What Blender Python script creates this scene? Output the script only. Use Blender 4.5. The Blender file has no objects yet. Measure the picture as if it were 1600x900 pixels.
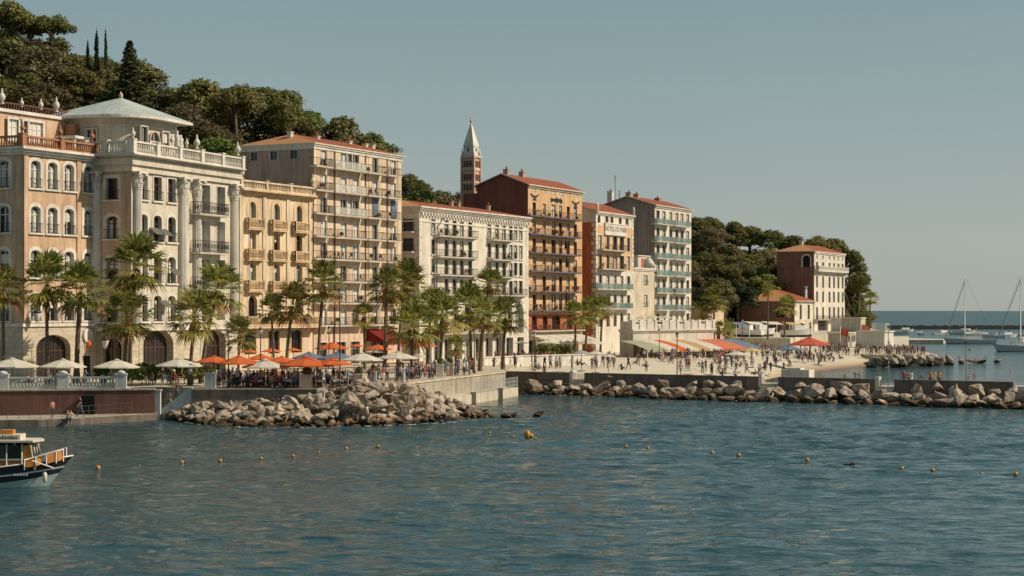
import bpy, bmesh, math, random
import numpy as np
from mathutils import Vector, Matrix
R = random.Random(11)
PI = math.pi
# ------------------------------------------------------------------ camera numbers, read off the photograph (1600 px wide)
F, H, HY = 2750.0, 10.0, 484.0
sc = bpy.context.scene
COL = sc.collection
def dist(py, z=0.0): return F*(H-z)/(py-HY)
def W(px, D, z=0.0): return ((px-800)/F*D, D, z)
def G(px, py, z=0.0): return W(px, dist(py, z), z)
def zat(py, D): return H-(py-HY)*D/F
def pxof(x, y): return 800+F*x/y

# ------------------------------------------------------------------ object helpers
def tag(o, label=None, cat=None, group=None, kind=None):
    if label: o['label'] = label
    if cat: o['category'] = cat
    if group: o['group'] = group
    if kind: o['kind'] = kind
    return o
def link(name, data, parent=None, loc=(0, 0, 0), rz=0.0, sc_=None):
    o = bpy.data.objects.new(name, data); COL.objects.link(o)
    if parent is not None: o.parent = parent
    o.location = loc; o.rotation_euler = (0, 0, rz)
    if sc_ is not None: o.scale = sc_ if hasattr(sc_, '__len__') else (sc_,)*3
    return o
def empty(name, loc, rz=0.0):
    o = link(name, None, None, loc, rz); o.empty_display_size = .3
    return o
def dup_tree(o, parent=None):
    c = o.copy(); COL.objects.link(c); c.parent = parent
    for ch in list(o.children): dup_tree(ch, c)
    return c

class MB:
    """collects faces for one mesh"""
    def __init__(s): s.v = []; s.f = []; s.m = []; s.sm = []
    def poly(s, pts, m=0, smooth=False):
        i = len(s.v); s.v += [tuple(p) for p in pts]; s.f.append(tuple(range(i, i+len(pts)))); s.m.append(m); s.sm.append(smooth)
    def box(s, x0, x1, y0, y1, z0, z1, m=0):
        i = len(s.v)
        s.v += [(x0,y0,z0),(x1,y0,z0),(x1,y1,z0),(x0,y1,z0),(x0,y0,z1),(x1,y0,z1),(x1,y1,z1),(x0,y1,z1)]
        for q in ((0,3,2,1),(4,5,6,7),(0,1,5,4),(1,2,6,5),(2,3,7,6),(3,0,4,7)):
            s.f.append(tuple(i+k for k in q)); s.m.append(m); s.sm.append(False)
    def prism(s, poly, z0, z1, m=0, mtop=None, bottom=True):
        n = len(poly); i = len(s.v)
        s.v += [(p[0], p[1], z0) for p in poly]+[(p[0], p[1], z1) for p in poly]
        for k in range(n):
            j = (k+1) % n; s.f.append((i+k, i+j, i+n+j, i+n+k)); s.m.append(m); s.sm.append(False)
        s.f.append(tuple(range(i+n, i+2*n))); s.m.append(m if mtop is None else mtop); s.sm.append(False)
        if bottom: s.f.append(tuple(range(i+n-1, i-1, -1))); s.m.append(m); s.sm.append(False)
    def tube(s, pts, rad, n=6, m=0, caps=True, smooth=True):
        """swept tube through pts, rad a number or a list"""
        pts = [Vector(p) for p in pts]
        rad = rad if hasattr(rad, '__len__') else [rad]*len(pts)
        i = len(s.v); k = len(pts)
        up = Vector((0, 0, 1))
        for a, p in enumerate(pts):
            t = (pts[min(a+1, k-1)]-pts[max(a-1, 0)]).normalized()
            ref = up if abs(t.z) < .95 else Vector((1, 0, 0))
            e1 = t.cross(ref).normalized(); e2 = t.cross(e1).normalized()
            for b in range(n):
                w = 2*PI*b/n
                s.v.append(tuple(p+(e1*math.cos(w)+e2*math.sin(w))*rad[a]))
        for a in range(k-1):
            for b in range(n):
                c = (b+1) % n
                s.f.append((i+a*n+b, i+a*n+c, i+(a+1)*n+c, i+(a+1)*n+b)); s.m.append(m); s.sm.append(smooth)
        if caps:
            s.f.append(tuple(i+b for b in range(n))); s.m.append(m); s.sm.append(False)
            s.f.append(tuple(i+(k-1)*n+b for b in range(n))); s.m.append(m); s.sm.append(False)
    def lathe(s, prof, n=10, m=0, c=(0, 0, 0), smooth=True):
        i = len(s.v); k = len(prof)
        for r, z in prof:
            for b in range(n):
                w = 2*PI*b/n; s.v.append((c[0]+r*math.cos(w), c[1]+r*math.sin(w), c[2]+z))
        for a in range(k-1):
            for b in range(n):
                d = (b+1) % n
                s.f.append((i+a*n+b, i+a*n+d, i+(a+1)*n+d, i+(a+1)*n+b)); s.m.append(m); s.sm.append(smooth)
        s.f.append(tuple(i+b for b in range(n-1, -1, -1))); s.m.append(m); s.sm.append(False)
        s.f.append(tuple(i+(k-1)*n+b for b in range(n))); s.m.append(m); s.sm.append(False)
    def mesh(s, name, mats):
        me = bpy.data.meshes.new(name); me.from_pydata(s.v, [], s.f)
        for m in (mats if isinstance(mats, (list, tuple)) else [mats]): me.materials.append(m)
        me.polygons.foreach_set('material_index', s.m); me.polygons.foreach_set('use_smooth', s.sm)
        me.update(); return me
    def build(s, name, mats, parent=None, loc=(0, 0, 0), rz=0.0, sc_=None):
        return link(name, s.mesh(name, mats), parent, loc, rz, sc_)

# ------------------------------------------------------------------ materials
def srgb(r, g, b):
    f = lambda c: (c/255/12.92) if c/255 <= .04045 else ((c/255+.055)/1.055)**2.4
    return (f(r), f(g), f(b))
def newmat(name):
    m = bpy.data.materials.new(name); m.use_nodes = True
    nt = m.node_tree; return m, nt, nt.nodes['Principled BSDF']
def N(nt, typ, **kw):
    n = nt.nodes.new(typ)
    for k, v in kw.items():
        if k in n.inputs.keys() if isinstance(k, str) else False: n.inputs[k].default_value = v
        else: setattr(n, k, v)
    return n
def pos(nt, scale=(1, 1, 1), local=False):
    mp = nt.nodes.new('ShaderNodeMapping'); mp.inputs['Scale'].default_value = scale
    if local: g = nt.nodes.new('ShaderNodeTexCoord'); nt.links.new(g.outputs['Object'], mp.inputs['Vector'])
    else: g = nt.nodes.new('ShaderNodeNewGeometry'); nt.links.new(g.outputs['Position'], mp.inputs['Vector'])
    return mp.outputs['Vector']
def noise(nt, vec, scale, detail=4, rough=.6):
    n = nt.nodes.new('ShaderNodeTexNoise'); n.inputs['Scale'].default_value = scale
    n.inputs['Detail'].default_value = detail; n.inputs['Roughness'].default_value = rough
    nt.links.new(vec, n.inputs['Vector']); return n.outputs['Fac']
def ramp(nt, fac, stops):
    r = nt.nodes.new('ShaderNodeValToRGB'); e = r.color_ramp.elements
    while len(e) < len(stops): e.new(.5)
    for k, (p, c) in enumerate(stops):
        e[k].position = p; e[k].color = (*c, 1) if hasattr(c, '__len__') else (c, c, c, 1)
    nt.links.new(fac, r.inputs['Fac']); return r.outputs['Color']
def mul(nt, a, b, fac=1.0, mode='MULTIPLY'):
    n = nt.nodes.new('ShaderNodeMix'); n.data_type = 'RGBA'; n.blend_type = mode
    if hasattr(fac, 'links'): nt.links.new(fac, n.inputs[0])
    else: n.inputs[0].default_value = fac
    for s_, i in ((a, 6), (b, 7)):
        if hasattr(s_, 'links'): nt.links.new(s_, n.inputs[i])
        else: n.inputs[i].default_value = (*s_, 1)
    return n.outputs[2]
def bump(nt, h, bs, strength=.3, d=.05):
    b = nt.nodes.new('ShaderNodeBump'); b.inputs['Strength'].default_value = strength; b.inputs['Distance'].default_value = d
    nt.links.new(h, b.inputs['Height']); nt.links.new(b.outputs['Normal'], bs.inputs['Normal'])
def mat(name, col, rough=.8, var=.14, scale=.7, streak=0.0, bmp=0.0, spec=.3, metal=0.0, grime=0.0):
    m, nt, bs = newmat(name)
    bs.inputs['Roughness'].default_value = rough; bs.inputs['Specular IOR Level'].default_value = spec
    bs.inputs['Metallic'].default_value = metal
    c = (*col, 1); out = col
    if var:
        f = noise(nt, pos(nt), scale, 5)
        out = mul(nt, col, ramp(nt, f, [(.3, 1-var*1.6), (.7, 1+var*.6)]))
    if streak:
        f = noise(nt, pos(nt, (1.6, 1.6, .13)), 1.0, 5, .7)
        out = mul(nt, out, ramp(nt, f, [(.44, (1, 1, 1)), (.66, (1-streak, 1-streak*1.05, 1-streak*1.15))]))
    if grime:
        f = noise(nt, pos(nt), 3.2, 6, .7)
        out = mul(nt, out, ramp(nt, f, [(.45, 1.0), (.7, 1-grime)]))
    if hasattr(out, 'links'): nt.links.new(out, bs.inputs['Base Color'])
    else: bs.inputs['Base Color'].default_value = c
    if bmp: bump(nt, noise(nt, pos(nt), 5, 4), bs, bmp, .03)
    return m
M = {}
def stucco(k, rgb, **kw):
    a = dict(rough=.88, var=.13, scale=.35, streak=.32, bmp=.12, grime=.12); a.update(kw); M[k] = mat(k, rgb, **a)
stucco('peach', (.585, .405, .28))
stucco('terracotta_paint', (.42, .20, .115))
stucco('ivory', (.62, .565, .47), streak=.22)
stucco('trim_white', (.68, .645, .58), streak=.2)
stucco('cream', (.69, .56, .40))
stucco('cream_trim', (.65, .48, .30))
stucco('pink', (.66, .49, .365))
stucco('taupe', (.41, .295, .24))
stucco('white_paint', (.67, .62, .53), streak=.22)
stucco('orange_paint', (.64, .42, .235))
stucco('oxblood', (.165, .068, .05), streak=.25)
stucco('brick_brown', (.25, .125, .09), streak=.3, grime=.3)
stucco('warm_red', (.46, .145, .07))
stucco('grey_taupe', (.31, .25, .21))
stucco('pale_stone', (.60, .53, .42), streak=.3, grime=.2)
stucco('brick_red', (.36, .20, .15), grime=.25)
stucco('brown_wall', (.155, .075, .06), streak=.3, grime=.15)
stucco('concrete', (.40, .36, .29), streak=.4, grime=.3)
stucco('dark_concrete', (.20, .17, .145), streak=.4, grime=.3)
stucco('blue_white', (.50, .53, .53), streak=.25)
stucco('lead_roof', (.42, .47, .46), streak=.2, rough=.5)
stucco('pavement', (.50, .44, .35), streak=0, grime=.2)
M['iron'] = mat('iron', (.03, .028, .028), .5, 0)
M['bronze_iron'] = mat('bronze_iron', (.12, .055, .035), .5, 0)
M['wood_dark'] = mat('wood_dark', (.07, .035, .025), .6, .2, 4)
M['frame_white'] = mat('frame_white', (.68, .66, .62), .5, 0)
M['frame_brown'] = mat('frame_brown', (.12, .055, .035), .5, 0)
M['frame_grey'] = mat('frame_grey', (.22, .22, .21), .5, 0)
M['shutter_grey'] = mat('shutter_grey', (.10, .105, .10), .6, .1, 3)
M['curtain'] = mat('curtain', (.62, .60, .55), .9, .1, 3)
M['slab_white'] = mat('slab_white', (.62, .57, .50), .8, .1, 1, streak=.2)
M['slab_blue'] = mat('slab_blue', (.13, .13, .20), .7, .1, 1)
M['white_plastic'] = mat('white_plastic', (.75, .73, .69), .35, .05, 2)
M['chimney_stone'] = mat('chimney_stone', (.42, .33, .26), .85, .2, 2)
M['lamp_iron'] = mat('lamp_iron', (.05, .05, .05), .5, 0)
M['lamp_glass'] = mat('lamp_glass', (.55, .56, .55), .2, 0, spec=.6)
M['steel'] = mat('steel', (.35, .36, .36), .4, 0, metal=.6)
def glass(k, col, rough=.06, spec=.55):
    m, nt, bs = newmat(k)
    oi = nt.nodes.new('ShaderNodeObjectInfo')
    nt.links.new(mul(nt, col, ramp(nt, oi.outputs['Random'], [(0, .35), (1, 1.6)])), bs.inputs['Base Color'])
    bs.inputs['Roughness'].default_value = rough; bs.inputs['Specular IOR Level'].default_value = spec
    bump(nt, noise(nt, pos(nt), 1.2, 1), bs, .08, .02)
    M[k] = m
glass('pane_dark', (.022, .02, .02))
glass('pane_sky', (.10, .145, .16), .1, .8)
def clear(k, col, a):
    m, nt, bs = newmat(k); bs.inputs['Base Color'].default_value = (*col, 1); bs.inputs['Alpha'].default_value = a
    bs.inputs['Roughness'].default_value = .1; M[k] = m
clear('rail_glass', (.60, .60, .54), .4)
clear('teal_glass', (.16, .27, .26), .5)
def rustic(k, col, joint, bw=1.3, rh=.55):
    m, nt, bs = newmat(k)
    v = pos(nt, (1, 1, 1), True); sx = nt.nodes.new('ShaderNodeSeparateXYZ'); nt.links.new(v, sx.inputs[0])
    ad = nt.nodes.new('ShaderNodeMath'); nt.links.new(sx.outputs[0], ad.inputs[0]); nt.links.new(sx.outputs[1], ad.inputs[1])
    cb = nt.nodes.new('ShaderNodeCombineXYZ'); nt.links.new(ad.outputs[0], cb.inputs[0]); nt.links.new(sx.outputs[2], cb.inputs[1])
    b = nt.nodes.new('ShaderNodeTexBrick'); nt.links.new(cb.outputs[0], b.inputs['Vector'])
    b.inputs['Scale'].default_value = 1; b.inputs['Brick Width'].default_value = bw; b.inputs['Row Height'].default_value = rh
    b.inputs['Mortar Size'].default_value = .035; b.inputs['Mortar Smooth'].default_value = .3
    b.inputs['Color1'].default_value = (*col, 1); b.inputs['Color2'].default_value = (*[c*.9 for c in col], 1); b.inputs['Mortar'].default_value = (*joint, 1)
    f = noise(nt, pos(nt), .8, 6, .7)
    nt.links.new(mul(nt, b.outputs['Color'], ramp(nt, f, [(.35, .72), (.65, 1.05)])), bs.inputs['Base Color'])
    bs.inputs['Roughness'].default_value = .9
    bump(nt, b.outputs['Fac'], bs, -.5, .04); M[k] = m
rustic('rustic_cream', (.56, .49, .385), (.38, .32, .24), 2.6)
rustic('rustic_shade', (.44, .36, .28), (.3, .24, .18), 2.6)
rustic('campanile_brick', (.62, .34, .26), (.55, .36, .28), .5, .2)
def tile(k, c1, c2, ax):
    m, nt, bs = newmat(k); bs.inputs['Roughness'].default_value = .9; bs.inputs['Specular IOR Level'].default_value = .08
    v = pos(nt, (1, 1, 1), True)
    w = nt.nodes.new('ShaderNodeTexWave'); w.bands_direction = ax; w.inputs['Scale'].default_value = 1.1; w.inputs['Distortion'].default_value = .6
    w.inputs['Detail'].default_value = 1
    nt.links.new(v, w.inputs['Vector'])
    f = noise(nt, pos(nt), 2.5, 5, .7)
    c = ramp(nt, f, [(.3, c1), (.7, c2)])
    nt.links.new(mul(nt, c, ramp(nt, w.outputs['Fac'], [(.0, .45), (.5, 1.1)])), bs.inputs['Base Color'])
    bump(nt, w.outputs['Fac'], bs, .7, .08); M[k] = m
tile('tile_red', (.22, .065, .04), (.38, .13, .075), 'X')
tile('tile_lit_hip', (.42, .19, .085), (.56, .30, .15), 'Y')  # paler tile for hip slopes: their brighter, sunlit look is put into the colour
def leafmat(k, stops, trans=.25):
    m, nt, bs = newmat(k); bs.inputs['Roughness'].default_value = .7; bs.inputs['Specular IOR Level'].default_value = .2
    g = nt.nodes.new('ShaderNodeNewGeometry'); oi = nt.nodes.new('ShaderNodeObjectInfo')
    c = ramp(nt, g.outputs['Random Per Island'], stops)
    hs = nt.nodes.new('ShaderNodeHueSaturation')
    mr = nt.nodes.new('ShaderNodeMapRange'); mr.inputs[3].default_value = .455; mr.inputs[4].default_value = .53
    nt.links.new(oi.outputs['Random'], mr.inputs[0]); nt.links.new(mr.outputs[0], hs.inputs['Hue'])
    mv = nt.nodes.new('ShaderNodeMapRange'); mv.inputs[3].default_value = .7; mv.inputs[4].default_value = 1.25
    nt.links.new(noise(nt, pos(nt), .23, 2), mv.inputs[0]); mo = nt.nodes.new('ShaderNodeMath'); mo.operation = 'FRACT'; mq = nt.nodes.new('ShaderNodeMath'); mq.operation = 'MULTIPLY'; mq.inputs[1].default_value = 7.7; nt.links.new(oi.outputs['Random'], mq.inputs[0]); nt.links.new(mq.outputs[0], mo.inputs[0])
    m2 = nt.nodes.new('ShaderNodeMapRange'); m2.inputs[3].default_value = .72; m2.inputs[4].default_value = 1.3; nt.links.new(mo.outputs[0], m2.inputs[0]); m3 = nt.nodes.new('ShaderNodeMath'); m3.operation = 'MULTIPLY'; nt.links.new(mv.outputs[0], m3.inputs[0]); nt.links.new(m2.outputs[0], m3.inputs[1]); nt.links.new(m3.outputs[0], hs.inputs['Value'])
    hs.inputs['Saturation'].default_value = .95
    nt.links.new(c, hs.inputs['Color']); nt.links.new(hs.outputs[0], bs.inputs['Base Color'])
    tr = nt.nodes.new('ShaderNodeBsdfTranslucent'); nt.links.new(hs.outputs[0], tr.inputs['Color'])
    mx = nt.nodes.new('ShaderNodeMixShader'); mx.inputs[0].default_value = trans
    nt.links.new(bs.outputs[0], mx.inputs[1]); nt.links.new(tr.outputs[0], mx.inputs[2])
    nt.links.new(mx.outputs[0], nt.nodes['Material Output'].inputs['Surface']); M[k] = m
leafmat('leaf_pine', [(0, (.07, .08, .02)), (.5, (.15, .16, .038)), (1, (.26, .25, .065))])
leafmat('leaf_oak', [(0, (.08, .085, .03)), (.5, (.155, .155, .05)), (1, (.25, .225, .075))])
leafmat('leaf_dry', [(0, (.07, .065, .032)), (.5, (.125, .115, .052)), (1, (.19, .165, .075))])
leafmat('leaf_fresh', [(0, (.07, .10, .015)), (.5, (.14, .17, .03)), (1, (.22, .24, .05))])
leafmat('leaf_dark', [(0, (.022, .03, .012)), (1, (.06, .072, .025))])
leafmat('palm_green', [(0, (.085, .11, .02)), (.5, (.20, .215, .042)), (1, (.38, .345, .08))], .5)
leafmat('palm_yellow', [(0, (.32, .28, .05)), (1, (.52, .40, .09))], .5)
leafmat('palm_dry', [(0, (.20, .10, .03)), (1, (.36, .20, .07))], .2)
M['bark'] = mat('bark', (.13, .095, .07), .95, .3, 3, bmp=.5)
M['palm_bark'] = mat('palm_bark', (.17, .125, .09), .95, .35, 5, bmp=.6)
M['soil'] = mat('soil', (.075, .062, .035), 1, .4, .2)
def canvas(k, col):
    m, nt, bs = newmat(k); bs.inputs['Roughness'].default_value = .9; bs.inputs['Specular IOR Level'].default_value = .1
    c = mul(nt, col, ramp(nt, noise(nt, pos(nt), 1.3, 4), [(.3, .86), (.7, 1.06)]))
    nt.links.new(c, bs.inputs['Base Color'])
    tr = nt.nodes.new('ShaderNodeBsdfTranslucent'); nt.links.new(c, tr.inputs['Color'])
    mx = nt.nodes.new('ShaderNodeMixShader'); mx.inputs[0].default_value = .25
    nt.links.new(bs.outputs[0], mx.inputs[1]); nt.links.new(tr.outputs[0], mx.inputs[2])
    nt.links.new(mx.outputs[0], nt.nodes['Material Output'].inputs['Surface']); M['cloth_'+k] = m
for k, c in dict(white=(.66, .62, .53), orange=(.66, .15, .05), blue=(.16, .22, .32), paleblue=(.36, .42, .45), red=(.60, .12, .08), yellow=(.62, .45, .2),
                 tan=(.52, .36, .18), sage=(.40, .40, .30), coral=(.62, .2, .12), crimson=(.22, .03, .03)).items(): canvas(k, c)
# sea rock: dry stone on top, stained dark and ochre towards the waterline
def rockmat():
    m, nt, bs = newmat('boulder_stone'); bs.inputs['Roughness'].default_value = .9
    oi = nt.nodes.new('ShaderNodeObjectInfo')
    base = ramp(nt, noise(nt, pos(nt), 1.7, 7, .65), [(.30, (.10, .075, .055)), (.47, (.32, .26, .205)), (.72, (.57, .495, .415))])
    base = mul(nt, base, ramp(nt, oi.outputs['Random'], [(0, (.55, .5, .45)), (.5, (.9, .87, .83)), (1, (1.2, 1.17, 1.12))]))
    g = nt.nodes.new('ShaderNodeNewGeometry'); sx = nt.nodes.new('ShaderNodeSeparateXYZ'); nt.links.new(g.outputs['Position'], sx.inputs[0])
    ad = nt.nodes.new('ShaderNodeMath'); ad.operation = 'MULTIPLY_ADD'; ad.inputs[1].default_value = .9
    nt.links.new(noise(nt, pos(nt), 1.1, 4), ad.inputs[0]); zm = nt.nodes.new('ShaderNodeMath'); zm.operation = 'MULTIPLY'; zm.inputs[1].default_value = .8; nt.links.new(sx.outputs[2], zm.inputs[0]); nt.links.new(zm.outputs[0], ad.inputs[2])
    wet = ramp(nt, ad.outputs[0], [(.5, (.07, .05, .035)), (.8, (.42, .31, .18)), (1.0, (1, 1, 1))])
    nt.links.new(mul(nt, base, wet), bs.inputs['Base Color'])
    bump(nt, noise(nt, pos(nt), 2.6, 8, .7), bs, .9, .18); M['boulder'] = m
rockmat()
# ------------------------------------------------------------------ facade kit: every building is laid out in its own frame
# local x runs along the quay front, local y goes inland, z is up; the front is the plane y = 0, the flank the plane x = 0
def outline(x0, x1, z0, z1, rise, n=10):
    pts = [(x0, z0), (x0, z1-rise)]
    if rise > 0:
        c, hw = (x0+x1)/2, (x1-x0)/2
        for i in range(1, n): a = PI-PI*i/n; pts.append((c+hw*math.cos(a), z1-rise+rise*math.sin(a)))
    pts += [(x1, z1-rise), (x1, z0)]
    return pts
def rise_of(w, arch): return {0: 0, 1: .26*w, 2: w/2}[arch]
def wall_grid(mb, a0, a1, zA, zB, holes, mp, zones):
    xs = sorted({a0, a1} | {v for h in holes for v in h[:2]}); zs = sorted({zA, zB} | {v for h in holes for v in h[2:4]} | {z for z, _ in zones if zA < z < zB})
    def mi(z):
        r = 0
        for zz, k in zones:
            if z > zz: r = k
        return r
    for i in range(len(xs)-1):
        for j in range(len(zs)-1):
            cx, cz = (xs[i]+xs[i+1])/2, (zs[j]+zs[j+1])/2
            if xs[i+1]-xs[i] < 1e-5 or zs[j+1]-zs[j] < 1e-5: continue
            if any(h[0] < cx < h[1] and h[2] < cz < h[3] for h in holes): continue
            mb.poly([mp(xs[i], zs[j]), mp(xs[i+1], zs[j]), mp(xs[i+1], zs[j+1]), mp(xs[i], zs[j+1])], mi(cz))
    for x0, x1, z0, z1, ar in holes:
        if ar:
            o = outline(x0, x1, z0, z1, rise_of(x1-x0, ar))[1:-1]; h = len(o)//2
            for k in range(h): mb.poly([mp(x0, z1), mp(*o[k]), mp(*o[k+1])], mi(z1))
            for k in range(h, len(o)-1): mb.poly([mp(x1, z1), mp(*o[k]), mp(*o[k+1])], mi(z1))
_wc = {}
def window_meshes(w, h, arch, d, sur, trim, frame, pane, curtain, sill, trans, sproud=.06):
    key = (w, h, arch, d, sur, trim, frame, pane, curtain, sill, trans)
    if key in _wc: return _wc[key]
    r = rise_of(w, arch); mb = MB(); o = outline(0, w, 0, h, r)
    for k in range(len(o)-1): mb.poly([(o[k][0], 0, o[k][1]), (o[k+1][0], 0, o[k+1][1]), (o[k+1][0], d, o[k+1][1]), (o[k][0], d, o[k][1])], 0)
    mb.poly([(0, 0, 0), (w, 0, 0), (w, d, 0), (0, d, 0)], 0)
    if sur:
        e = outline(-sur, w+sur, 0, h+sur, (r+sur) if r else 0)
        for k in range(len(o)-1):
            A, B, C, D = o[k], o[k+1], e[k+1], e[k]
            mb.poly([(A[0], -sproud, A[1]), (B[0], -sproud, B[1]), (C[0], -sproud, C[1]), (D[0], -sproud, D[1])], 0)
            mb.poly([(D[0], -sproud, D[1]), (C[0], -sproud, C[1]), (C[0], .01, C[1]), (D[0], .01, D[1])], 0)
            mb.poly([(A[0], -sproud, A[1]), (B[0], -sproud, B[1]), (B[0], .01, B[1]), (A[0], .01, A[1])], 0)
    if sill: mb.box(-sur-.1, w+sur+.1, -.2, -.001, -.2, -.02, 0)
    t = .07; q = outline(t, w-t, t, h-t, max(r-t, 0) if r else 0); y = d-.07
    for k in range(len(o)-1):
        mb.poly([(o[k][0], y, o[k][1]), (o[k+1][0], y, o[k+1][1]), (q[k+1][0], y, q[k+1][1]), (q[k][0], y, q[k][1])], 1)
    nm = 1 if w < 1.9 else int(w/1.0)
    for k in range(nm): c = w*(k+1)/(nm+1); mb.box(c-.04, c+.04, y-.03, y+.02, 0, h-.05 if not r else h-.08, 1)
    if trans: mb.box(.02, w-.02, y-.03, y+.02, h*trans-.04, h*trans+.04, 1)
    fm = mb.mesh('window', [M[trim], M[frame]])
    pb = MB(); pb.poly([(a, d-.03, z) for a, z in o], 0)
    if curtain == 1:
        for a, b in ((.1, w*.36), (w*.64, w-.1)): pb.poly([(a, d-.035, .1), (b, d-.035, .1), (b, d-.035, h-r-.05), (a, d-.035, h-r-.05)], 1)
    elif curtain == 2: pb.poly([(.09, d-.035, .08), (w-.09, d-.035, .08), (w-.09, d-.035, h-r-.05), (.09, d-.035, h-r-.05)], 1)
    elif curtain == 3: pb.poly([(.09, d-.035, h*.5), (w-.09, d-.035, h*.5), (w-.09, d-.035, h-r-.05), (.09, d-.035, h-r-.05)], 1)
    _wc[key] = (fm, pb.mesh('pane', [M[pane], M['curtain']])); return _wc[key]
_rc = {}
def railing_mesh(w, d, h, kind, iron='iron'):
    """three-sided railing, from the wall (y=0) out to y=-d"""
    key = (round(w, 2), d, h, kind, iron)
    if key in _rc: return _rc[key]
    mb = MB()
    sides = [((0, -.01), (0, -d)), ((0, -d), (w, -d)), ((w, -d), (w, -.01))] if d > .2 else [((0, -d), (w, -d))]
    for (x0, y0), (x1, y1) in sides:
        L = math.hypot(x1-x0, y1-y0); ux, uy = (x1-x0)/L, (y1-y0)/L
        def bar(s0, s1, z0, z1, t, m=0):
            a = (x0+ux*s0, y0+uy*s0); b = (x0+ux*s1, y0+uy*s1)
            mb.box(min(a[0], b[0])-t, max(a[0], b[0])+t, min(a[1], b[1])-t, max(a[1], b[1])+t, z0, z1, m)
        if kind == 'iron':
            bar(0, L, h-.05, h, .025); bar(0, L, .06, .10, .02); n = max(2, int(L/(.16 if h > 1.2 else .24)))
            for k in range(n+1): bar(L*k/n, L*k/n, .0, h, .011)
            for k in range(n if iron == 'iron' and h > 1.2 else 0):
                if k % 2: bar(L*(k+.5)/n, L*(k+.5)/n, h*.35, h*.7, .035)
        elif kind == 'glass':
            bar(0, L, h-.06, h, .03, 0); bar(0.05, L-.05, .06, h-.1, .008, 1); n = max(1, int(L/1.1))
            for k in range(n+1): bar(L*k/n, L*k/n, 0, h, .022)
        elif kind == 'stone':
            bar(0, L, h-.16, h, .1); bar(0, L, 0, .14, .09); n = max(2, int(L/.3))
            for k in range(n):
                s = L*(k+.5)/n; c = (x0+ux*s, y0+uy*s)
                mb.lathe([(.06, .1), (.11, .3), (.05, h*.62), (.075, h-.12)], 6, 0, (c[0], c[1], 0))
            for s in (0, L): bar(s, s, 0, h+.04, .13)
    mats = [M['frame_grey'], M['teal_glass' if iron == 'teal' else 'rail_glass']] if kind == 'glass' else [M[iron]]
    _rc[key] = mb.mesh('railing', mats); return _rc[key]
_sc = {}
def slab_mesh(w, d, t, m, bracket):
    key = (round(w, 2), d, t, m, bracket)
    if key in _sc: return _sc[key]
    mb = MB(); mb.box(-.06, w+.06, -d-.06, .02, -t, 0, 0); mb.box(-.1, w+.1, -d-.1, -d-.06, -.09, .0, 0)
    if bracket:
        n = max(2, int(w/1.4)+1)
        for k in range(n):
            c = .15+(w-.3)*k/(n-1)
            mb.poly([(c-.1, 0, -t), (c-.1, -d*.85, -t), (c-.1, 0, -t-bracket)]); mb.poly([(c+.1, 0, -t), (c+.1, -d*.85, -t), (c+.1, 0, -t-bracket)])
            mb.poly([(c-.1, -d*.85, -t), (c+.1, -d*.85, -t), (c+.1, 0, -t-bracket), (c-.1, 0, -t-bracket)])
    _sc[key] = mb.mesh('balcony', [M[m]]); return _sc[key]

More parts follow.
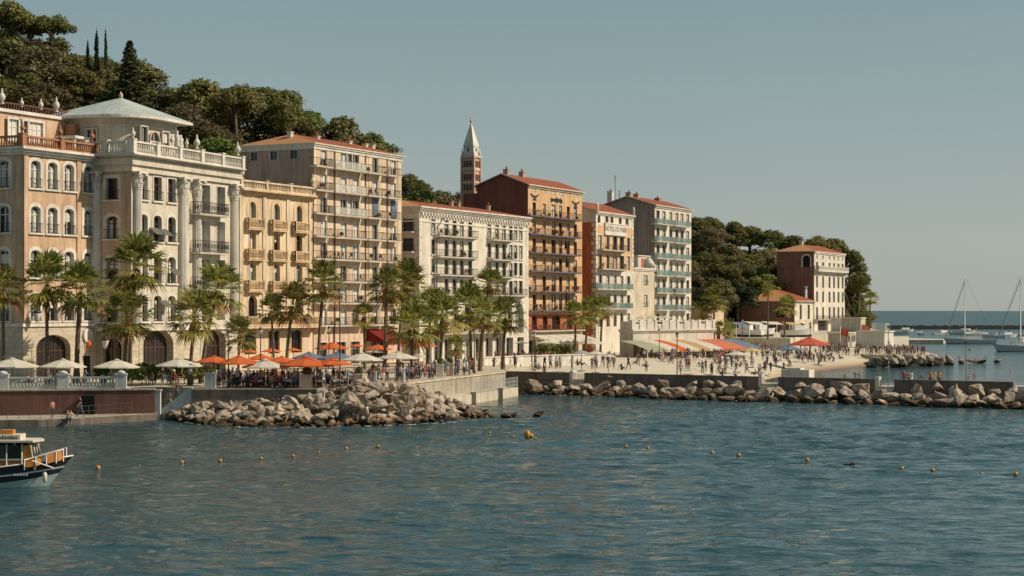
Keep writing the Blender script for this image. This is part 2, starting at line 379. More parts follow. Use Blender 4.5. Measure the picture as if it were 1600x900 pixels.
class Bld:
    def __init__(s, name, px, D, zb, label, u=(.45, .893)):
        n = math.hypot(*u); s.u = (u[0]/n, u[1]/n); s.v = (-s.u[1], s.u[0]); s.zb = zb
        s.P = ((px-800)/F*D, D); s.rot = math.atan2(s.u[1], s.u[0])
        s.root = empty(name, (s.P[0], s.P[1], zb), s.rot); tag(s.root, label, 'building')
        s.hf = []; s.hs = []
    def _t(s, px, d, o=(0, 0)):
        k = (px-800)/F; X = s.P[0]+o[0]; Y = s.P[1]+o[1]
        return (k*Y-X)/(d[0]-k*d[1])
    def ax(s, px, off=0.0):                      # pixel column -> local x on the plane y = off
        return s._t(px, s.u, (s.v[0]*off, s.v[1]*off))
    def az(s, px, py, off=0.0):
        D = s.P[1]+s.v[1]*off+s.u[1]*s.ax(px, off); return zat(py, D)-s.zb
    def sy(s, px, off=0.0): return s._t(px, s.v, (s.u[0]*off, s.u[1]*off))
    def sz(s, px, py, off=0.0):
        D = s.P[1]+s.u[1]*off+s.v[1]*s.sy(px, off); return zat(py, D)-s.zb
    def part(s, name, mb, mats, parent=None, loc=(0, 0, 0), rz=0): return mb.build(name, mats, parent or s.root, loc, rz)
    def window(s, c, z0, z1, w, arch=0, d=.3, sur=.0, trim='trim_white', frame='frame_brown', pane=None, curtain=None, sill=False, trans=.68, rail=None, side=False, label=None, railmat='iron', name='window'):
        w = round(w*20)/20; h = round((z1-z0)*10)/10
        (s.hs if side else s.hf).append((c-w/2, c+w/2, z0, z0+h, arch))
        pn = pane or 'pane_dark'; cu = R.choice((0, 0, 0, 1, 1, 3)) if curtain is None else (R.choice(curtain) if hasattr(curtain, '__len__') else curtain)
        fm, pm = window_meshes(w, h, arch, d, sur, trim, frame, pn, cu, sill, trans)
        loc, rz = ((0, c+w/2, z0), -PI/2) if side else ((c-w/2, 0, z0), 0)
        o = link(name, fm, s.root, loc, rz); link('pane', pm, o)
        if rail: link('railing', railing_mesh(round(w+.3, 1), .16, rail, 'iron', railmat), o, (-.15, 0, 0))
        if label: o['label'] = label
        return o
    def rows(s, cols, rows_, pxr, w, side=False, **k):
        for r in rows_:
            for c in cols:
                if side: s.window(s.sy(c), s.sz(pxr, r[1]), s.sz(pxr, r[0]), w, side=True, **k)
                else: s.window(s.ax(c), s.az(pxr, r[1]), s.az(pxr, r[0]), w, **k)
    def balcony(s, x0, x1, z, d=1.0, h=.95, kind='iron', iron='iron', slab='slab_white', t=.18, bracket=0.0, side=False, shift=True):
        if shift and not side: x0, x1 = [s.ax(pxof(s.P[0]+s.u[0]*q, s.P[1]+s.u[1]*q), -d) for q in (x0, x1)]   # columns were read off the outer edge
        w = round((x1-x0)*10)/10
        loc, rz = ((0, x0+w, z), -PI/2) if side else ((x0, 0, z), 0)
        o = link('balcony', slab_mesh(w, d, t, slab, bracket), s.root, loc, rz)
        link('railing', railing_mesh(w, d, h, kind, iron), o); return o
    def walls(s, L, zt, dep, wall, flank, zones=(), fzones=(), gable=None, flat='concrete'):
        """front + back + far end in one mesh, the flank (other paint) a part of its own; gable = peak height over zt"""
        mb = MB(); zl = [(z, k+2) for k, (z, _) in enumerate(zones)]
        wall_grid(mb, 0, L, 0, zt, s.hf, lambda a, z: (a, 0, z), zl)
        mb.poly([(0, dep, 0), (L, dep, 0), (L, dep, zt), (0, dep, zt)])
        e = [(L, 0, 0), (L, dep, 0), (L, dep, zt)]+([(L, dep/2, zt+gable)] if gable else [])+[(L, 0, zt)]
        mb.poly(e); mb.poly([(0, 0, zt-.02), (L, 0, zt-.02), (L, dep, zt-.02), (0, dep, zt-.02)], 1)
        s.part('wall', mb, [M[wall], M[flat]]+[M[k] for _, k in zones])
        mb = MB(); zl = [(z, k+1) for k, (z, _) in enumerate(fzones)]
        wall_grid(mb, 0, dep, 0, zt, s.hs, lambda a, z: (0, a, z), zl)
        if gable: mb.poly([(0, 0, zt), (0, dep, zt), (0, dep/2, zt+gable)], len(fzones))
        s.part('side_wall', mb, [M[flank]]+[M[k] for _, k in fzones])
        s.L, s.dep, s.zt = L, dep, zt
    def band(s, z0, z1, p, m, name='cornice', x0=0, x1=None, steps=2, flank=True, y1=None):
        """moulding of stepped boxes round the front and the flank"""
        x1 = s.L if x1 is None else x1; mb = MB()
        for k in range(steps):
            a = z0+(z1-z0)*k/steps; b = z0+(z1-z0)*(k+1)/steps; q = p*(k+1)/steps
            if flank and x0 == 0:
                mb.box(-q, x1+.02, -q, .04, a, b); mb.box(-q, .04, .04, y1 or s.dep, a, b)
            else: mb.box(x0, x1, -q, .04, a, b)
        return s.part(name, mb, M[m])
    def roof(s, L0, L1, dep, z, ridge, over=.5, hips=(True, True), inset=None, ma='tile_red', mb_='tile_lit_hip', name='roof'):
        mb = MB(); o = over; i = inset if inset is not None else dep/2
        A, B, C, D = (L0-o, -o, z), (L1+o, -o, z), (L1+o, dep+o, z), (L0-o, dep+o, z)
        r0 = (L0+i if hips[0] else L0-o, dep/2, z+ridge); r1 = (L1-i if hips[1] else L1+o, dep/2, z+ridge)
        mb.poly([A, B, r1, r0], 0); mb.poly([C, D, r0, r1], 0)
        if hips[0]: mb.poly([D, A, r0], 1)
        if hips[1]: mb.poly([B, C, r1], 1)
        t = .16
        for P, Q in ((A, B), (B, C), (C, D), (D, A)):
            if not hips[0] and P is D or not hips[1] and P is B: continue
            mb.poly([P, Q, (Q[0], Q[1], Q[2]-t), (P[0], P[1], P[2]-t)], 2)
        mb.poly([(p[0], p[1], z-t) for p in (A, B, C, D)], 2) if hips[0] and hips[1] else None
        if not (hips[0] and hips[1]):
            for P, r in ((A, r0), (D, r0), (B, r1), (C, r1)):
                if (P in (A, D) and not hips[0]) or (P in (B, C) and not hips[1]):
                    mb.poly([P, r, (r[0], r[1], r[2]-t), (P[0], P[1], P[2]-t)], 2)
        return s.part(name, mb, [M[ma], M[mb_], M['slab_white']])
    def chimney(s, roof, x, y, z0, h, w=.8, m='chimney_stone'):
        mb = MB(); mb.box(x-w/2, x+w/2, y-w/2, y+w/2, z0, z0+h); mb.box(x-w/2-.08, x+w/2+.08, y-w/2-.08, y+w/2+.08, z0+h, z0+h+.12)
        mb.lathe([(.16, 0), (.13, .45)], 8, 1, (x, y, z0+h+.12)); return s.part('chimney', mb, [M[m], M['tile_red']], roof)
    def balustrade(s, x0, x1, z, h, m, y=-.25, posts=4, urns=(), side=None, pw=.4, name='balustrade'):
        """roof balustrade along the front from x0 to x1 (side = length of the flank run)"""
        mb = MB()
        def run(a, b, f):
            p, q = f(a, -.14), f(b, .14); c, e = f(a, -.18), f(b, .18)
            mb.box(min(p[0], q[0]), max(p[0], q[0]), min(p[1], q[1]), max(p[1], q[1]), z, z+.18)
            mb.box(min(c[0], e[0]), max(c[0], e[0]), min(c[1], e[1]), max(c[1], e[1]), z+h-.2, z+h)
            n = int((b-a)/.34)
            for k in range(n):
                g = f(a+(b-a)*(k+.5)/n, 0); mb.lathe([(.07, .15), (.12, h*.3), (.055, h*.62), (.085, h-.18)], 6, 0, (g[0], g[1], z))
        run(x0, x1, lambda t, o: (t, y+o))
        if side: run(.3, side, lambda t, o: (y+o, t))
        b = s.part(name, mb, M[m]); pm = MB(); pm.box(-pw/2, pw/2, -pw/2, pw/2, 0, h+.06); pm.box(-pw/2-.06, pw/2+.06, -pw/2-.06, pw/2+.06, h+.06, h+.18)
        pm = pm.mesh('post', M[m])
        for k in range(posts+1): link('post', pm, b, (x0+(x1-x0)*k/posts, y, z))
        if side:
            for k in (1, 2): link('post', pm, b, (y, side*k/2, z))
        um = urn_mesh(m)
        for x, sc_ in urns: link('urn', um, b, (x, y, z+h+.18), 0, sc_)
        return b
_um = {}
def urn_mesh(m):
    if m not in _um:
        mb = MB(); mb.lathe([(.2, 0), (.22, .08), (.09, .16), (.09, .26), (.3, .5), (.33, .72), (.2, .95), (.1, 1.05), (.13, 1.15), (.02, 1.5)], 12); _um[m] = mb.mesh('urn', M[m])
    return _um[m]
_cm = {}
def column_meshes(h, r, m):
    key = (round(h, 2), r, m)
    if key not in _cm:
        mb = MB(); n = 40; hh = h-1.9; k = len(mb.v)
        prof = [(r*1.0, .6), (r*1.02, hh*.4), (r*.88, hh)]
        rings = []
        for rr, z in prof:
            ring = []
            for b in range(n): w = 2*PI*b/n; q = rr*(1 if b % 2 else .9); ring.append((q*math.cos(w), q*math.sin(w), z))
            rings.append(ring)
        for a in range(2):
            for b in range(n): c = (b+1) % n; mb.poly([rings[a][b], rings[a][c], rings[a+1][c], rings[a+1][b]])
        mb.box(-r*1.25, r*1.25, -r*1.25, r*1.25, 0, .3); mb.lathe([(r*1.2, .3), (r*1.22, .4), (r*1.05, .5), (r*1.1, .6)], 20)
        sh = mb.mesh('column', M[m])
        cb = MB(); cb.lathe([(r*.9, hh), (r*.98, hh+.08), (r*.9, hh+.12), (r*1.0, hh+1.0), (r*1.25, hh+1.65)], 16)
        for row, (z, n2, l) in enumerate(((hh+.2, 9, .62), (hh+.75, 9, .68))):
            for b in range(n2):
                w = 2*PI*(b+.5*row)/n2; c, s_ = math.cos(w), math.sin(w); t = (-s_, c)
                P = [(r*.98, 0, .17), (r*1.12, l*.6, .2), (r*1.38, l, .12), (r*1.5, l*.82, .03)]
                for q in range(3):
                    a, b2 = P[q], P[q+1]
                    cb.poly([(a[0]*c+t[0]*a[2], a[0]*s_+t[1]*a[2], z+a[1]), (a[0]*c-t[0]*a[2], a[0]*s_-t[1]*a[2], z+a[1]), (b2[0]*c-t[0]*b2[2], b2[0]*s_-t[1]*b2[2], z+b2[1]), (b2[0]*c+t[0]*b2[2], b2[0]*s_+t[1]*b2[2], z+b2[1])])
        for sx in (-1, 1):
            for sy in (-1, 1): cb.lathe([(.22, 0), (.26, .12), (.2, .26)], 8, 0, (sx*r*1.2, sy*r*1.2, hh+1.4))
        cb.box(-r*1.55, r*1.55, -r*1.55, r*1.55, hh+1.68, hh+1.9)
        _cm[key] = (sh, cb.mesh('capital', M[m]))
    return _cm[key]
# ------------------------------------------------------------------ the palace hotel, peach wing (far left)
b1 = b = Bld('palace_wing', 36, 178.6, 2.8, 'peach palace wing with a terracotta balustrade, partly cut off by the left picture edge')
L = b.ax(150)+.4; ZR = [(254, 296), (325, 365), (392, 434), (462, 501)]
zr = [(b.az(82, r[1]), b.az(82, r[0])) for r in ZR]
st = dict(arch=1, sur=.38, frame='frame_white', rail=1.0, d=.42, sill=True)
for z0, z1 in zr:
    for px in (55.5, 82, 108, 138): b.window(b.ax(px), z0, z1, 1.4, **st)
    for y in (2.6, 7.2, 11.8, 16.4): b.window(y, z0, z1, 1.5, side=True, **st)
b.window(b.ax(83), .2, 4.6, 5.2, arch=1, sur=.6, d=.7, frame='frame_brown', trim='rustic_cream', trans=.62, curtain=0, label='wide arched shop window with dark glazing')
b.window(b.ax(137), 0, 2.3, 1.3, frame='wood_dark', trim='trim_white', curtain=0, name='door')
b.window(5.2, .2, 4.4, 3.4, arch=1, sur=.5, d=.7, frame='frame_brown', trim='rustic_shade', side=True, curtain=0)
zc = b.az(36, 229)
b.walls(L, zc, 20, 'peach', 'peach', zones=[(0, 'rustic_cream'), (b.az(83, 507), 'peach')], fzones=[(0, 'rustic_cream'), (b.az(83, 507), 'peach')])
b.band(b.az(36, 241), zc, .8, 'trim_white', steps=3)
b.band(b.az(83, 510), b.az(83, 505), .18, 'trim_white', 'string_course', steps=1)
b.balustrade(-.4, L-.6, zc, 1.15, 'terracotta_paint', y=-.3, posts=2, side=19, urns=((-.4, .8), (5.2, .9), (10.2, .9)), pw=.6)
mb = MB(); mb.lathe([(.55, 0), (.8, .05), (.85, .14), (.6, .2), (.55, .1)], 20); o = b.part('oculus', mb, M['trim_white'], None, (b.ax(137), -.02, b.az(137, 525))); o.rotation_euler = (PI/2, 0, 0)
mb = MB(); mb.lathe([(.52, .02), (.5, .04)], 20); p = b.part('pane', mb, M['pane_dark'], o)
for x in (b.ax(122.5), .35): mb = MB(); mb.box(x-.3, x+.3, -.12, .03, b.az(83, 505), b.az(36, 241)); b.part('pilaster', mb, M['peach'])
mb = MB(); c = b.ax(137); zz = b.az(137, 546)                              # small painted plaque beside the door
mb.box(c-.5, c+.5, -.1, -.005, zz, zz+1.15, 0); mb.lathe([(.2, 0), (.42, .3), (.36, .7), (.15, .95)], 10, 1, (c, -.15, zz+.1)); b.part('plaque', mb, [M['cream_trim'], M['cloth_coral']])
# set-back upper storey behind the balustrade, with finials on its parapet
y0 = 9.0; mb = MB(); x0, x1 = .4, b.ax(108, 9.0); zt = b.az(30, 171, y0)
mb.box(x0, x1, y0, y0+9, zc-.4, zt-.5, 0); mb.box(x0-.2, x1+.2, y0-.25, y0+9.2, zt-.5, zt-.15, 1); mb.box(x0-.1, x1+.1, y0-.1, y0+.1, zt+.45, zt+.6, 2)
for k in range(40): q = x0+(x1-x0)*k/40; mb.box(q-.05, q+.05, y0-.05, y0+.05, zt-.15, zt+.46, 2)
up = b.part('upper_storey', mb, [M['peach'], M['trim_white'], M['bronze_iron']])
um = urn_mesh('trim_white')
for px, s_ in ((3, 1.15), (34, .7), (64, .85), (88, 1.15)): link('urn', um, up, (b.ax(px, y0), y0, zt+.3), 0, s_)
for px, w, cu in ((21, 2.0, 2), (34, 1.2, 0), (53, 2.2, 2)):
    fm, pm = window_meshes(w, 2.4, 0, .25, .25, 'trim_white', 'frame_white', 'pane_dark', cu, False, .68)
    o = link('window', fm, up, (b.ax(px, y0)-w/2, y0-.3, zt-3.6)); link('pane', pm, o)
mb = MB(); mb.box(x1-1.0, x1-.2, y0-1.6, y0-.3, zc, zt-1.0, 0); b.part('stair_hut', mb, M['terracotta_paint'])

# ------------------------------------------------------------------ ivory palace with giant columns
b2 = b = Bld('columned_palace', 205, 187, 2.8, 'ivory palace front with giant fluted columns and a round-cornered rooftop pavilion', u=(.36, .933))
L = b.ax(371.5); zcap = b.az(210, 268); zt = b.az(205, 240); zb0 = b.az(210, 512)
st = dict(sur=.22, d=.5, frame='frame_brown', rail=1.05, sill=True)
b.rows((224, 246, 268), [(277, 314)], 246, 1.55, **st)
b.rows((224, 246, 268), [(337, 377), (401, 442), (462, 502)], 246, 1.55, arch=1, **{**st, 'sur': .36})
for px in (321.5, 345): 
    for yt, yb in ((291, 337), (346, 396), (406, 452), (462, 500)): b.window(b.ax(px), b.az(336, yb), b.az(336, yt), 1.8, sur=.15, d=.9, frame='frame_white', pane='pane_dark', trans=.72)
for yt, yb in ((288, 322), (343, 378), (404, 440)): b.window(b.ax(291), b.az(291, yb), b.az(291, yt), .4, d=.3, curtain=0, trans=0)
for px in (175,):
    for k, (yt, yb) in enumerate(((278, 312), (338, 373), (402, 436), (466, 503))): b.window(b.sy(px), b.sz(px, yb), b.sz(px, yt), 1.5, side=True, arch=1 if k else 0, **{**st, 'sur': .36})
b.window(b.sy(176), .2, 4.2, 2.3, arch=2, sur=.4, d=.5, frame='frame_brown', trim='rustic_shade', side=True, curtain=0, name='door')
b.window(b.ax(247), .2, 4.95, 6.0, arch=1, sur=.75, d=.9, frame='frame_brown', trim='rustic_cream', trans=.6, curtain=0, label='wide arched shop window with dark glazing')
b.window(b.ax(335), .2, 4.9, 4.9, arch=1, sur=.7, d=.9, frame='frame_brown', trim='rustic_cream', trans=.6, curtain=0)
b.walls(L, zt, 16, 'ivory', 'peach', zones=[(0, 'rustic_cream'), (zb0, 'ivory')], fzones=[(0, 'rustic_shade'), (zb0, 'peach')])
b.band(zcap, b.az(205, 247), .55, 'ivory', 'frieze', steps=2)
b.band(b.az(205, 247), zt, 1.15, 'trim_white', steps=3)
b.band(zb0-.35, zb0, .3, 'trim_white', 'string_course', steps=1)
b.balustrade(-.5, L, zt, 1.35, 'trim_white', y=-.55, posts=5, side=5.5, pw=.6, urns=((-.5, .8), (b.ax(262), .8), (b.ax(285), .7), (b.ax(301), 1.1), (b.ax(365), 1.1)))
sh, cp = column_meshes(zcap-zb0, .54, 'trim_white')
for px in (212, 282.5, 305, 363.5): o = link('column', sh, b.root, (b.ax(px), -.2, zb0)); link('capital', cp, o)
for q in (4.3,): o = link('column', sh, b.root, (-.2, q, zb0)); link('capital', cp, o)
for yb in (337, 396, 452): b.balcony(b.ax(312.5), b.ax(358), b.az(336, yb), d=1.15, h=1.35)
for px, yt in ((232, 366), (247, 368), (262, 430), (247, 480)):            # folded grey sun blinds under the windows
    mb = MB(); x = b.ax(px); z = b.az(px, yt); mb.poly([(x, -.1, z+.75), (x+1.6, -.1, z+.75), (x+1.6, -1.0, z), (x, -1.0, z)]); b.part('sun_blind', mb, M['shutter_grey'])
# statue group in the middle of the parapet
for dx, h in ((0, 1.9), (.75, 1.5)):
    mb = MB(); mb.lathe([(.3, 0), (.34, .25), (.26, h*.45), (.32, h*.7), (.12, h*.8), (.16, h*.88), (.13, h*.97), (.03, h)], 9); b.part('statue', mb, M['trim_white'], None, (b.ax(270)+dx, -.55, zt+1.3))
# rooftop pavilion
off = 4.5; xa = b.ax(205, off); xb = b.ax(277, off); yb_ = None
k0 = (92-800)/F; X = b.P[0]+b.u[0]*xa+b.v[0]*off; Y = b.P[1]+b.u[1]*xa+b.v[1]*off
wid = (k0*Y-X)/(b.v[0]-k0*b.v[1]); ze = zat(178, Y)-b.zb; rad = 4.2
def rr(e):
    pts = [(xa-e, off+wid+e), (xa-e, off+rad)]
    pts += [(xa-e+(rad+e)*(1-math.cos(a)), off-e+(rad+e)*(1-math.sin(a))) for a in [PI/2*i/8 for i in range(1, 8)]]
    return pts+[(xa+rad, off-e), (xb+e, off-e), (xb+e, off+wid+e)]
mb = MB(); mb.prism(rr(0), zt-.3, ze, 0); mb.prism(rr(.15), ze-1.2, ze-1.0, 0); pav = b.part('pavilion', mb, M['ivory'])
mb = MB(); E = rr(1.3); ax_, ay_ = b.ax(193, off+wid*.5), off+wid*.45; az_ = zat(148, Y+3)-b.zb; cx = (xa+xb)/2
T1, T2 = (cx-.3, ay_, az_), (cx+.4, ay_, az_)
for i in range(len(E)):
    p, q = E[i], E[(i+1) % len(E)]
    mb.poly([(p[0], p[1], ze), (q[0], q[1], ze), T1]); mb.poly([(p[0], p[1], ze), (q[0], q[1], ze), (q[0], q[1], ze-.3), (p[0], p[1], ze-.3)], 1)
mb.poly([(p[0], p[1], ze-.3) for p in E], 1)
rf = b.part('roof', mb, [M['lead_roof'], M['trim_white']], pav)
mb = MB(); mb.lathe([(.25, -.2), (.2, .1), (.25, .3), (.02, .7)], 8); b.part('finial', mb, M['cream_trim'], pav, T1)
for x, w, h, ar, cu in ((b.ax(222, off), 1.3, 2.6, 0, 0), (b.ax(239, off), 1.9, 2.2, 2, 2), (b.ax(256, off), 1.3, 2.4, 0, 3)):
    fm, pm = window_meshes(w, h, ar, .25, .12, 'ivory', 'frame_white', 'pane_dark', cu, False, 0); o = link('window', fm, pav, (x-w/2, off-.27, zt+1.3)); link('pane', pm, o)
for y, w, h, ar, cu in ((off+rad+1.5, 1.3, 2.4, 0, 0), (off+rad+5.5, 1.9, 2.2, 2, 2), (off+rad+12, 1.4, 2.0, 0, 0)):
    fm, pm = window_meshes(w, h, ar, .25, .12, 'ivory', 'frame_white', 'pane_dark', cu, False, 0); o = link('window', fm, pav, (xa-.27, y, zt+1.2), -PI/2); link('pane', pm, o)
mb = MB(); x, y = xa-3.2, off+rad+1.0                                      # small white roof kiosk before the pavilion
for a in (0, 2.6):
    for c in (0, 2.0): mb.box(x+a-.12, x+a+.12, y+c-.12, y+c+.12, zt-.2, zt+2.3)
mb.box(x-.3, x+2.9, y-.3, y+2.3, zt+2.3, zt+2.6); b.part('roof_kiosk', mb, M['trim_white'])

# ------------------------------------------------------------------ cream palace
b3 = b = Bld('cream_palace', 372.5, 209, 2.8, 'cream palace with arched windows and small stone balconies, left of the pink block')
L = b.ax(488.5); cols = (394.5, 432, 467); zt = b.az(372, 294)
b.rows(cols, [(319, 344)], 432, 1.3, arch=2, sur=.55, trim='cream_trim', d=.4, frame='frame_white', pane='pane_sky', curtain=0, trans=0)
b.rows(cols, [(365, 391)], 432, 1.3, sur=.14, trim='cream_trim', d=.4, frame='frame_brown', curtain=(0, 2, 3))
b.rows(cols, [(411, 440)], 432, 1.35, arch=2, sur=.3, trim='cream_trim', d=.4, frame='frame_white', pane='pane_sky', curtain=(0, 3))
b.rows(cols, [(462, 505)], 432, 1.8, arch=2, sur=.3, trim='cream', d=.5, frame='wood_dark', curtain=0)
b.rows((391, 428, 463), [(514, 552)], 432, 2.3, sur=.12, trim='cream_trim', d=.3, frame='wood_dark', curtain=0)
b.walls(L, zt, 14, 'cream', 'cream_trim')
b.band(b.az(372, 303), zt, .8, 'cream_trim', steps=3, flank=False)
b.balustrade(.2, L-.2, zt, 1.05, 'cream', posts=3, urns=((L-.4, 1.0), (.4, .9)))
for yb in (345, 392, 440):
    for px in cols: c = b.ax(px); b.balcony(c-1.5, c+1.5, b.az(432, yb+14), d=.55, shift=False, h=1.15, kind='stone', iron='cream_trim', slab='cream_trim', t=.25, bracket=.35)
b.balcony(b.ax(374), b.ax(487), b.az(432, 508), d=1.3, h=1.1, kind='stone', iron='cream_trim', slab='cream', t=.35, bracket=.5, shift=False)
for px in (376, 412.5, 449.5, 484): mb = MB(); c = b.ax(px); mb.box(c-.35, c+.35, -.14, .03, b.az(432, 508), b.az(372, 303)); b.part('pilaster', mb, M['cream'])
for y in (408, 458): mb = MB(); mb.box(0, L, -.16, .03, b.az(432, y)-.12, b.az(432, y)+.12); b.part('string_course', mb, M['cream_trim'])

# ------------------------------------------------------------------ pink apartment block
b4 = b = Bld('pink_block', 490, 224, 2.8, 'tall pink apartment block with four bays of balconies and a windowless taupe flank')
L = b.ax(627.5); zt = b.az(490, 223); dep = b.sy(377)
SL = (261, 298, 334, 369.5, 404.5, 439, 473, 508)
for f, y in enumerate(SL):
    z = b.az(507, y); kw = dict(d=.22, sur=.08, frame='frame_white', trans=0, curtain=(0, 0, 1, 2, 3) if f not in (1, 6) else (2, 2, 1))
    h = b.az(507, y-25.5)
    for px, w in ((505.5, 1.35), (536.5, 1.5), (555.5, 1.5), (585.5, 1.4), (614.5, 1.3)): b.window(b.ax(px), z, h, w, **kw)
    if f in (0, 2): b.window(b.ax(546), z, h, 1.2, **kw)
    for a, c in ((494.5, 520.5), (524.5, 573.5), (576, 603), (607, 627.5)):
        g = f < 3 and a == 524.5
        b.balcony(b.ax(a), b.ax(c)-.1, z, d=1.0, h=1.0, kind='glass' if g else 'iron', t=.2)
for px, w in ((505, 1.8), (533, 2.2), (555, 2.2), (590, 3.5)): b.window(b.ax(px), .1, 3.0, w, d=.3, sur=.1, frame='frame_grey', curtain=0)
for px in (397, 427.5, 459): b.window(b.sy(px), b.sz(459, 248), b.sz(459, 234), 1.2, side=True, d=.25, sur=.06, frame='frame_grey', trans=0, curtain=0)
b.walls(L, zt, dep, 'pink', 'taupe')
b.band(b.az(490, 232), zt, .3, 'trim_white', steps=2)
for px in (521.5, 570, 604): mb = MB(); c = b.ax(px); mb.tube([(c, -.1, .3), (c, -.1, zt-.3)], .09, 6); b.part('drainpipe', mb, M['wood_dark'])
for a, c in ((490, 494.5), (511, 521), (524, 531), (561, 569.5), (576, 581), (592, 604), (621, 627)):
    mb = MB(); mb.box(b.ax(a)+.02, b.ax(c)-.02, -.05, .02, b.az(507, 508), b.az(490, 232.5)); b.part('pale_strip', mb, M['cream'])
for px, yb in ((585.5, 337), (614.5, 341)):
    mb = MB(); c = b.ax(px); z = b.az(px, yb)
    for k in range(6): mb.poly([(c-.7, -.12-.06*(k % 2), z+.4*k), (c+.7, -.12-.06*(k % 2), z+.4*k), (c+.7, -.12-.06*((k+1) % 2), z+.4*k+.4), (c-.7, -.12-.06*((k+1) % 2), z+.4*k+.4)])
    b.part('window_blind', mb, M['cloth_blue'])
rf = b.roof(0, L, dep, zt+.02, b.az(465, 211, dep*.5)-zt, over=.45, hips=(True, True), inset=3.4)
for px in (459, 501, 551, 576, 587): b.chimney(rf, b.ax(px, dep*.4), dep*.45, zt+.6, 1.1, .6, 'slab_white')
mb = MB(); xa, xb = b.ax(572), b.ax(606); mb.poly([(xa, -.05, 4.6), (xb, -.05, 4.6), (xb, -3.0, 3.0), (xa, -3.0, 3.0)]); mb.poly([(xa, -3.0, 3.0), (xb, -3.0, 3.0), (xb, -3.0, 2.5), (xa, -3.0, 2.5)])
mb.poly([(xa, -.05, 4.6), (xa, -3, 3), (xa, -.05, 3)]); b.part('shop_awning', mb, M['cloth_crimson'], None).__setitem__('label', 'dark red shop awning')

# ------------------------------------------------------------------ white apartment block
b5 = b = Bld('white_block', 655, 247, 2.6, 'broad white apartment block with long iron balconies and a low red roof')
L = b.ax(825.5); zt = b.az(655, 322)
cols = (677, 697.5, 710, 721.5, 734.5, 764.5, 776.5, 787.5, 798, 805.5, 813.5)
for yt, yb in ((345.5, 370), (376, 402), (406, 430), (436, 460)):
    for px in cols:
        lo = px in (677, 764.5, 805.5, 813.5); z = b.az(710, yb-(3 if lo else 0))
        b.window(b.ax(px), z, b.az(710, yt), 1.15, d=.25, sur=.06, frame='shutter_grey', curtain=(0, 0, 0, 1, 3, 2), trans=.5, sill=lo)
    z = b.az(710, yb)
    if yb < 450:
        b.balcony(b.ax(687), b.ax(747.5), z, d=1.0, h=1.0, bracket=.3); b.balcony(b.ax(770.5), b.ax(803), z, d=1.0, h=1.0, bracket=.3)
    else: b.balcony(b.ax(690), b.ax(825)-.1, z, d=1.1, h=1.0, bracket=.4)
b.window(b.ax(811), b.az(811, 520), b.az(811, 474), 3.0, arch=2, sur=.5, d=.7, frame='frame_white', curtain=0, pane='pane_sky')
for px in (680, 695, 712, 729, 746, 763, 780, 796): b.window(b.ax(px), b.az(710, 515), b.az(710, 474), 1.6, arch=2, sur=.15, d=.4, frame='frame_white', curtain=(0, 0, 3))
for px in (668, 684, 700, 716, 732, 748, 764, 780, 796, 813): b.window(b.ax(px), .1, 3.1, 2.2, d=.8, sur=.1, frame='frame_grey', curtain=(0, 1, 0))
b.balcony(b.ax(690), b.ax(800), b.az(710, 520), d=1.3, h=1.0)
for yt, yb in ((342, 362), (372, 393), (403, 425), (434, 456), (468, 492)):
    b.window(b.sy(638), b.sz(638, yb), b.sz(638, yt), 1.8, side=True, d=.3, sur=.08, frame='shutter_grey', curtain=0)
    b.balcony(b.sy(648), b.sy(629), b.sz(638, yb), d=.9, h=.9, side=True)
b.walls(L, zt, 12, 'white_paint', 'white_paint', zones=[(0, 'white_paint'), (b.az(655, 512), 'white_paint')])
b.band(b.az(655, 331), zt, .7, 'trim_white', steps=4)
b.band(b.az(655, 345)-.1, b.az(655, 345)+.1, .1, 'trim_white', 'string_course', steps=1)
for e in (0, 1):                                                           # corner quoins
    mb = MB()
    for k in range(int((zt-1)/.9)):
        z = .5+k*.9
        if e: mb.box(L-(.9 if k % 2 else .6), L+.03, -.04, .03, z, z+.7)
        else: mb.box(-.04, .9 if k % 2 else .6, -.04, .03, z, z+.7); mb.box(-.04, -.001, .031, .6 if k % 2 else .9, z, z+.7)
    b.part('quoin_strip', mb, M['trim_white'])
n = 40; mb = MB(); mb.box(-.18, .18, -.45, .03, -.45, -.02); me = mb.mesh('cornice_bracket', M['trim_white'])
for k in range(n): link('cornice_bracket', me, b.root, (L*(k+.5)/n, 0, b.az(655, 331)))
c = b.ax(682); mb = MB(); mb.tube([(c+2.2, -.1, zt-1.2), (c+.2, -.1, zt-2.6), (c, -.1, zt-4), (c, -.1, 1)], .08, 6); b.part('drainpipe', mb, M['frame_grey'])
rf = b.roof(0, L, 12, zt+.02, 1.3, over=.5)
for px in (705, 716, 763): b.chimney(rf, b.ax(px, 5), 5, zt+.5, 1.2, .5)

# ------------------------------------------------------------------ orange apartment house with dark gable flank
b6 = b = Bld('orange_house', 825, 280, 2.4, 'tall orange apartment house with a blank dark red gable and rows of long rust balconies')
L = b.ax(909.5); zt = b.az(825, 288); dep = b.sy(745)
FL = ((320, 341), (347, 369), (375, 397), (404, 425), (432, 456), (461, 485))
for yt, yb in FL:
    z = b.az(865, yb)
    for px, w in ((835, 1.2), (850.5, 1.2), (865, 1.7), (876, 1.2), (888, 1.2), (899, 1.3)): b.window(b.ax(px), z, b.az(865, yt), w, d=.28, sur=.0, trim='orange_paint', frame='wood_dark', curtain=(0, 0, 0, 1, 3, 2), trans=.6)
    b.balcony(b.ax(828.5), b.ax(846.5), z, d=.9, h=.95, iron='bronze_iron', slab='slab_blue', t=.16); b.balcony(b.ax(848.5), b.ax(909.5)-.1, z, d=1.2, h=1.0, iron='bronze_iron', slab='slab_blue', t=.18)
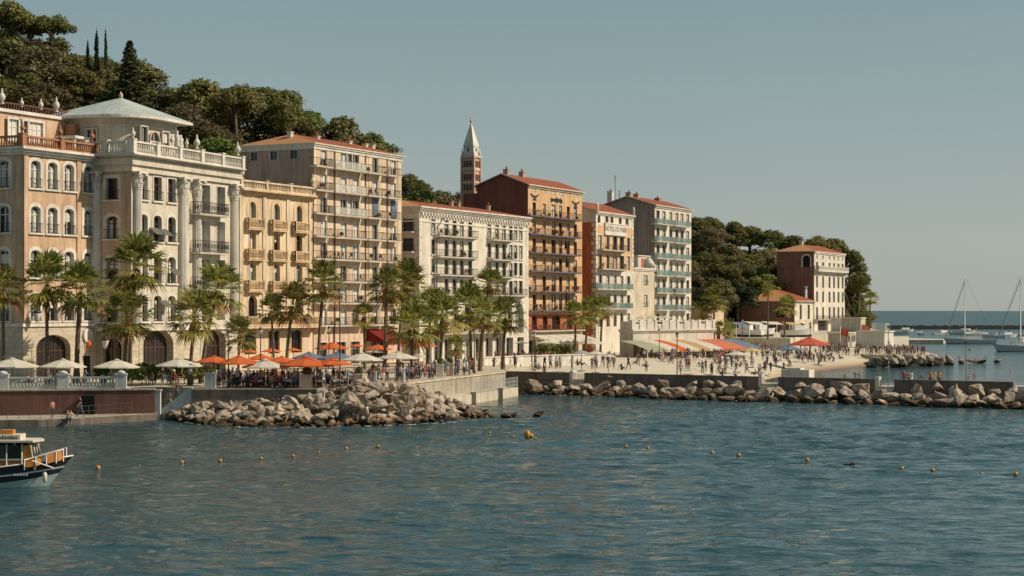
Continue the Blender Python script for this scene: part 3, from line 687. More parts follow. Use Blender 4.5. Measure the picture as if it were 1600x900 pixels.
for px in (835, 851, 865, 877.5, 889, 901): b.window(b.ax(px), b.az(865, 304), b.az(865, 296), 1.2, d=.12, sur=.1, trim='trim_white', frame='frame_white', curtain=2, trans=0)
for px, w in ((835, 1.8), (852, 1.8), (869, 3.2), (890, 2.2)): b.window(b.ax(px), b.az(865, 514), b.az(865, 494), w, d=.4, frame='wood_dark', trim='warm_red', curtain=0)
zw = b.az(865, 491)
for px in (832, 847, 861, 874, 886.5, 899): b.window(b.ax(px), .1, 2.7, 2.6, d=.8, trim='pale_stone', frame='frame_grey', curtain=0)
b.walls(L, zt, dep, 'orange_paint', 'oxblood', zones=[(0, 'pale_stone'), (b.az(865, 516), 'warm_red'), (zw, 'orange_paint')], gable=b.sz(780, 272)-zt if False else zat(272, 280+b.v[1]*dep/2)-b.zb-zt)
b.band(zt-.45, zt, .35, 'cream', steps=2, flank=False)
mb = MB(); mb.box(.02, 9, dep+.01, b.sy(724), 0, b.sz(735, 302)); b.part('rear_wing', mb, M['oxblood'])
rf = b.roof(0, L, dep, zt+.02, b.root and (zat(271, 280+b.v[1]*dep/2)-b.zb-zt), over=.45, hips=(False, False))
pk = zat(271, 280+b.v[1]*dep/2)-b.zb-zt
for x in (.9, 6.5): b.chimney(rf, x, dep/2-.3, zt+pk-.4, 1.0, .8, 'chimney_stone')
b.balcony(.2, L-.2, b.az(865, 516), shift=False, d=.8, h=.9, iron='bronze_iron')
for x0 in (.4, 5.2, 10.0, 14.8):
    mb = MB(); w_ = 4.5; mb.poly([(x0, -.05, 3.6), (x0+w_, -.05, 3.6), (x0+w_, -3.4, 2.75), (x0, -3.4, 2.75)])
    for k in range(9): a = x0+w_*k/9; mb.poly([(a, -3.4, 2.75), (a+w_/9, -3.4, 2.75), (a+w_/9-.08, -3.42, 2.4), (a+.08, -3.42, 2.4)])
    b.part('white_awning', mb, M['cloth_white'])
# wall ornaments: two dark winged emblems and a scrolled motto between them
for px, py in ((835, 309), (899, 320)):
    mb = MB(); x, z = b.ax(px), b.az(px, py)
    mb.poly([(x, -.08, z-.5), (x+.35, -.08, z-.1), (x+.2, -.08, z+.45), (x-.2, -.08, z+.35), (x-.3, -.08, z-.15)])
    for s_ in (-1, 1): mb.poly([(x+s_*.2, -.09, z), (x+s_*.9, -.09, z+.15), (x+s_*1.7, -.09, z+.65), (x+s_*1.1, -.09, z+.6), (x+s_*.5, -.09, z+.35)]); mb.poly([(x+s_*.1, -.1, z-.3), (x+s_*.8, -.1, z-.55), (x+s_*.4, -.1, z-.1)])
    b.part('wall_emblem', mb, M['iron'])
mb = MB(); xs, xe = b.ax(860.5), b.ax(878); x = xs
while x < xe:
    w = .3+R.random()*.45; t = (x-xs)/(xe-xs); z = b.az(869, 314.5)+.15*math.sin(t*PI); mb.box(x, x+w*.75, -.09, -.01, z-.35*R.random()-.1, z+.25+.2*R.random(), 0); x += w
mb.box(xs, xe, -.05, -.01, b.az(869, 318.5), b.az(869, 317.5), 1); b.part('wall_motto', mb, [M['iron'], M['trim_white']])
for px, y0, y1 in ((877, 372, 396), (878, 455, 484), (878.5, 400, 424)):
    mb = MB(); x = b.ax(px); z0, z1 = b.az(px, y1), b.az(px, y0); mb.lathe([(.05, z0+.6), (.35, z0+.8), (.2, z1-.5), (.03, z1)], 8, 0, (x, -.9, 0)); mb.tube([(x, -.9, z0), (x, -.9, z1)], .04, 5); b.part('folded_parasol', mb, M['iron'])

# ------------------------------------------------------------------ small white and orange hotel
b7 = b = Bld('quoined_hotel', 931, 303, 2.4, 'narrow white and orange hotel with quoins and a red flank, right of the orange house')
L = b.ax(989.5); zt = b.az(931, 330)
cs = (938, 950, 961, 971.5, 982)
b.rows((935.5, 948, 956, 969, 979.5), [(338, 350)], 956, 1.2, d=.25, sur=.1, frame='frame_brown', curtain=0, trans=0)
for k, (yt, yb) in enumerate(((369, 391.5), (399, 421), (431, 452), (461, 482), (490, 510))):
    for px in cs: b.window(b.ax(px), b.az(960, yb), b.az(960, yt), 1.9 if px in (961, 971.5) and k < 2 else 1.25, d=.3, sur=.12, frame='wood_dark', curtain=(0, 0, 1), trans=.6)
    z = b.az(960, yb)
    if k < 2: b.balcony(b.ax(942), b.ax(980), z, d=1.1, h=1.0, iron='bronze_iron', bracket=.3)
    elif k < 4: b.balcony(b.ax(934), b.ax(989), z, d=1.1, h=1.0, kind='glass', iron='teal')
b.walls(L, zt, 12, 'white_paint', 'warm_red', zones=[(0, 'white_paint'), (b.az(960, 423), 'orange_paint'), (b.az(960, 354), 'white_paint')], fzones=[(0, 'warm_red'), (b.az(931, 347), 'trim_white')], gable=2.2)
b.band(zt-.6, zt, .45, 'trim_white', steps=3, flank=False)
rf = b.roof(0, L, 12, zt+.02, 2.2, over=.4, hips=(False, False)); b.chimney(rf, 3.2, 5.5, zt+1.8, 1.0, .9)
for e in (0, 1):
    mb = MB()
    for k in range(int(zt/.8)):
        q = .8 if k % 2 else .5
        if e: mb.box(L-q, L+.04, -.05, .03, k*.8+.3, k*.8+.95)
        else: mb.box(-.05, q, -.05, .03, k*.8+.3, k*.8+.95); mb.box(-.05, -.001, .031, q, k*.8+.3, k*.8+.95)
    b.part('quoin_strip', mb, M['trim_white'])
mb = MB(); xs, xe = b.ax(944), b.ax(977); z0, z1 = b.az(960, 366), b.az(960, 351)
mb.box(xs, xe, -.25, -.01, z0, z1, 0); mb.box(xs-.15, xe+.15, -.35, -.01, z1, z1+.2, 0); mb.box(xs-.15, xe+.15, -.35, -.01, z0-.25, z0, 0)
npn = b.part('name_panel', mb, M['trim_white'])
txt = bpy.data.curves.new('lettering', 'FONT'); txt.body = 'HOTEL DE PARIS'; txt.size = 1.25; txt.align_x = 'CENTER'; txt.align_y = 'CENTER'; txt.extrude = .03
to = bpy.data.objects.new('t', txt); COL.objects.link(to); lm = bpy.data.meshes.new_from_object(to.evaluated_get(bpy.context.evaluated_depsgraph_get())); bpy.data.objects.remove(to)
o = link('lettering', lm, npn); o.location = ((xs+xe)/2, -.29, (z0+z1)/2); o.rotation_euler = (PI/2, 0, 0); lm.materials.clear(); lm.materials.append(mat('faded_letter', (.40, .38, .34), .8, .1))
for x in (.3, L-.3): mb = MB(); mb.lathe([(.25, 0), (.3, .2), (.12, .4), (.28, .9), (.05, 1.5)], 8, 0, (x, -.2, zt+.1)); b.part('finial', mb, M['trim_white'])

# narrow annex
b = Bld('annex_house', 990, 319, 2.4, 'narrow pale annex house with a flat roof, right of the quoined hotel')
L = b.ax(1022.5); zt = b.az(990, 420)
for yt, yb in ((430, 445), (460, 479)): b.window(b.ax(1009), b.az(1009, yb), b.az(1009, yt), 1.6, d=.25, sur=.15, frame='frame_grey', curtain=2, rail=.9)
b.walls(L, zt, 10, 'pale_stone', 'pale_stone'); b.band(zt-.3, zt+.25, .3, 'trim_white', steps=2)
mb = MB(); xa, xb = b.ax(1000, 3), b.ax(1013, 3); mb.box(xa-1, xb+1, 3, 6.5, zt-.1, zt+2.6, 0); mb.box(xa-1.2, xb+1.2, 2.8, 6.7, zt+2.6, zt+2.8, 0); mb.box(xa+.6, xb-.4, 2.9, 2.97, zt+.2, zt+2.2, 1); b.part('roof_hut', mb, [M['trim_white'], M['warm_red']])
mb = MB(); mb.lathe([(.9, 0), (.95, .6), (1.1, .7), (.9, 1.3), (.5, 1.8), (.15, 2.1), (.03, 2.5)], 12); b.part('roof_lantern', mb, M['trim_white'], None, (b.ax(1014, .8), .8, zt+.2))

# ------------------------------------------------------------------ grey-flanked white block
b8 = b = Bld('teal_balcony_block', 1023, 335, 2.4, 'tall pale block with teal glass balconies and a blank grey gable flank')
L = b.ax(1080); zt = b.az(1023, 320); dep = b.sy(938)
for yt, yb in ((330, 351), (357, 378), (384, 404), (410, 431), (436.5, 457.5), (463, 484), (490, 506)):
    z = b.az(1037, yb)
    for px in (1028, 1037.5, 1048, 1057.5, 1065.5, 1074.5): b.window(b.ax(px), z, b.az(1037, yt), 1.45, d=.28, sur=.08, frame='shutter_grey', curtain=(0, 0, 0, 1, 3, 2), trans=.6)
    if yb < 500: b.balcony(b.ax(1026.5), b.ax(1051), z, d=1.1, h=1.0, kind='glass', iron='teal'); b.balcony(b.ax(1055.5), b.ax(1079.5), z, d=1.1, h=1.0, kind='glass', iron='teal')
pk = zat(306, 335+b.v[1]*dep/2)-b.zb-zt
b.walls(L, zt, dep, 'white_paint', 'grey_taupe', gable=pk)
b.band(zt-.5, zt, .35, 'trim_white', steps=2, flank=False)
rf = b.roof(0, L, dep, zt+.02, pk, over=.45, hips=(False, False))
for x, y, h, m in ((.8, dep/2, 1.0, 'chimney_stone'), (4.6, dep/2, .9, 'chimney_stone'), (14, dep*.45, .8, 'brick_red'), (.8, dep*.84, 2.6, 'slab_white')): b.chimney(rf, x, y, zt+pk*(1-abs(y-dep/2)/(dep/2))-.4, h, 1.0, m)
for y, h in ((dep*.80, 5.2), (dep*.72, 2.2)):
    mb = MB(); z = zt+pk*.5; mb.tube([(2, y, z), (2, y, z+h)], .05, 5)
    for k in range(4): mb.tube([(2-.5, y, z+h-.2-.3*k), (2.5, y, z+h-.2-.3*k)], .025, 4)
    b.part('aerial', mb, M['iron'], rf)

# ------------------------------------------------------------------ bell tower
D = 330.0; tw = empty('bell_tower', W(736, D, 2.6), b.rot); tag(tw, 'slender brick bell tower with a white pyramid spire, behind the dark red gable', 'tower')
a = 2.45; hz = lambda y: zat(y, D)-2.6
mb = MB(); mb.box(-a/2, a/2, -a/2, a/2, 0, hz(245), 0)
tb = mb.build('shaft', M['campanile_brick'], tw)
for y0, y1, p in ((247, 243, .22), (267, 263, .16), (287, 285, .12), (306, 303, .15)): mb = MB(); mb.box(-a/2-p, a/2+p, -a/2-p, a/2+p, hz(y0), hz(y1)); mb.build('cornice', M['pale_stone'], tw)
for s1 in (-1, 1):
    for s2 in (-1, 1): mb = MB(); mb.box(s1*a/2-.18+s1*.06, s1*a/2+.18+s1*.06, s2*a/2-.18+s2*.06, s2*a/2+.18+s2*.06, 0, hz(246)); mb.build('corner_pilaster', M['campanile_brick'], tw)
for yt, yb in ((252, 261), (273, 282), (289, 298)):
    for face in (0, 1):
        for k in (-1, 0, 1):
            w = .45; h = round((hz(yt)-hz(yb))*10)/10; fm, pm = window_meshes(w, h, 2, .12, .05, 'campanile_brick', 'wood_dark', 'pane_dark', 0, False, 0)
            o = link('arch_opening', fm, tw, (k*.62-w/2, -a/2-.14, hz(yb)) if face == 0 else (-a/2-.14, k*.62+w/2, hz(yb)), 0 if face == 0 else -PI/2); link('pane', pm, o)
mb = MB(); q = a*.42; z0, z1, z2 = hz(243), hz(229), hz(190)
mb.box(-q, q, -q, q, z0, z1)
for s1, s2 in ((1, 0), (-1, 0), (0, 1), (0, -1)):
    for k in (-1, 1):
        c = (s1*q+s2*k*q*.0, s2*q, z1)
    t = (s2, s1); mb.poly([(s1*(q+.05)+t[0]*q*.8, s2*(q+.05)+t[1]*q*.8, z0), (s1*(q+.05)-t[0]*q*.8, s2*(q+.05)-t[1]*q*.8, z0), (s1*(q+.05)-t[0]*q*.8, s2*(q+.05)-t[1]*q*.8, z1-.6), (s1*(q+.05), s2*(q+.05), z1+.7), (s1*(q+.05)+t[0]*q*.8, s2*(q+.05)+t[1]*q*.8, z1-.6)])
    mb.poly([(s1*(q+.09)+.22*math.cos(w_)*t[0], s2*(q+.09)+.22*math.cos(w_)*t[1], z0+1.0+.35*math.sin(w_)) for w_ in [2*PI*i/10 for i in range(10)]], 1)
for i in range(4):
    c = [(-q-.1, -q-.1), (q+.1, -q-.1), (q+.1, q+.1), (-q-.1, q+.1)]; mb.poly([(*c[i], z1), (*c[(i+1) % 4], z1), (0, 0, z2)])
for s1 in (-1, 1):
    for s2 in (-1, 1): mb.lathe([(.2, 0), (.22, .4), (.02, 1.5)], 6, 0, (s1*(q+.15), s2*(q+.15), z0))
mb.build('spire', [M['trim_white'], M['pane_dark']], tw)
mb = MB(); mb.lathe([(.12, -.2), (.28, .1), (.1, .35), (.16, .6), (.14, .85), (.04, 1.0)], 8, 0, (0, 0, z2)); mb.box(-.3, .3, -.04, .04, z2+.62, z2+.7); mb.build('finial', M['cream_trim'], tw)

# ------------------------------------------------------------------ white terrace restaurant with the striped awning
bt = b = Bld('terrace_restaurant', 989, 284, 2.4, 'long low white restaurant with a planted roof terrace above the striped awning', u=(.74, .67))
L = b.ax(1115); zt = b.az(1000, 507)
for k in range(12): b.window(L*(k+.5)/12, .1, b.az(1050, 531), L/12-.5, d=1.2, trim='trim_white', frame='wood_dark', curtain=0, trans=.8)
b.walls(L, zt-.8, 3, 'white_paint', 'white_paint')
mb = MB(); n = 11
for k in range(n+1): x = L*k/n; mb.box(x-.3, x+.3, -.12, .35, zt-1.0, zt+.75)
for k in range(n): mb.box(L*k/n+.3, L*(k+1)/n-.3, 0, .2, zt-.8, zt+(.55 if k % 3 else .1)); mb.box(L*k/n+.3, L*(k+1)/n-.3, -.04, .24, zt+.42, zt+.6)
mb.box(0, .2, .35, 2.9, zt-.8, zt+.5); b.part('parapet', mb, M['trim_white'])
b.band(zt-1.3, zt-.8, .35, 'trim_white', steps=2)
aw = [('sage', 9), ('white', 5), ('orange', 4), ('white', 5), ('tan', 5), ('white', 6), ('coral', 8), ('coral', 3), ('blue', 7)]
tot = sum(w for _, w in aw); x = -3.0; span = L+8
zf, zb_ = b.az(1050, 546, -6), b.az(1050, 531)
keys = ['sage', 'white', 'orange', 'tan', 'coral', 'blue']; mb = MB()
for k, w in aw:
    w_ = span*w/tot; mi = keys.index(k)
    P = [(x, -.06, zb_), (x+w_, -.06, zb_), (x+w_, -3.2, (zb_+zf)/2+.12), (x, -3.2, (zb_+zf)/2+.12)]; mb.poly(P, mi)
    mb.poly([P[3], P[2], (x+w_, -6, zf), (x, -6, zf)], mi); mb.poly([(x, -6, zf), (x+w_, -6, zf), (x+w_, -6.02, zf-.4), (x, -6.02, zf-.4)], mi); x += w_
aw_ = b.part('striped_awning', mb, [M['cloth_'+k] for k in keys])
for k in range(9): mb = MB(); q = -2.8+span*.99*k/8; mb.tube([(q, -5.9, 0), (q, -5.9, zf)], .06, 6); b.part('awning_post', mb, M['white_plastic'], aw_)

# ------------------------------------------------------------------ the houses at the point
b9 = b = Bld('point_house', 1272, 450, 4.5, 'five-storey white house with a dark brown flank standing alone at the point')
L = b.ax(1320); zt = b.az(1272, 392); dep = b.sy(1214)
cs = (1276.5, 1286, 1296, 1303, 1310, 1316.5)
for yt, yb, ar in ((410.5, 422, 0), (432, 450, 0), (456, 472.5, 0), (480, 499, 0)): b.rows(cs, [(yt, yb)], 1296, 1.5, arch=ar, d=.3, sur=.12, frame='shutter_grey', curtain=0, trans=.6)
b.rows(cs, [(399.5, 406)], 1296, 1.2, arch=2, d=.12, sur=.1, frame='frame_white', curtain=2, trans=0)
b.window(b.ax(1286), .05, 2.9, 9.0, d=.8, trim='trim_white', frame='frame_grey', curtain=0)
b.window(b.sy(1260), b.sz(1260, 417), b.sz(1260, 399), 2.0, arch=2, sur=.3, d=.3, frame='wood_dark', side=True, curtain=0)
b.walls(L, zt, dep, 'white_paint', 'brick_brown'); b.band(zt-.7, zt, .4, 'trim_white', steps=2, flank=False)
b.balcony(.2, L-.2, b.az(1296, 423), shift=False, d=1.1, h=1.0, kind='stone', iron='trim_white', slab='trim_white', t=.4, bracket=.7)
b.balcony(.2, L-.2, b.az(1296, 499), shift=False, d=1.0, h=1.0)
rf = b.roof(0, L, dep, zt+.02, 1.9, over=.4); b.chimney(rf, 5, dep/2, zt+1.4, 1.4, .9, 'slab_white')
mb = MB(); y = b.sy(1260); mb.tube([(-.2, y, b.sz(1260, 468)), (-.2, y, b.sz(1260, 449))], .45, 8); mb.tube([(-.2, y, b.sz(1260, 449)), (-.2, y, b.sz(1260, 447))], .6, 8); b.part('flue', mb, M['frame_white'])
b10 = b = Bld('low_house', 1241.5, 436, 4.5, 'low house with a hip roof and dark brown flank, left of the point house')
L = b.ax(1271.5); zt = b.az(1241.5, 470); dep = b.sy(1157)
b.rows((1251, 1263.5), [(476, 499)], 1251, 1.7, d=.3, sur=.15, frame='shutter_grey', curtain=0)
b.rows((1247, 1256, 1266), [(506, 520)], 1251, 1.6, d=.3, sur=.1, frame='frame_brown', curtain=0)
b.window(b.sy(1220), b.sz(1220, 496), b.sz(1220, 485), 2.5, side=True, d=.2, frame='frame_brown', curtain=0)
b.walls(L, zt, dep, 'white_paint', 'brick_brown', zones=[(0, 'pale_stone'), (b.az(1251, 500), 'white_paint')])
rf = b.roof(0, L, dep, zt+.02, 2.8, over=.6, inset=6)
b = Bld('pink_cottage', 1106, 360, 3.5, 'small pink cottage with a red door behind the palms below the wooded point')
L = b.ax(1131); zt = b.az(1106, 479); b.window(b.ax(1112), .8, 3.0, 1.3, d=.2, sur=.1, frame='frame_white'); b.window(b.ax(1122), .2, 3.2, 1.8, d=.2, trim='warm_red', frame='warm_red', curtain=0, name='door')
b.walls(L, zt, 7, 'pink', 'taupe'); b.band(zt-.2, zt+.1, .5, 'slab_white', steps=1)
# ------------------------------------------------------------------ land
def struct(name, mb, mats, loc=(0, 0, 0)): return tag(mb.build(name, mats, None, loc), kind='structure')
def lerp(a, b, t): return a+(b-a)*t
def interp(tab, x):
    if x <= tab[0][0]: return tab[0][1]
    for (x0, y0), (x1, y1) in zip(tab, tab[1:]):
        if x <= x1: return lerp(y0, y1, (x-x0)/(x1-x0))
    return tab[-1][1]
TZ = 2.8
wl = [(-700, 155), (0, 157.5), (243, 160), (556, 161)]
def wallD(px): return interp(wl, px)
tp = [W(-700, 155)[:2], W(0, 157.5)[:2], W(243, 160)[:2], W(245, 163.2)[:2], W(300, 163.2)[:2], W(300, 160.2)[:2], W(556, 161)[:2], W(785, 206)[:2], W(815, 262)[:2], W(860, 300)[:2], W(860, 460)[:2], W(-900, 460)[:2]]
mb = MB(); mb.prism(tp, -1, TZ, 1, 0); struct('terrace', mb, [M['pavement'], M['concrete']])
# plaza and beach behind the jetty
JD = lambda px: (lambda k: (lambda s: 214.5+(-.5169)*s+3.45)((k*214.5+1.0)/(.8561+k*.5169)))((px-800)/F)
FR = [(785, JD(785), 2.40), (860, JD(860), 2.36), (900, JD(900), 2.3), (1000, JD(1000), 2.2), (1090, JD(1090), 1.75), (1170, 222, .9), (1232, 268, .0), (1300, 291, -.05), (1352, 312, -.1), (1420, 318, -.2)]
BD, BZ = 345, 2.6
def plaza(px):
    d = interp([(a, b_) for a, b_, _ in FR], px); z = interp([(a, c) for a, _, c in FR], px); return d, z
def gz(px, py):
    """ground point of the plaza / beach under a photo pixel"""
    d, z = plaza(px); s = (BZ-z)/(BD-d); k = (py-HY)/F
    D = (H-z+s*d)/(k+s); D = max(d, D); D2 = min(D, 420); return W(px, D2, z+s*(D2-d) if D2 < BD else BZ)
mb = MB(); ns = 12
for (p, d0, z0), (q, d1, z1) in zip(FR, FR[1:]):
    for k in range(ns):
        a, c = k/ns, (k+1)/ns
        mb.poly([W(p, lerp(d0, BD, a), lerp(z0, BZ, a)), W(q, lerp(d1, BD, a), lerp(z1, BZ, a)), W(q, lerp(d1, BD, c), lerp(z1, BZ, c)), W(p, lerp(d0, BD, c), lerp(z0, BZ, c))])
    mb.poly([W(p, BD, BZ), W(q, BD, BZ), W(q, 480, 2.75), W(p, 480, 2.75)])
    if z0 > .3 : mb.poly([W(p, d0, z0), W(q, d1, z1), (W(q, d1)[0]-2, d1-5, -.8), (W(p, d0)[0]-2, d0-5, -.8)])
    else: mb.poly([W(p, d0, z0), W(q, d1, z1), W(q, d1-12, -1.2), W(p, d0-12, -1.2)])
m, nt, bs = newmat('beach_sand'); bs.inputs['Roughness'].default_value = .95
g = nt.nodes.new('ShaderNodeNewGeometry'); sx = nt.nodes.new('ShaderNodeSeparateXYZ'); nt.links.new(g.outputs['Position'], sx.inputs[0])
w_ = ramp(nt, sx.outputs[2], [(.08, (.20, .13, .075)), (.5, (.44, .35, .24)), (.95, (.53, .47, .37))])
nt.links.new(mul(nt, w_, ramp(nt, noise(nt, pos(nt), .5, 6, .7), [(.3, .82), (.7, 1.08)])), bs.inputs['Base Color'])
struct('beach', mb, m)
# quay slab and platform at the point
mb = MB(); mb.prism([W(1148, 345)[:2], W(1235, 340)[:2], W(1250, 372)[:2], W(1345, 385)[:2], W(1372, 470)[:2], W(1360, 560)[:2], W(1080, 560)[:2]], -1, 4.5, 0); struct('raised_quay', mb, [M['pale_stone']])
mb = MB(); mb.prism([W(1340, 335)[:2], W(1352, 326)[:2], W(1385, 322)[:2], W(1452, 316)[:2], W(1464, 324)[:2], W(1430, 372)[:2], W(1350, 388)[:2]], -1, 1.7, 0); struct('groyne_path', mb, [M['pavement']])
mb = MB(); mb.prism([W(1395, 520)[:2], W(1474, 519)[:2], W(1478, 535)[:2], W(1400, 560)[:2]], -1, 1.1, 0); struct('stone_quay', mb, [M['pale_stone']])
mb = MB(); n = 60
for k in range(n):
    p, q = 1385+260*k/n, 1385+260*(k+1)/n; z = 1.8+.5*R.random(); mb.prism([W(p, 900)[:2], W(q, 900)[:2], W(q, 915)[:2], W(p, 915)[:2]], -1, z, 0)
tag(mb.build('breakwater', M['dark_concrete']), 'long dark breakwater lying across the water behind the moored boats', 'breakwater')
# landing under the brown wall
mb = MB(); mb.prism([W(-700, 146)[:2], W(0, 150)[:2], W(60, 150.5)[:2], W(125, 152.3)[:2], W(132, 153.2)[:2], W(246, 159.2)[:2], W(246, 161)[:2], W(-700, 157)[:2]], -1, .6, 0, 1); struct('landing', mb, [M['dark_concrete'], M['concrete']])
# walls
def run_wall(name, pts, z0, z1, th, m, label, coping=None, cat='wall'):
    """wall along a polyline of (x, y); th is measured to the camera side"""
    mb = MB(); cb = MB()
    for (x0, y0), (x1, y1) in zip(pts, pts[1:]):
        L = math.hypot(x1-x0, y1-y0); nx, ny = (y1-y0)/L, -(x1-x0)/L
        q = [(x0, y0), (x1, y1), (x1+nx*th, y1+ny*th), (x0+nx*th, y0+ny*th)]; mb.prism(q, z0, z1)
        if coping: cb.prism([(x0-nx*.1, y0-ny*.1), (x1-nx*.1, y1-ny*.1), (x1+nx*(th+.1), y1+ny*(th+.1)), (x0+nx*(th+.1), y0+ny*(th+.1))], z1+.003, z1+.15)
    o = tag(mb.build(name, M[m]), label, cat)
    if coping: cb.build('coping', M[coping], o)
    return o
xy = lambda px, D: W(px, D)[:2]
bw = run_wall('sea_wall', [xy(-700, 154.97), xy(0, 157.47), xy(242, 159.97)], .3, 2.72, .4, 'brown_wall', 'dark brown rendered sea wall below the white balustrade at the left', 'concrete')
p0, p1 = W(129, 158.3), W(150, 158.5); mb = MB(); mb.box(p0[0], p1[0], 157.9-.02, 158.7, .7, 2.3); mb.build('doorway', mat('void', (.012, .01, .01), .9, 0), bw)
run_wall('terrace_wall', [xy(300, 160.17), xy(556, 160.97)], -.8, 2.7, .35, 'dark_concrete', 'weathered grey terrace wall behind the boulders under the orange parasols', 'concrete')
qw = run_wall('quay_wall', [xy(556.5, 161.3), xy(785, 206)], -1, 2.65, .35, 'concrete', 'pale sunlit quay wall running back from the boulder mound to the jetty', 'pale_stone')
dq = Vector((xy(785, 206)[0]-xy(556, 161)[0], 206-161)).normalized(); nq = Vector((dq.y, -dq.x))
def Q(s, off): return (xy(556, 161)[0]+dq.x*s+nq.x*off, 161+dq.y*s+nq.y*off)
LQ = math.hypot(xy(785, 206)[0]-xy(556, 161)[0], 45)
mb = MB(); mb.prism([Q(10, .35), Q(10, 2.4), Q(LQ-1, 2.2), Q(LQ-1, .35)], -1, 1.0); lg = tag(mb.build('quay_ledge', M['pale_stone']), 'low white concrete ledge along the foot of the sunlit quay wall', 'ledge')
for s in (18, 28, 38): mb = MB(); a = Q(s, 2.35); mb.box(a[0]-.25, a[0]+.35, a[1]-.25, a[1]+.25, -1, 1.25); mb.build('buttress', M['concrete'], lg)
mb = MB(); s = LQ*.62
while s < LQ-1.2:
    a = Q(s, 2.2); mb.tube([(*a, 1.0), (*a, 2.2)], .035, 5); s += .55
for z in (1.3, 1.75, 2.2): mb.tube([(*Q(LQ*.62, 2.2), z), (*Q(LQ-1.2, 2.2), z)], .03, 5)
tag(mb.build('ledge_railing', M['steel']), 'metal mesh railing standing on the white ledge near the jetty root', 'railing')
# ---- jetty
JA, JB = Vector((-1.0, 214.5)), Vector((52.0, 182.5)); jd = (JB-JA).normalized(); jn = Vector((jd.y, -jd.x)); JL = (JB-JA).length
def js(px): k = (px-800)/F; return (k*JA.y-JA.x)/(jd.x-k*jd.y)
def J(s, off): return (JA.x+jd.x*s+jn.x*off, JA.y+jd.y*s+jn.y*off)
mb = MB(); mb.prism([J(-6, -.6), J(-6, -4), J(JL, -4), J(JL, -.6)], -1, 1.7); struct('jetty_path', mb, M['pavement'])
segs = [(-1.2, js(896)), (js(913), js(1191)), (js(1216), js(1374)), (js(1397), JL)]
mb = MB(); cb = MB()
for a, c in segs:
    mb.prism([J(a, 0), J(c, 0), J(c, -.6), J(a, -.6)], -1, 2.4); cb.prism([J(a, .06), J(c, .06), J(c, -.66), J(a, -.66)], 2.403, 2.52)
jw = tag(mb.build('jetty_wall', M['dark_concrete']), 'long grey parapet wall of the jetty behind the row of boulders', 'wall'); cb.build('coping', M['dark_concrete'], jw)
mb = MB(); mb.prism([J(-1.0, .9), J(js(896), .9), J(js(896), .01), J(-1.0, .01)], -1, 1.15); mb.prism([J(-1.0, .98), J(js(896), .98), J(js(896), .01), J(-1.0, .01)], 1.153, 1.3, 0)
mb.build('footing', M['dark_concrete'], jw)
for (a, c), lb in zip(((js(896), js(913)), (js(1191), js(1216)), (js(1374), js(1397))), ('near the quay', 'in the middle of the jetty', 'towards the outer end of the jetty')):
    mb = MB()
    for k in range(6): mb.prism([J(a+.01, .1+k*.5), J(c-.01, .1+k*.5), J(c-.01, -.8), J(a+.01, -.8)], -1+.0*k, 1.75-.32*k-.002*k)
    st_ = tag(mb.build('jetty_steps', M['pale_stone']), 'pale steps through a gap in the jetty wall '+lb, 'steps')
    mb = MB(); mb.prism([J(a-.45, .12), J(a+.0, .12), J(a+.0, -.72), J(a-.45, -.72)], 1.3, 2.75); mb.build('gate_post', M['trim_white'], st_)
mb = MB(); mb.prism([J(JL+.02, .3), J(JL+3, .3), J(JL+3, -1.5), J(JL+.02, -1.5)], .8, 2.1); mb.prism([J(JL+2.2, .1), J(JL+2.9, .1), J(JL+2.9, -1.0), J(JL+2.2, -1.0)], 2.1, 2.7); tag(mb.build('end_block', M['trim_white']), 'white concrete block at the outer end of the jetty wall', 'concrete block')
mb = MB(); s = js(1212); mb.prism([J(s, -1.6), J(s+3.3, -1.6), J(s+3.3, -3.2), J(s, -3.2)], 1.7, 3.3); mb.prism([J(s+.6, -1.8), J(s+2.2, -1.8), J(s+2.2, -3.0), J(s+.6, -3.0)], 3.3, 3.5); tag(mb.build('bathing_hut', M['trim_white']), 'small white block on the jetty beside the middle steps', 'hut')
# ---- stairs at the brown wall
mb = MB(); x0, x1 = W(247, 160)[0], W(299, 161)[0]; n = 10
for k in range(n): mb.box(lerp(x0, x1, k/n), lerp(x0, x1, (k+1)/n)-.001, 160.45, 163.15, -.5, .65+(TZ-.66)*(k+1)/n)
stp = tag(mb.build('stone_stairs', M['blue_white']), 'whitewashed stairs climbing from the landing to the terrace beside the brown wall', 'stairs')
mb = MB(); xl = W(262, 160)[0]
for a, c, za, zc2 in ((xl, x1+.3, 1.0, 3.0),):
    y0, y1 = 160.02, 160.44; v = [(a, y0, -.5), (c, y0, -.5), (c, y0, zc2), (a, y0, za), (a, y1, -.5), (c, y1, -.5), (c, y1, zc2), (a, y1, za)]
    for q in ((0, 1, 2, 3), (4, 5, 6, 7), (3, 2, 6, 7), (0, 3, 7, 4), (1, 2, 6, 5)): mb.poly([v[i] for i in q])
mb.build('parapet', M['blue_white'], stp)
mb = MB(); mb.box(x0-.35, x0+.2, 159.95, 160.44, -.5, 2.6); mb.box(x0-.42, x0+.27, 159.88, 160.51, 2.6, 2.75); mb.build('pillar', M['blue_white'], stp)
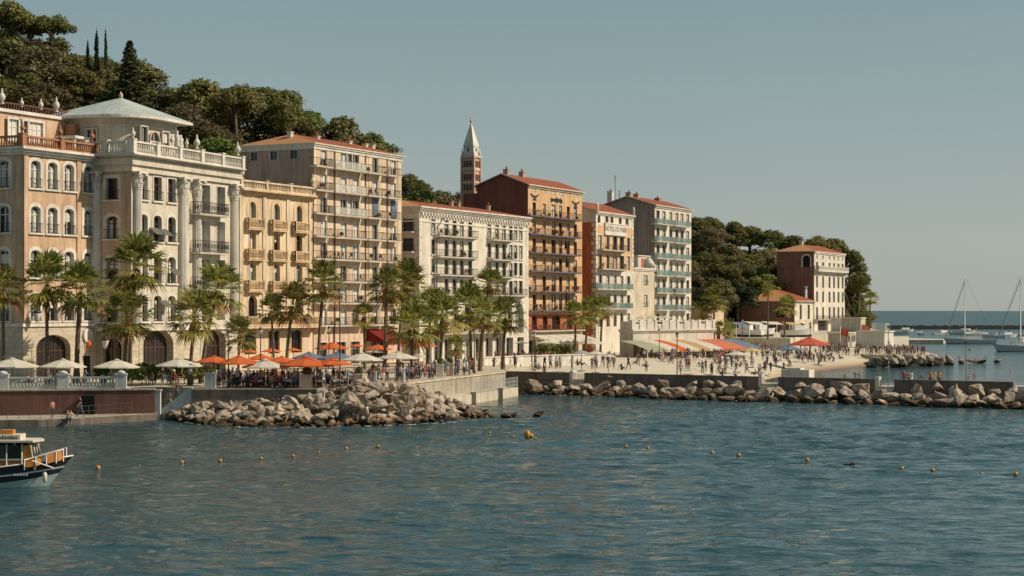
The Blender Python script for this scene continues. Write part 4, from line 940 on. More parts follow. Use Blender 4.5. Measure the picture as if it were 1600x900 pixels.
# ---- the sea
sea_m, nt, bs = newmat('sea_water')
bs.inputs['Base Color'].default_value = (.017, .052, .064, 1); bs.inputs['IOR'].default_value = 1.33
g = nt.nodes.new('ShaderNodeNewGeometry'); sx = nt.nodes.new('ShaderNodeSeparateXYZ'); nt.links.new(g.outputs['Position'], sx.inputs[0])
for (a, c), i in (((.05, .30), 'Roughness'), ((.5, .36), 'Specular IOR Level')):         # open water: waves too small to resolve roughen the surface
    mr = nt.nodes.new('ShaderNodeMapRange'); mr.inputs[1].default_value = 120; mr.inputs[2].default_value = 1000; mr.inputs[3].default_value = a; mr.inputs[4].default_value = c
    nt.links.new(sx.outputs[1], mr.inputs[0]); nt.links.new(mr.outputs[0], bs.inputs[i])
n1 = noise(nt, pos(nt, (.6, 1.0, 1)), 1.0, 2, .5); n2 = noise(nt, pos(nt, (1.3, 2.6, 1)), 1.6, 3, .6)
ad = nt.nodes.new('ShaderNodeMath'); ad.operation = 'MULTIPLY_ADD'; ad.inputs[1].default_value = .26; nt.links.new(n2, ad.inputs[0]); nt.links.new(n1, ad.inputs[2])
bump(nt, ad.outputs[0], bs, 1.0, .42)
gust = nt.nodes.new('ShaderNodeMapRange'); gust.inputs[1].default_value = .35; gust.inputs[2].default_value = .65; gust.inputs[3].default_value = .45; gust.inputs[4].default_value = 1.0; nt.links.new(noise(nt, pos(nt, (.6, 1, 1)), .045, 3, .6), gust.inputs[0])
for n_ in nt.nodes:
    if n_.type == 'BUMP': nt.links.new(gust.outputs[0], n_.inputs['Strength'])
rng = np.random.default_rng(5)
def grid_mesh(name, xs, ys, zf, mats):
    X, Y = np.meshgrid(xs, ys); Z = zf(X, Y); v = np.stack([X, Y, Z], -1).reshape(-1, 3)
    nx, ny = len(xs), len(ys); i = np.arange(nx*ny).reshape(ny, nx)
    f = np.stack([i[:-1, :-1], i[:-1, 1:], i[1:, 1:], i[1:, :-1]], -1).reshape(-1, 4)
    me = bpy.data.meshes.new(name); me.from_pydata(v, [], f); me.materials.append(mats); me.polygons.foreach_set('use_smooth', [True]*len(f)); me.update(); return me
waves = []
for k in range(64):
    lam = 1.0*1.029**k if k < 52 else rng.uniform(5, 14); th = math.radians(262)+rng.normal(0, .5); am = .0056*lam**.9 if k < 52 else .0045*lam**.8
    waves.append((2*PI/lam*math.cos(th), 2*PI/lam*math.sin(th), rng.uniform(0, 6.28), am))
def sea_z(X, Y):
    Z = np.zeros_like(X); gx = .58+.5*np.sin(X*.043+Y*.021+1)*np.sin(Y*.037-X*.018)
    for kx, ky, ph, am in waves: a = kx*X+ky*Y+ph; Z += am*(np.sin(a)+.25*np.sin(2*a+PI/2))
    e = np.clip((X+78)/15, 0, 1)*np.clip((78-X)/15, 0, 1)*np.clip((250-Y)/80, 0, 1)*np.clip((Y-40)/6, 0, 1); return Z*gx*e
xs = np.concatenate([[-4000, -900, -250], np.arange(-80, 80.01, .36), [250, 900, 4000]])
ys = np.concatenate([[-800, 0, 35], np.arange(40, 120, .28), np.arange(120, 252, .45), [270, 320, 420, 650, 1100, 2200, 4500, 9000, 16000]])
tag(link('sea', grid_mesh('sea', xs, ys, sea_z, sea_m)), kind='structure')

# ------------------------------------------------------------------ hills
def hill_mesh(name, xs, ys, zf): return tag(link(name, grid_mesh(name, xs, ys, zf, M['soil'])), kind='structure')
SIL = [(-300, 40), (-100, 45), (0, 58), (60, 62), (110, 72), (180, 88), (230, 112), (268, 122), (310, 140), (330, 128), (372, 132), (400, 150), (440, 150), (485, 170), (540, 192), (600, 222), (632, 252), (660, 274), (690, 294), (722, 308), (800, 330), (900, 400)]
def ridge_z(x): px = 800+F*x/350; return zat(interp(SIL, px), 350)
def lh(X, Y):
    rz_ = np.vectorize(ridge_z)(X)-9.5; ys = np.maximum(X*2.05+308, 226); t = np.clip((Y-ys)/np.maximum(352-ys, 34), 0, 1); t = t*t*(3-2*t); return -2+(rz_+2)*t-np.clip((Y-375)/200, 0, 1)*10
hx = np.arange(-150, 26, 4.0); hy = np.arange(228, 460, 4.0)
hill_mesh('hillside', hx, hy, lh)
SIL2 = [(1040, 372), (1080, 345), (1100, 338), (1135, 344), (1180, 350), (1215, 352), (1240, 361), (1262, 368), (1285, 366), (1312, 376), (1328, 398), (1338, 430), (1352, 470), (1366, 505)]
def ridge2(x): px = 800+F*x/480; return zat(interp(SIL2, px), 480)
def rh(X, Y):
    rz_ = np.maximum(np.vectorize(ridge2)(X)-8.5, 2.0); ys = np.interp(X, [52, 60], [392, 464]); t = np.clip((Y-ys)/np.maximum(484-ys, 24), 0, 1); t = t*t*(3-2*t); return -2+(rz_+2)*t-np.clip((Y-500)/100, 0, 1)*12
hill_mesh('headland', np.arange(40, 101, 3.0), np.arange(388, 580, 4.0), rh)

# ------------------------------------------------------------------ trees: crowns made of thousands of leaf-sized faces
def leaf_mesh(name, lobes, n, size, mats, seed, flat=0.0, twigs=True):
    g = np.random.default_rng(seed); A = np.array([l[3]*l[4]+l[4]*l[5]+l[3]*l[5] for l in lobes]); idx = g.choice(len(lobes), n, p=A/A.sum())
    L = np.array(lobes); c = L[idx, :3]; r = L[idx, 3:6]
    d = g.normal(size=(n, 3)); d /= np.linalg.norm(d, axis=1)[:, None]; low = d[:, 2] < -.35; d[low, 2] *= -1
    lump = 1+.2*np.sin(d[:, :1]*7+c[:, :1]*3)*np.sin(d[:, 1:2]*6+c[:, 1:2]*2)+.1*np.sin(d[:, 2:]*9)
    p = c+d*r*lump*g.uniform(.66, 1.1, (n, 1))
    nn = d*.9+g.normal(size=(n, 3))*.55; nn[:, 2] += flat; nn /= np.linalg.norm(nn, axis=1)[:, None]
    t = np.cross(nn, g.normal(size=(n, 3))); t /= np.linalg.norm(t, axis=1)[:, None]; u = np.cross(nn, t)
    s = size*g.uniform(.55, 1.3, (n, 1)); w = s*g.uniform(.45, .9, (n, 1))
    v = np.stack([p-t*s, p+u*w*.8-t*s*.1, p+t*s+nn*s*.15, p-u*w*.8+t*s*.15], 1).reshape(-1, 3)
    me = bpy.data.meshes.new(name); me.from_pydata(v, [], np.arange(4*n).reshape(n, 4)); me.materials.append(mats); me.update(); return me
def crown_lobes(kind, seed):
    g = random.Random(seed); Lb = []
    if kind == 'umbrella':
        for k in range(15):
            a = g.random()*6.28; q = 3.9*math.sqrt(g.random()); Lb.append((q*math.cos(a), q*math.sin(a), 8.0-q*q*.11+g.uniform(-.9, .7), g.uniform(1.3, 2.1), g.uniform(1.3, 2.1), g.uniform(.95, 1.5)))
    elif kind == 'oak':
        for k in range(20):
            a = g.random()*6.28; e = g.uniform(-.5, 1.5); q = 3.4*math.cos(e)*g.uniform(.6, 1); z = 5.2+3.4*math.sin(e)*g.uniform(.8, 1); r = g.uniform(1.1, 2.0)
            Lb.append((q*math.cos(a), q*math.sin(a), z, r, r, r*.75))
        Lb.append((0, 0, 5, 3, 3, 3))
    elif kind == 'round':
        for k in range(24):
            a = g.random()*6.28; e = g.uniform(-.7, 1.5); q = 3.0*math.cos(e); z = 3.6+2.6*math.sin(e); r = g.uniform(.8, 1.3); Lb.append((q*math.cos(a), q*math.sin(a), z, r, r, r*.85))
        Lb.append((0, 0, 3.3, 2.8, 2.8, 2.8))
    elif kind == 'fir':
        for k in range(70):
            t = (k+.5)/70; z = 1.5+12.5*t; q = 3.7*(1-t)**.85*g.uniform(.5, 1); a = k*2.4; Lb.append((q*math.cos(a), q*math.sin(a), z-q*.18, .45+1.1*(1-t), .45+1.1*(1-t), .32))
    elif kind == 'cypress':
        for k in range(30):
            t = (k+.5)/30; q = .25*g.random(); a = g.random()*6.28; r = .95*math.sin(PI*min(1, .18+t*.84))**.6*g.uniform(.7, 1); Lb.append((q*math.cos(a), q*math.sin(a), 1+9.5*t, r*.75, r*.75, .9))
    return Lb
def trunk_mesh(kind, seed, m='bark'):
    g = random.Random(seed); mb = MB()
    if kind == 'umbrella':
        b0 = (.3*g.uniform(-1, 1), .3*g.uniform(-1, 1), 4.6); mb.tube([(0, 0, -1.5), (.1, 0, 2), b0], [.42, .34, .27], 7)
        for k in range(7):
            a = k*.9+g.random()*.4; q = g.uniform(1.8, 3.6); mb.tube([b0, (b0[0]+q*.45*math.cos(a), b0[1]+q*.45*math.sin(a), 6.3), (q*math.cos(a), q*math.sin(a), 8.3)], [.2, .14, .06], 5)
    elif kind in ('fir', 'cypress'): mb.tube([(0, 0, -1.5), (0, 0, 6), (0, 0, 10.5 if kind == 'cypress' else 13.7)], [.35, .22, .04], 7)
    else:
        zt = 4.0 if kind == 'oak' else 2.6; mb.tube([(0, 0, -1.5), (.1, .1, zt*.6), (.2, 0, zt)], [.4, .32, .26], 7)
        for k in range(6): a = k*1.05+g.random()*.5; q = g.uniform(1.2, 2.6); mb.tube([(.2, 0, zt*.8), (q*.5*math.cos(a), q*.5*math.sin(a), zt+.8), (q*math.cos(a), q*math.sin(a), zt+2.2)], [.18, .12, .05], 5)
    return mb.mesh('trunk', M[m])
TR = {}
for kind, mm, nn, sz, vs in (('umbrella', 'leaf_pine', 7000, .25, 3), ('oak', 'leaf_oak', 8000, .26, 4), ('oak', 'leaf_dry', 3600, .25, 3), ('oak', 'leaf_pine', 8000, .25, 3), ('round', 'leaf_fresh', 5000, .27, 1), ('round', 'leaf_dark', 5000, .27, 1), ('fir', 'leaf_dark', 6500, .34, 1), ('cypress', 'leaf_dark', 2600, .2, 2), ('cypress', 'leaf_dry', 2200, .2, 1)):
    TR[(kind, mm)] = [(trunk_mesh(kind, v*7+len(mm)), leaf_mesh('crown', crown_lobes(kind, v*13+len(mm)+len(kind)), nn, sz, M[mm], v+3, .2 if kind in ('umbrella', 'fir') else .1)) for v in range(vs)]
HT = {'umbrella': 10.0, 'oak': 9.6, 'round': 7.3, 'fir': 14.2, 'cypress': 11.2}
def tree(name, kind, mm, x, y, z, h, label, group, wide=1.0, cat='tree'):
    s = h/HT[kind]; o = empty(name, (x, y, z), R.random()*6.28); tag(o, label, cat, group); t, c = R.choice(TR[(kind, mm)])
    o.scale = (s*wide, s*wide, s); link('trunk', t, o); link('crown', c, o); return o
def tree_at(name, kind, mm, px, pyt, D, h, label, group=None, wide=1.0, cat='tree'):
    z = zat(pyt, D)-h; return tree(name, kind, mm, W(px, D)[0], D, z, h, label, group, wide, cat)
ROOFS = [(-50, 150), (85, 165), (110, 150), (200, 150), (285, 180), (300, 225), (375, 240), (378, 222), (465, 208), (628, 238), (630, 312), (725, 318), (730, 290)]
KN = {('umbrella', 'leaf_pine'): ('umbrella_pine', 'umbrella pine'), ('oak', 'leaf_oak'): ('holm_oak', 'olive oak'), ('oak', 'leaf_dry'): ('brown_tree', 'sparse brownish tree'), ('oak', 'leaf_pine'): ('aleppo_pine', 'rounded green pine')}
def zone(px): return 'above the peach palace wing' if px < 100 else 'behind the rooftop pavilion' if px < 300 else 'between the pavilion and the pink block' if px < 390 else 'behind the pink block' if px < 630 else 'left of the bell tower'
def hz_at(fn, x, y): return float(fn(np.array([[x]]), np.array([[y]]))[0, 0])
for D, tall in ((352, 1.0), (334, 1.0), (316, 1.0), (300, 1.0), (284, 1.0)):
    px = -115+R.random()*20
    while px < 735:
        x = W(px, D)[0]+R.uniform(-1, 1); y = D+R.uniform(-5, 5); z = hz_at(lh, x, y)-.5; h = R.uniform(8.2, 11.5)*tall
        back = D > 345
        pyt = HY-(z+h-H)*F/y
        if pyt < interp(ROOFS, px)-14:
            kk = R.choice((('oak', 'leaf_oak'), ('oak', 'leaf_oak'), ('oak', 'leaf_dry'), ('oak', 'leaf_pine'), ('oak', 'leaf_pine'), ('oak', 'leaf_pine')))
            pos_ = 'on the hill crest' if back else 'on the upper slope' if D > 310 else 'low on the slope'
            tree(KN[kk][0], *kk, x, y, z, h, f'{KN[kk][1]} {pos_} {zone(px)}', 'trees covering the hill behind the palaces', R.uniform(1.1, 1.5))
        px += R.uniform(38, 54)
tree_at('umbrella_pine', 'umbrella', 'leaf_pine', 18, 0, 340, 12.5, 'large umbrella pine cut off by the top left corner', None, 1.1)
tree_at('umbrella_pine', 'umbrella', 'leaf_pine', 80, 18, 342, 9.5, 'isolated umbrella pine on the crest with sky under its crown', None, .95)
tree_at('umbrella_pine', 'umbrella', 'leaf_pine', 48, 28, 346, 8.0, 'smaller umbrella pine close left of the isolated crest pine', None, .8)
for px, pyt, h, w, lb in ((137, 60, 7, .75, 'shortest of three dark cypresses on the skyline'), (151, 43, 9.5, .75, 'tallest of three dark cypresses on the skyline'), (165, 42, 9.2, .55, 'thin cypress at the right of three on the skyline')):
    tree_at('cypress', 'cypress', 'leaf_dark', px, pyt, 338, h, lb, 'cypresses on the skyline', w)
tree_at('fir_tree', 'fir', 'leaf_dark', 203, 64, 318, 13.5, 'dark conical fir rising above the rooftop pavilion', None, 1.0)
tree_at('umbrella_pine', 'umbrella', 'leaf_pine', 368, 130, 322, 11.0, 'dense rounded pine standing out against the sky right of the pavilion', None, .9)
tree_at('umbrella_pine', 'oak', 'leaf_pine', 445, 157, 330, 10.0, 'dark pine against the sky above the pink block hip roof', None, 1.0)
tree_at('shrub_tree', 'round', 'leaf_fresh', 335, 214, 262, 6.5, 'bright green bush just behind the urns of the ivory palace', None, 1.2)
tree_at('shrub_tree', 'round', 'leaf_fresh', 300, 226, 258, 5.0, 'small bright green bush behind the ivory palace parapet', None, 1.2)
# trees of the point
for D in (492, 480, 466, 450, 432, 414, 398):
    px = 1074+R.random()*12
    while px < 1352:
        x = W(px, D)[0]; y = D+R.uniform(-5, 5); z = hz_at(rh, x, y)-.8; h = R.uniform(7.5, 10.5) if px < 1300 else R.uniform(6.5, 8.5)
        okk = not (1145 < px < 1212 and y < 458) and not (1205 < px < 1345 and y < 479) and not (px > 1335 and D < 475)
        if okk:
            kk = R.choice((('umbrella', 'leaf_pine'), ('oak', 'leaf_oak'), ('oak', 'leaf_dry'), ('oak', 'leaf_pine'), ('oak', 'leaf_pine')))
            pos_ = 'on the top of the wooded point' if D > 475 else 'on the middle slope of the wooded point' if D > 425 else 'at the foot of the wooded point'
            side = 'near the teal balcony block' if px < 1150 else 'behind the low house' if px < 1215 else 'behind the point house'
            tree(KN[kk][0], *kk, x, y, z, h, f'{KN[kk][1]} {pos_}, {side}', 'trees covering the point', R.uniform(1.05, 1.4))
        px += R.uniform(26, 36)
tree_at('shrub_tree', 'round', 'leaf_fresh', 1192, 428, 452, 10, 'large round yellow-green tree behind the low house roof', None, 1.25)
tree_at('shrub_tree', 'round', 'leaf_dark', 1153, 440, 440, 9, 'dark round tree left of the low house', None, 1.2)
tree_at('holm_oak', 'oak', 'leaf_oak', 1334, 440, 486, 13, 'tall leafy tree against the right wall of the point house', None, .6)
tree_at('aleppo_pine', 'umbrella', 'leaf_pine', 1292, 365, 492, 12, 'dark pine rising over the roof of the point house', None, .95)
tree_at('aleppo_pine', 'oak', 'leaf_pine', 1342, 425, 478, 9, 'dark pine leaning out over the sea at the tip of the point', None, 1.0)
tree_at('holm_oak', 'oak', 'leaf_pine', 1328, 390, 492, 11, 'dark tree just right of the point house roof', None, .9)
tree_at('holm_oak', 'oak', 'leaf_oak', 1337, 478, 480, 8, 'low bushy tree at the right foot of the point house', None, .9)
for px, pyt, D, h, k in ((1172, 398, 466, 10, 'leaf_pine'), (1188, 392, 470, 11, 'leaf_oak'), (1205, 388, 478, 12, 'leaf_pine'), (1160, 410, 460, 9, 'leaf_dry'), (1212, 405, 474, 10, 'leaf_oak'), (1178, 415, 458, 8, 'leaf_oak')):
    tree_at(KN[('oak', k)][0], 'oak', k, px, pyt, D, h, f'{KN[("oak", k)][1]} in the dark grove just left of the point house', 'grove left of the point house', 1.3)
# undergrowth that closes the slopes between the trunks
g = np.random.default_rng(9); lob = []
for k in range(1500):
    if k < 1000: px = g.uniform(-140, 740); y = g.uniform(262, 372); fn = lh
    else: px = g.uniform(1070, 1345); y = g.uniform(398, 500); fn = rh
    x = W(px, y)[0]
    if k >= 1000 and px > 1145 and y < (458 if px < 1210 else 482): continue
    lob.append((x, y, hz_at(fn, x, y)+.5, g.uniform(1.2, 2.4), g.uniform(1.2, 2.4), g.uniform(.9, 2.2)))
tag(link('undergrowth', leaf_mesh('undergrowth', lob, 60000, .36, M['leaf_oak'], 4)), 'olive undergrowth covering the wooded slopes', 'undergrowth', kind='stuff')
# ------------------------------------------------------------------ boulders
def rock_mesh(seed):
    g = random.Random(seed); bm = bmesh.new()
    sx, sy, sz = g.uniform(.85, 1.25), g.uniform(.75, 1.0), g.uniform(.55, .85)
    for k in range(14):
        d = Vector((g.gauss(0, 1), g.gauss(0, 1), g.gauss(0, 1))).normalized(); r = g.uniform(.8, 1.08); bm.verts.new((d.x*sx*r, d.y*sy*r, d.z*sz*r))
    h = bmesh.ops.convex_hull(bm, input=bm.verts); bmesh.ops.delete(bm, geom=[v for v in bm.verts if not v.link_faces], context='VERTS')
    bmesh.ops.bevel(bm, geom=list(bm.edges), offset=.035, segments=1, profile=.6, affect='EDGES')
    bmesh.ops.triangulate(bm, faces=bm.faces); bmesh.ops.subdivide_edges(bm, edges=[e for e in bm.edges if e.calc_length() > .25], cuts=2, use_grid_fill=True)
    for v in bm.verts:
        n = noise_v(v.co*1.6+Vector((seed*3.1, 0, 0))); m_ = noise_v(v.co*4.5+Vector((0, seed*2.3, 0))); v.co += v.co.normalized()*(n*.12+m_*.075)
    me = bpy.data.meshes.new('boulder'); bm.to_mesh(me); bm.free(); me.materials.append(M['boulder']); return me
from mathutils import noise as mnoise
def noise_v(p): return mnoise.noise(p)
ROCKS = [rock_mesh(k+1) for k in range(14)]
def rock(x, y, z, s, label, group, flat=1.0):
    o = link('boulder', R.choice(ROCKS), None, (x, y, z), R.random()*6.28, (s*R.uniform(.9, 1.2), s*R.uniform(.8, 1.1), s*R.uniform(.75, 1.0)*flat))
    o.rotation_euler = (R.uniform(-.6, .6), R.uniform(-.6, .6), R.random()*6.28); return tag(o, label, 'boulder', group)
MF = [(262, 159.5), (300, 154.5), (350, 151), (400, 149), (480, 149.5), (560, 151), (640, 153), (700, 156), (762, 162.5)]
MBk = [(262, 160), (300, 160), (520, 160.6), (556, 161.2), (640, 170), (690, 172), (730, 169), (762, 164.5)]
MZ = [(262, .5), (300, 1.3), (400, 1.6), (470, 2.1), (520, 2.9), (560, 3.35), (620, 3.2), (660, 2.3), (700, 1.5), (735, .8), (762, .3)]
def mound(px, t):
    D = lerp(interp(MBk, px), interp(MF, px), t); z = interp(MZ, px)
    if px > 540: q = abs(t-.3)/(.7 if t > .3 else .55); zz = z*(1-q**1.5)
    else: zz = z*(1-t**1.3)
    return W(px, D, zz)
mb = MB(); cols_ = [262+10*k for k in range(51)]
for p, q in zip(cols_, cols_[1:]):
    for k in range(6):
        a = [mound(p, k/6), mound(q, k/6), mound(q, (k+1)/6), mound(p, (k+1)/6)]; mb.poly([(x, y, z-.75) for x, y, z in a])
struct('rubble_bank', mb, [M['boulder']])
def mlabel(px, t):
    a = 'beside the whitewashed stairs' if px < 320 else 'below the white pillar planter' if px < 390 else 'below the low cream parasol' if px < 460 else 'below the pink planters' if px < 575 else 'below the slim white planters' if px < 660 else 'near the tip of the mound' if px < 715 else 'at the very tip of the mound'
    return ('dark stained boulder at the waterline ' if t > .86 else 'boulder in the second row from the water ' if t > .7 else 'pale boulder in the third row from the water ' if t > .5 else 'pale boulder in the middle of the slope ' if t > .3 else 'pale boulder high up the slope ' if t > .13 else 'pale boulder in the topmost row ')+a
CHIPS = []
for t, dp, s0 in ((.95, 12, .62), (.78, 13.5, .85), (.6, 14.5, 1.0), (.42, 14.5, 1.0), (.22, 15.5, .95), (.04, 17, .8)):
    px = 268+R.random()*8
    while px < 758:
        if not (px > 690 and t < .1):
            tt = min(1, max(0, t+R.uniform(-.07, .07))); x, y, z = mound(px, tt); big = R.random()
            s = s0*R.uniform(.7, 1.15)*(1.25 if big > .8 else 1)*(.75 if px > 725 or px < 290 else 1); rock(x, y, z-.12, s, mlabel(px, tt), 'boulders of the left mound')
        if R.random() < .7: xq, yq, zq = mound(px+R.uniform(-6, 6), min(1, t+.1)); CHIPS.append((xq, yq, zq-.1, R.uniform(.25, .45)))
        px += dp*R.uniform(.8, 1.25)
for px, py, s in ((768, 652, .7), (790, 651.5, .75), (803, 650.5, .5), (845, 650, .75), (838, 651, .5)): x, y, _ = G(px, py); rock(x, y, .1, s, 'low dark rock breaking the water just off the tip of the boulder mound', 'rocks off the mound', .8)
def chips(name, label, spots):
    vs, fs, off = [], [], 0
    for x, y, z, s in spots:
        me = R.choice(ROCKS); n = len(me.vertices); co = np.empty(n*3); me.vertices.foreach_get('co', co); co = co.reshape(-1, 3)*s; a = R.random()*6.28; c, q = math.cos(a), math.sin(a)
        vs.append(np.stack([co[:, 0]*c-co[:, 1]*q, co[:, 0]*q+co[:, 1]*c, co[:, 2]], -1)+np.array([x, y, z])); fs += [tuple(i+off for i in p.vertices) for p in me.polygons]; off += n
    me = bpy.data.meshes.new(name); me.from_pydata(np.concatenate(vs), [], fs); me.materials.append(M['boulder']); me.update(); tag(link(name, me), label, 'rubble', kind='stuff')
chips('rubble', 'small stones wedged between the boulders of the left mound', CHIPS)
mb = MB(); s0_, s1_ = js(838), JL+9
for k in range(40):
    a, c = lerp(s0_, s1_, k/40), lerp(s0_, s1_, (k+1)/40)
    mb.poly([(*J(a, .05), 1.0), (*J(c, .05), 1.0), (*J(c, 5.2), -.9), (*J(a, 5.2), -.9)])
struct('jetty_bank', mb, [M['boulder']])
for off0, z0, ds, s0 in ((4.9, .1, 1.6, 1.05), (3.1, .85, 1.75, 1.2), (1.4, 1.55, 2.0, 1.1)):
    s = s0_+R.random()
    while s < s1_:
        wd = .62+.38*min(1, (s-s0_)/25); off = (off0+R.uniform(-.4, .4))*wd; big = R.random(); k = s0*R.uniform(.7, 1.15)*(1.3 if big > .85 else 1)
        near = any(a-1.0 < s < a+3.2 for a in (js(896), js(1191), js(1374)))
        if not (off0 < 2 and (near or s < s0_+2 or R.random() < .12)):
            x, y = J(s, off); where = 'left of the first steps' if s < js(896) else 'just right of the first steps' if s < js(990) else 'before the beach lamp post' if s < js(1100) else 'just left of the middle steps' if s < js(1191) else 'right of the middle steps' if s < js(1290) else 'just left of the outer steps' if s < js(1374) else 'right of the outer steps' if s < js(1480) else 'at the outer end'
            rock(x, y, z0*wd+R.uniform(-.1, .12), k, ('dark wet-footed boulder at the waterline' if off0 > 4 else 'grey boulder in the middle row' if off0 > 2 else 'pale boulder leaning on the parapet')+' of the jetty, '+where, 'boulders along the jetty')
        s += ds*R.uniform(.75, 1.25)
for px0, px1, py, z, s, n in ((1352, 1490, 571, .1, 1.25, 16), (1356, 1487, 567, .9, 1.5, 13), (1368, 1480, 562, 1.6, 1.4, 11)):
    for k in range(n):
        px = lerp(px0, px1, (k+R.uniform(.1, .9))/n); D = dist(py+R.uniform(-1, 1)-(px-1352)*.035, z); x, y, _ = W(px, D); rock(x, y, z-.2, s*R.uniform(.7, 1.25), 'brown boulder on the far groyne below the crowded path', 'boulders of the far groyne')
for px, py, s in ((1503, 568, .9), (1519, 567.5, 1.1), (1534, 567.5, 1.2), (1559, 566.5, 1.0)): x, y, _ = G(px, py); rock(x, y, .25, s, 'lone dark rock standing in the water off the far groyne', 'rocks off the far groyne')

g = np.random.default_rng(21); fo = MB(); M['foam'] = mat('foam', (.62, .64, .62), .8, .2, 3)
for k in range(210):
    u_ = g.random()
    if u_ < .62: px = 268+490*g.random()**.6; x, y, _ = W(px, interp(MF, px)-.25-abs(g.normal(0, .8))+g.uniform(-.4, .4))
    else: x, y = J(g.uniform(s0_, s1_), 5.6*(.7+.3*g.random())+abs(g.normal(0, .35)))
    r = g.uniform(.03, .13); st_ = g.uniform(1.2, 4); n = 7; a0 = g.random()*6
    fo.poly([(x+r*st_*math.cos(a0+6.283*i/n)*g.uniform(.5, 1), y+r*math.sin(a0+6.283*i/n)*g.uniform(.4, 1), .05+.03*g.random()) for i in range(n)])
tag(fo.build('sea_foam', M['foam']), 'thin white foam where the water washes against the boulders', 'foam', kind='stuff')
# ------------------------------------------------------------------ fan palms
def palm_crown(seed):
    g = random.Random(seed); mb = MB(); n = 40
    for k in range(n):
        f = k/(n-1); el = math.radians(lerp(84, -42, f**.95)+g.uniform(-9, 9)); az = k*2.399+g.uniform(-.2, .2); lp = g.uniform(.9, 1.5); lf = g.uniform(1.2, 1.65)
        m = 1 if g.random() < (.05 if f < .5 else .25) else 0; m = 2 if f > .93 and g.random() < .7 else m
        d = Vector((math.cos(az)*math.cos(el), math.sin(az)*math.cos(el), math.sin(el))); side = Vector((-math.sin(az), math.cos(az), 0)); up = side.cross(d)*-1
        up = up if up.z > 0 else -up
        b0 = d*.12; b1 = d*lp+Vector((0, 0, -.10*lp)); mb.poly([tuple(b0+side*.03), tuple(b0-side*.03), tuple(b1-side*.02), tuple(b1+side*.02)], m)
        for q in range(12):
            th = math.radians(lerp(-70, 70, q/11)+g.uniform(-5, 5)); l = lf*(1-.25*abs(th)/1.3)*g.uniform(.85, 1.05)
            e = (d*math.cos(th)+side*math.sin(th)).normalized(); w = e.cross(up).normalized()*.078
            p1 = b1+e*l*.55+up*.04; p2 = b1+e*l+Vector((0, 0, -.22*l*g.uniform(.5, 1.3)))
            mb.poly([tuple(b1), tuple(p1+w), tuple(p2), tuple(p1-w)], m)
    return mb.mesh('crown', [M['palm_green'], M['palm_yellow'], M['palm_dry']])
PC = [palm_crown(k) for k in range(5)]
def skirt(seed):
    g = random.Random(seed+50); mb = MB()
    for k in range(26):
        a = k*2.4; z = -.1-g.random()*.9; l = g.uniform(.6, 1.1); r0 = .2; o = g.uniform(.35, .65)
        c, s = math.cos(a), math.sin(a); mb.poly([(c*r0-s*.05, s*r0+c*.05, z), (c*r0+s*.05, s*r0-c*.05, z), (c*o+s*.2, s*o-c*.2, z-l), (c*o-s*.2, s*o+c*.2, z-l*.95)])
    return mb.mesh('dead_fronds', [M['palm_dry']])
PS = [skirt(k) for k in range(3)]
PALMS = [(5, 447, 5, 170, 40, 'cut off by the left picture edge'), (74, 438, 73, 172, 44, 'in front of the large arched shop window of the peach wing'), (126, 450, 119, 171, 42, 'with a thick pale trunk before the corner of the peach wing'),
 (214, 412, 203, 176, 50, 'with the biggest crown, against the columned palace'), (198, 492, 194, 168, 46, 'low with yellow drooping fronds before the columned palace'), (305, 488, 297, 168, 42, 'beside the grey stone pillar left of the orange parasols'), (342, 448, 314, 172, 42, 'leaning right before the last columns of the ivory palace'),
 (374, 520, 372, 182, 26, 'short, before the foot of the cream palace'), (424, 482, 428, 192, 25, 'slim and dark, before the cream palace long balcony'), (457, 474, 447, 186, 32, 'right of the slim dark one before the cream palace'), (505, 440, 497, 188, 34, 'tall, at the seam of the cream palace and pink block'),
 (568, 492, 570, 214, 19, 'small, standing before the pink block shops'), (604, 446, 601, 202, 31, 'tall with a bare slanting trunk before the pink block'), (632, 442, 622, 216, 35, 'bushy, hiding the right lower corner of the pink block'), (645, 506, 643, 183, 42, 'at the quay wall edge with a dark trunk'),
 (674, 474, 668, 206, 34, 'before the left edge of the white block'), (692, 492, 688, 200, 36, 'right behind the quay edge palm, before the white block'), (733, 476, 736, 212, 33, 'in the thick of the cluster before the white block'), (764, 440, 752, 224, 27, 'tallest of the cluster before the white block'),
 (755, 492, 750, 206, 31, 'forked-looking, below the tallest of the cluster'), (790, 492, 786, 212, 31, 'rightmost of the cluster before the white block arch'), (899, 490, 899, 262, 21, 'leftmost of three before the orange house corner'), (921, 485, 914, 268, 24, 'darkest of three at the red flank of the quoined hotel'),
 (942, 480, 938, 275, 21, 'rightmost of three, before the quoined hotel'), (1116, 468, 1116, 325, 25, 'broad and yellow, right of the teal balcony block'), (1097, 486, 1097, 325, 20, 'half hidden left of the broad yellow one'), (1229, 476, 1226, 345, 18, 'before the low house front'),
 (1200, 452, 1200, 335, 11, 'thin and tall over the low house roof'), (1360, 466, 1358, 400, 14, 'alone against the sky and sea at the tip of the point'), (1125, 512, 1124, 310, 13, 'small, at the right end of the restaurant terrace'), (1139, 515, 1138, 306, 13, 'small, just off the right end of the restaurant terrace'), (712, 540, 712, 196, 17, 'short potted-looking, on the terrace between two trunks')]
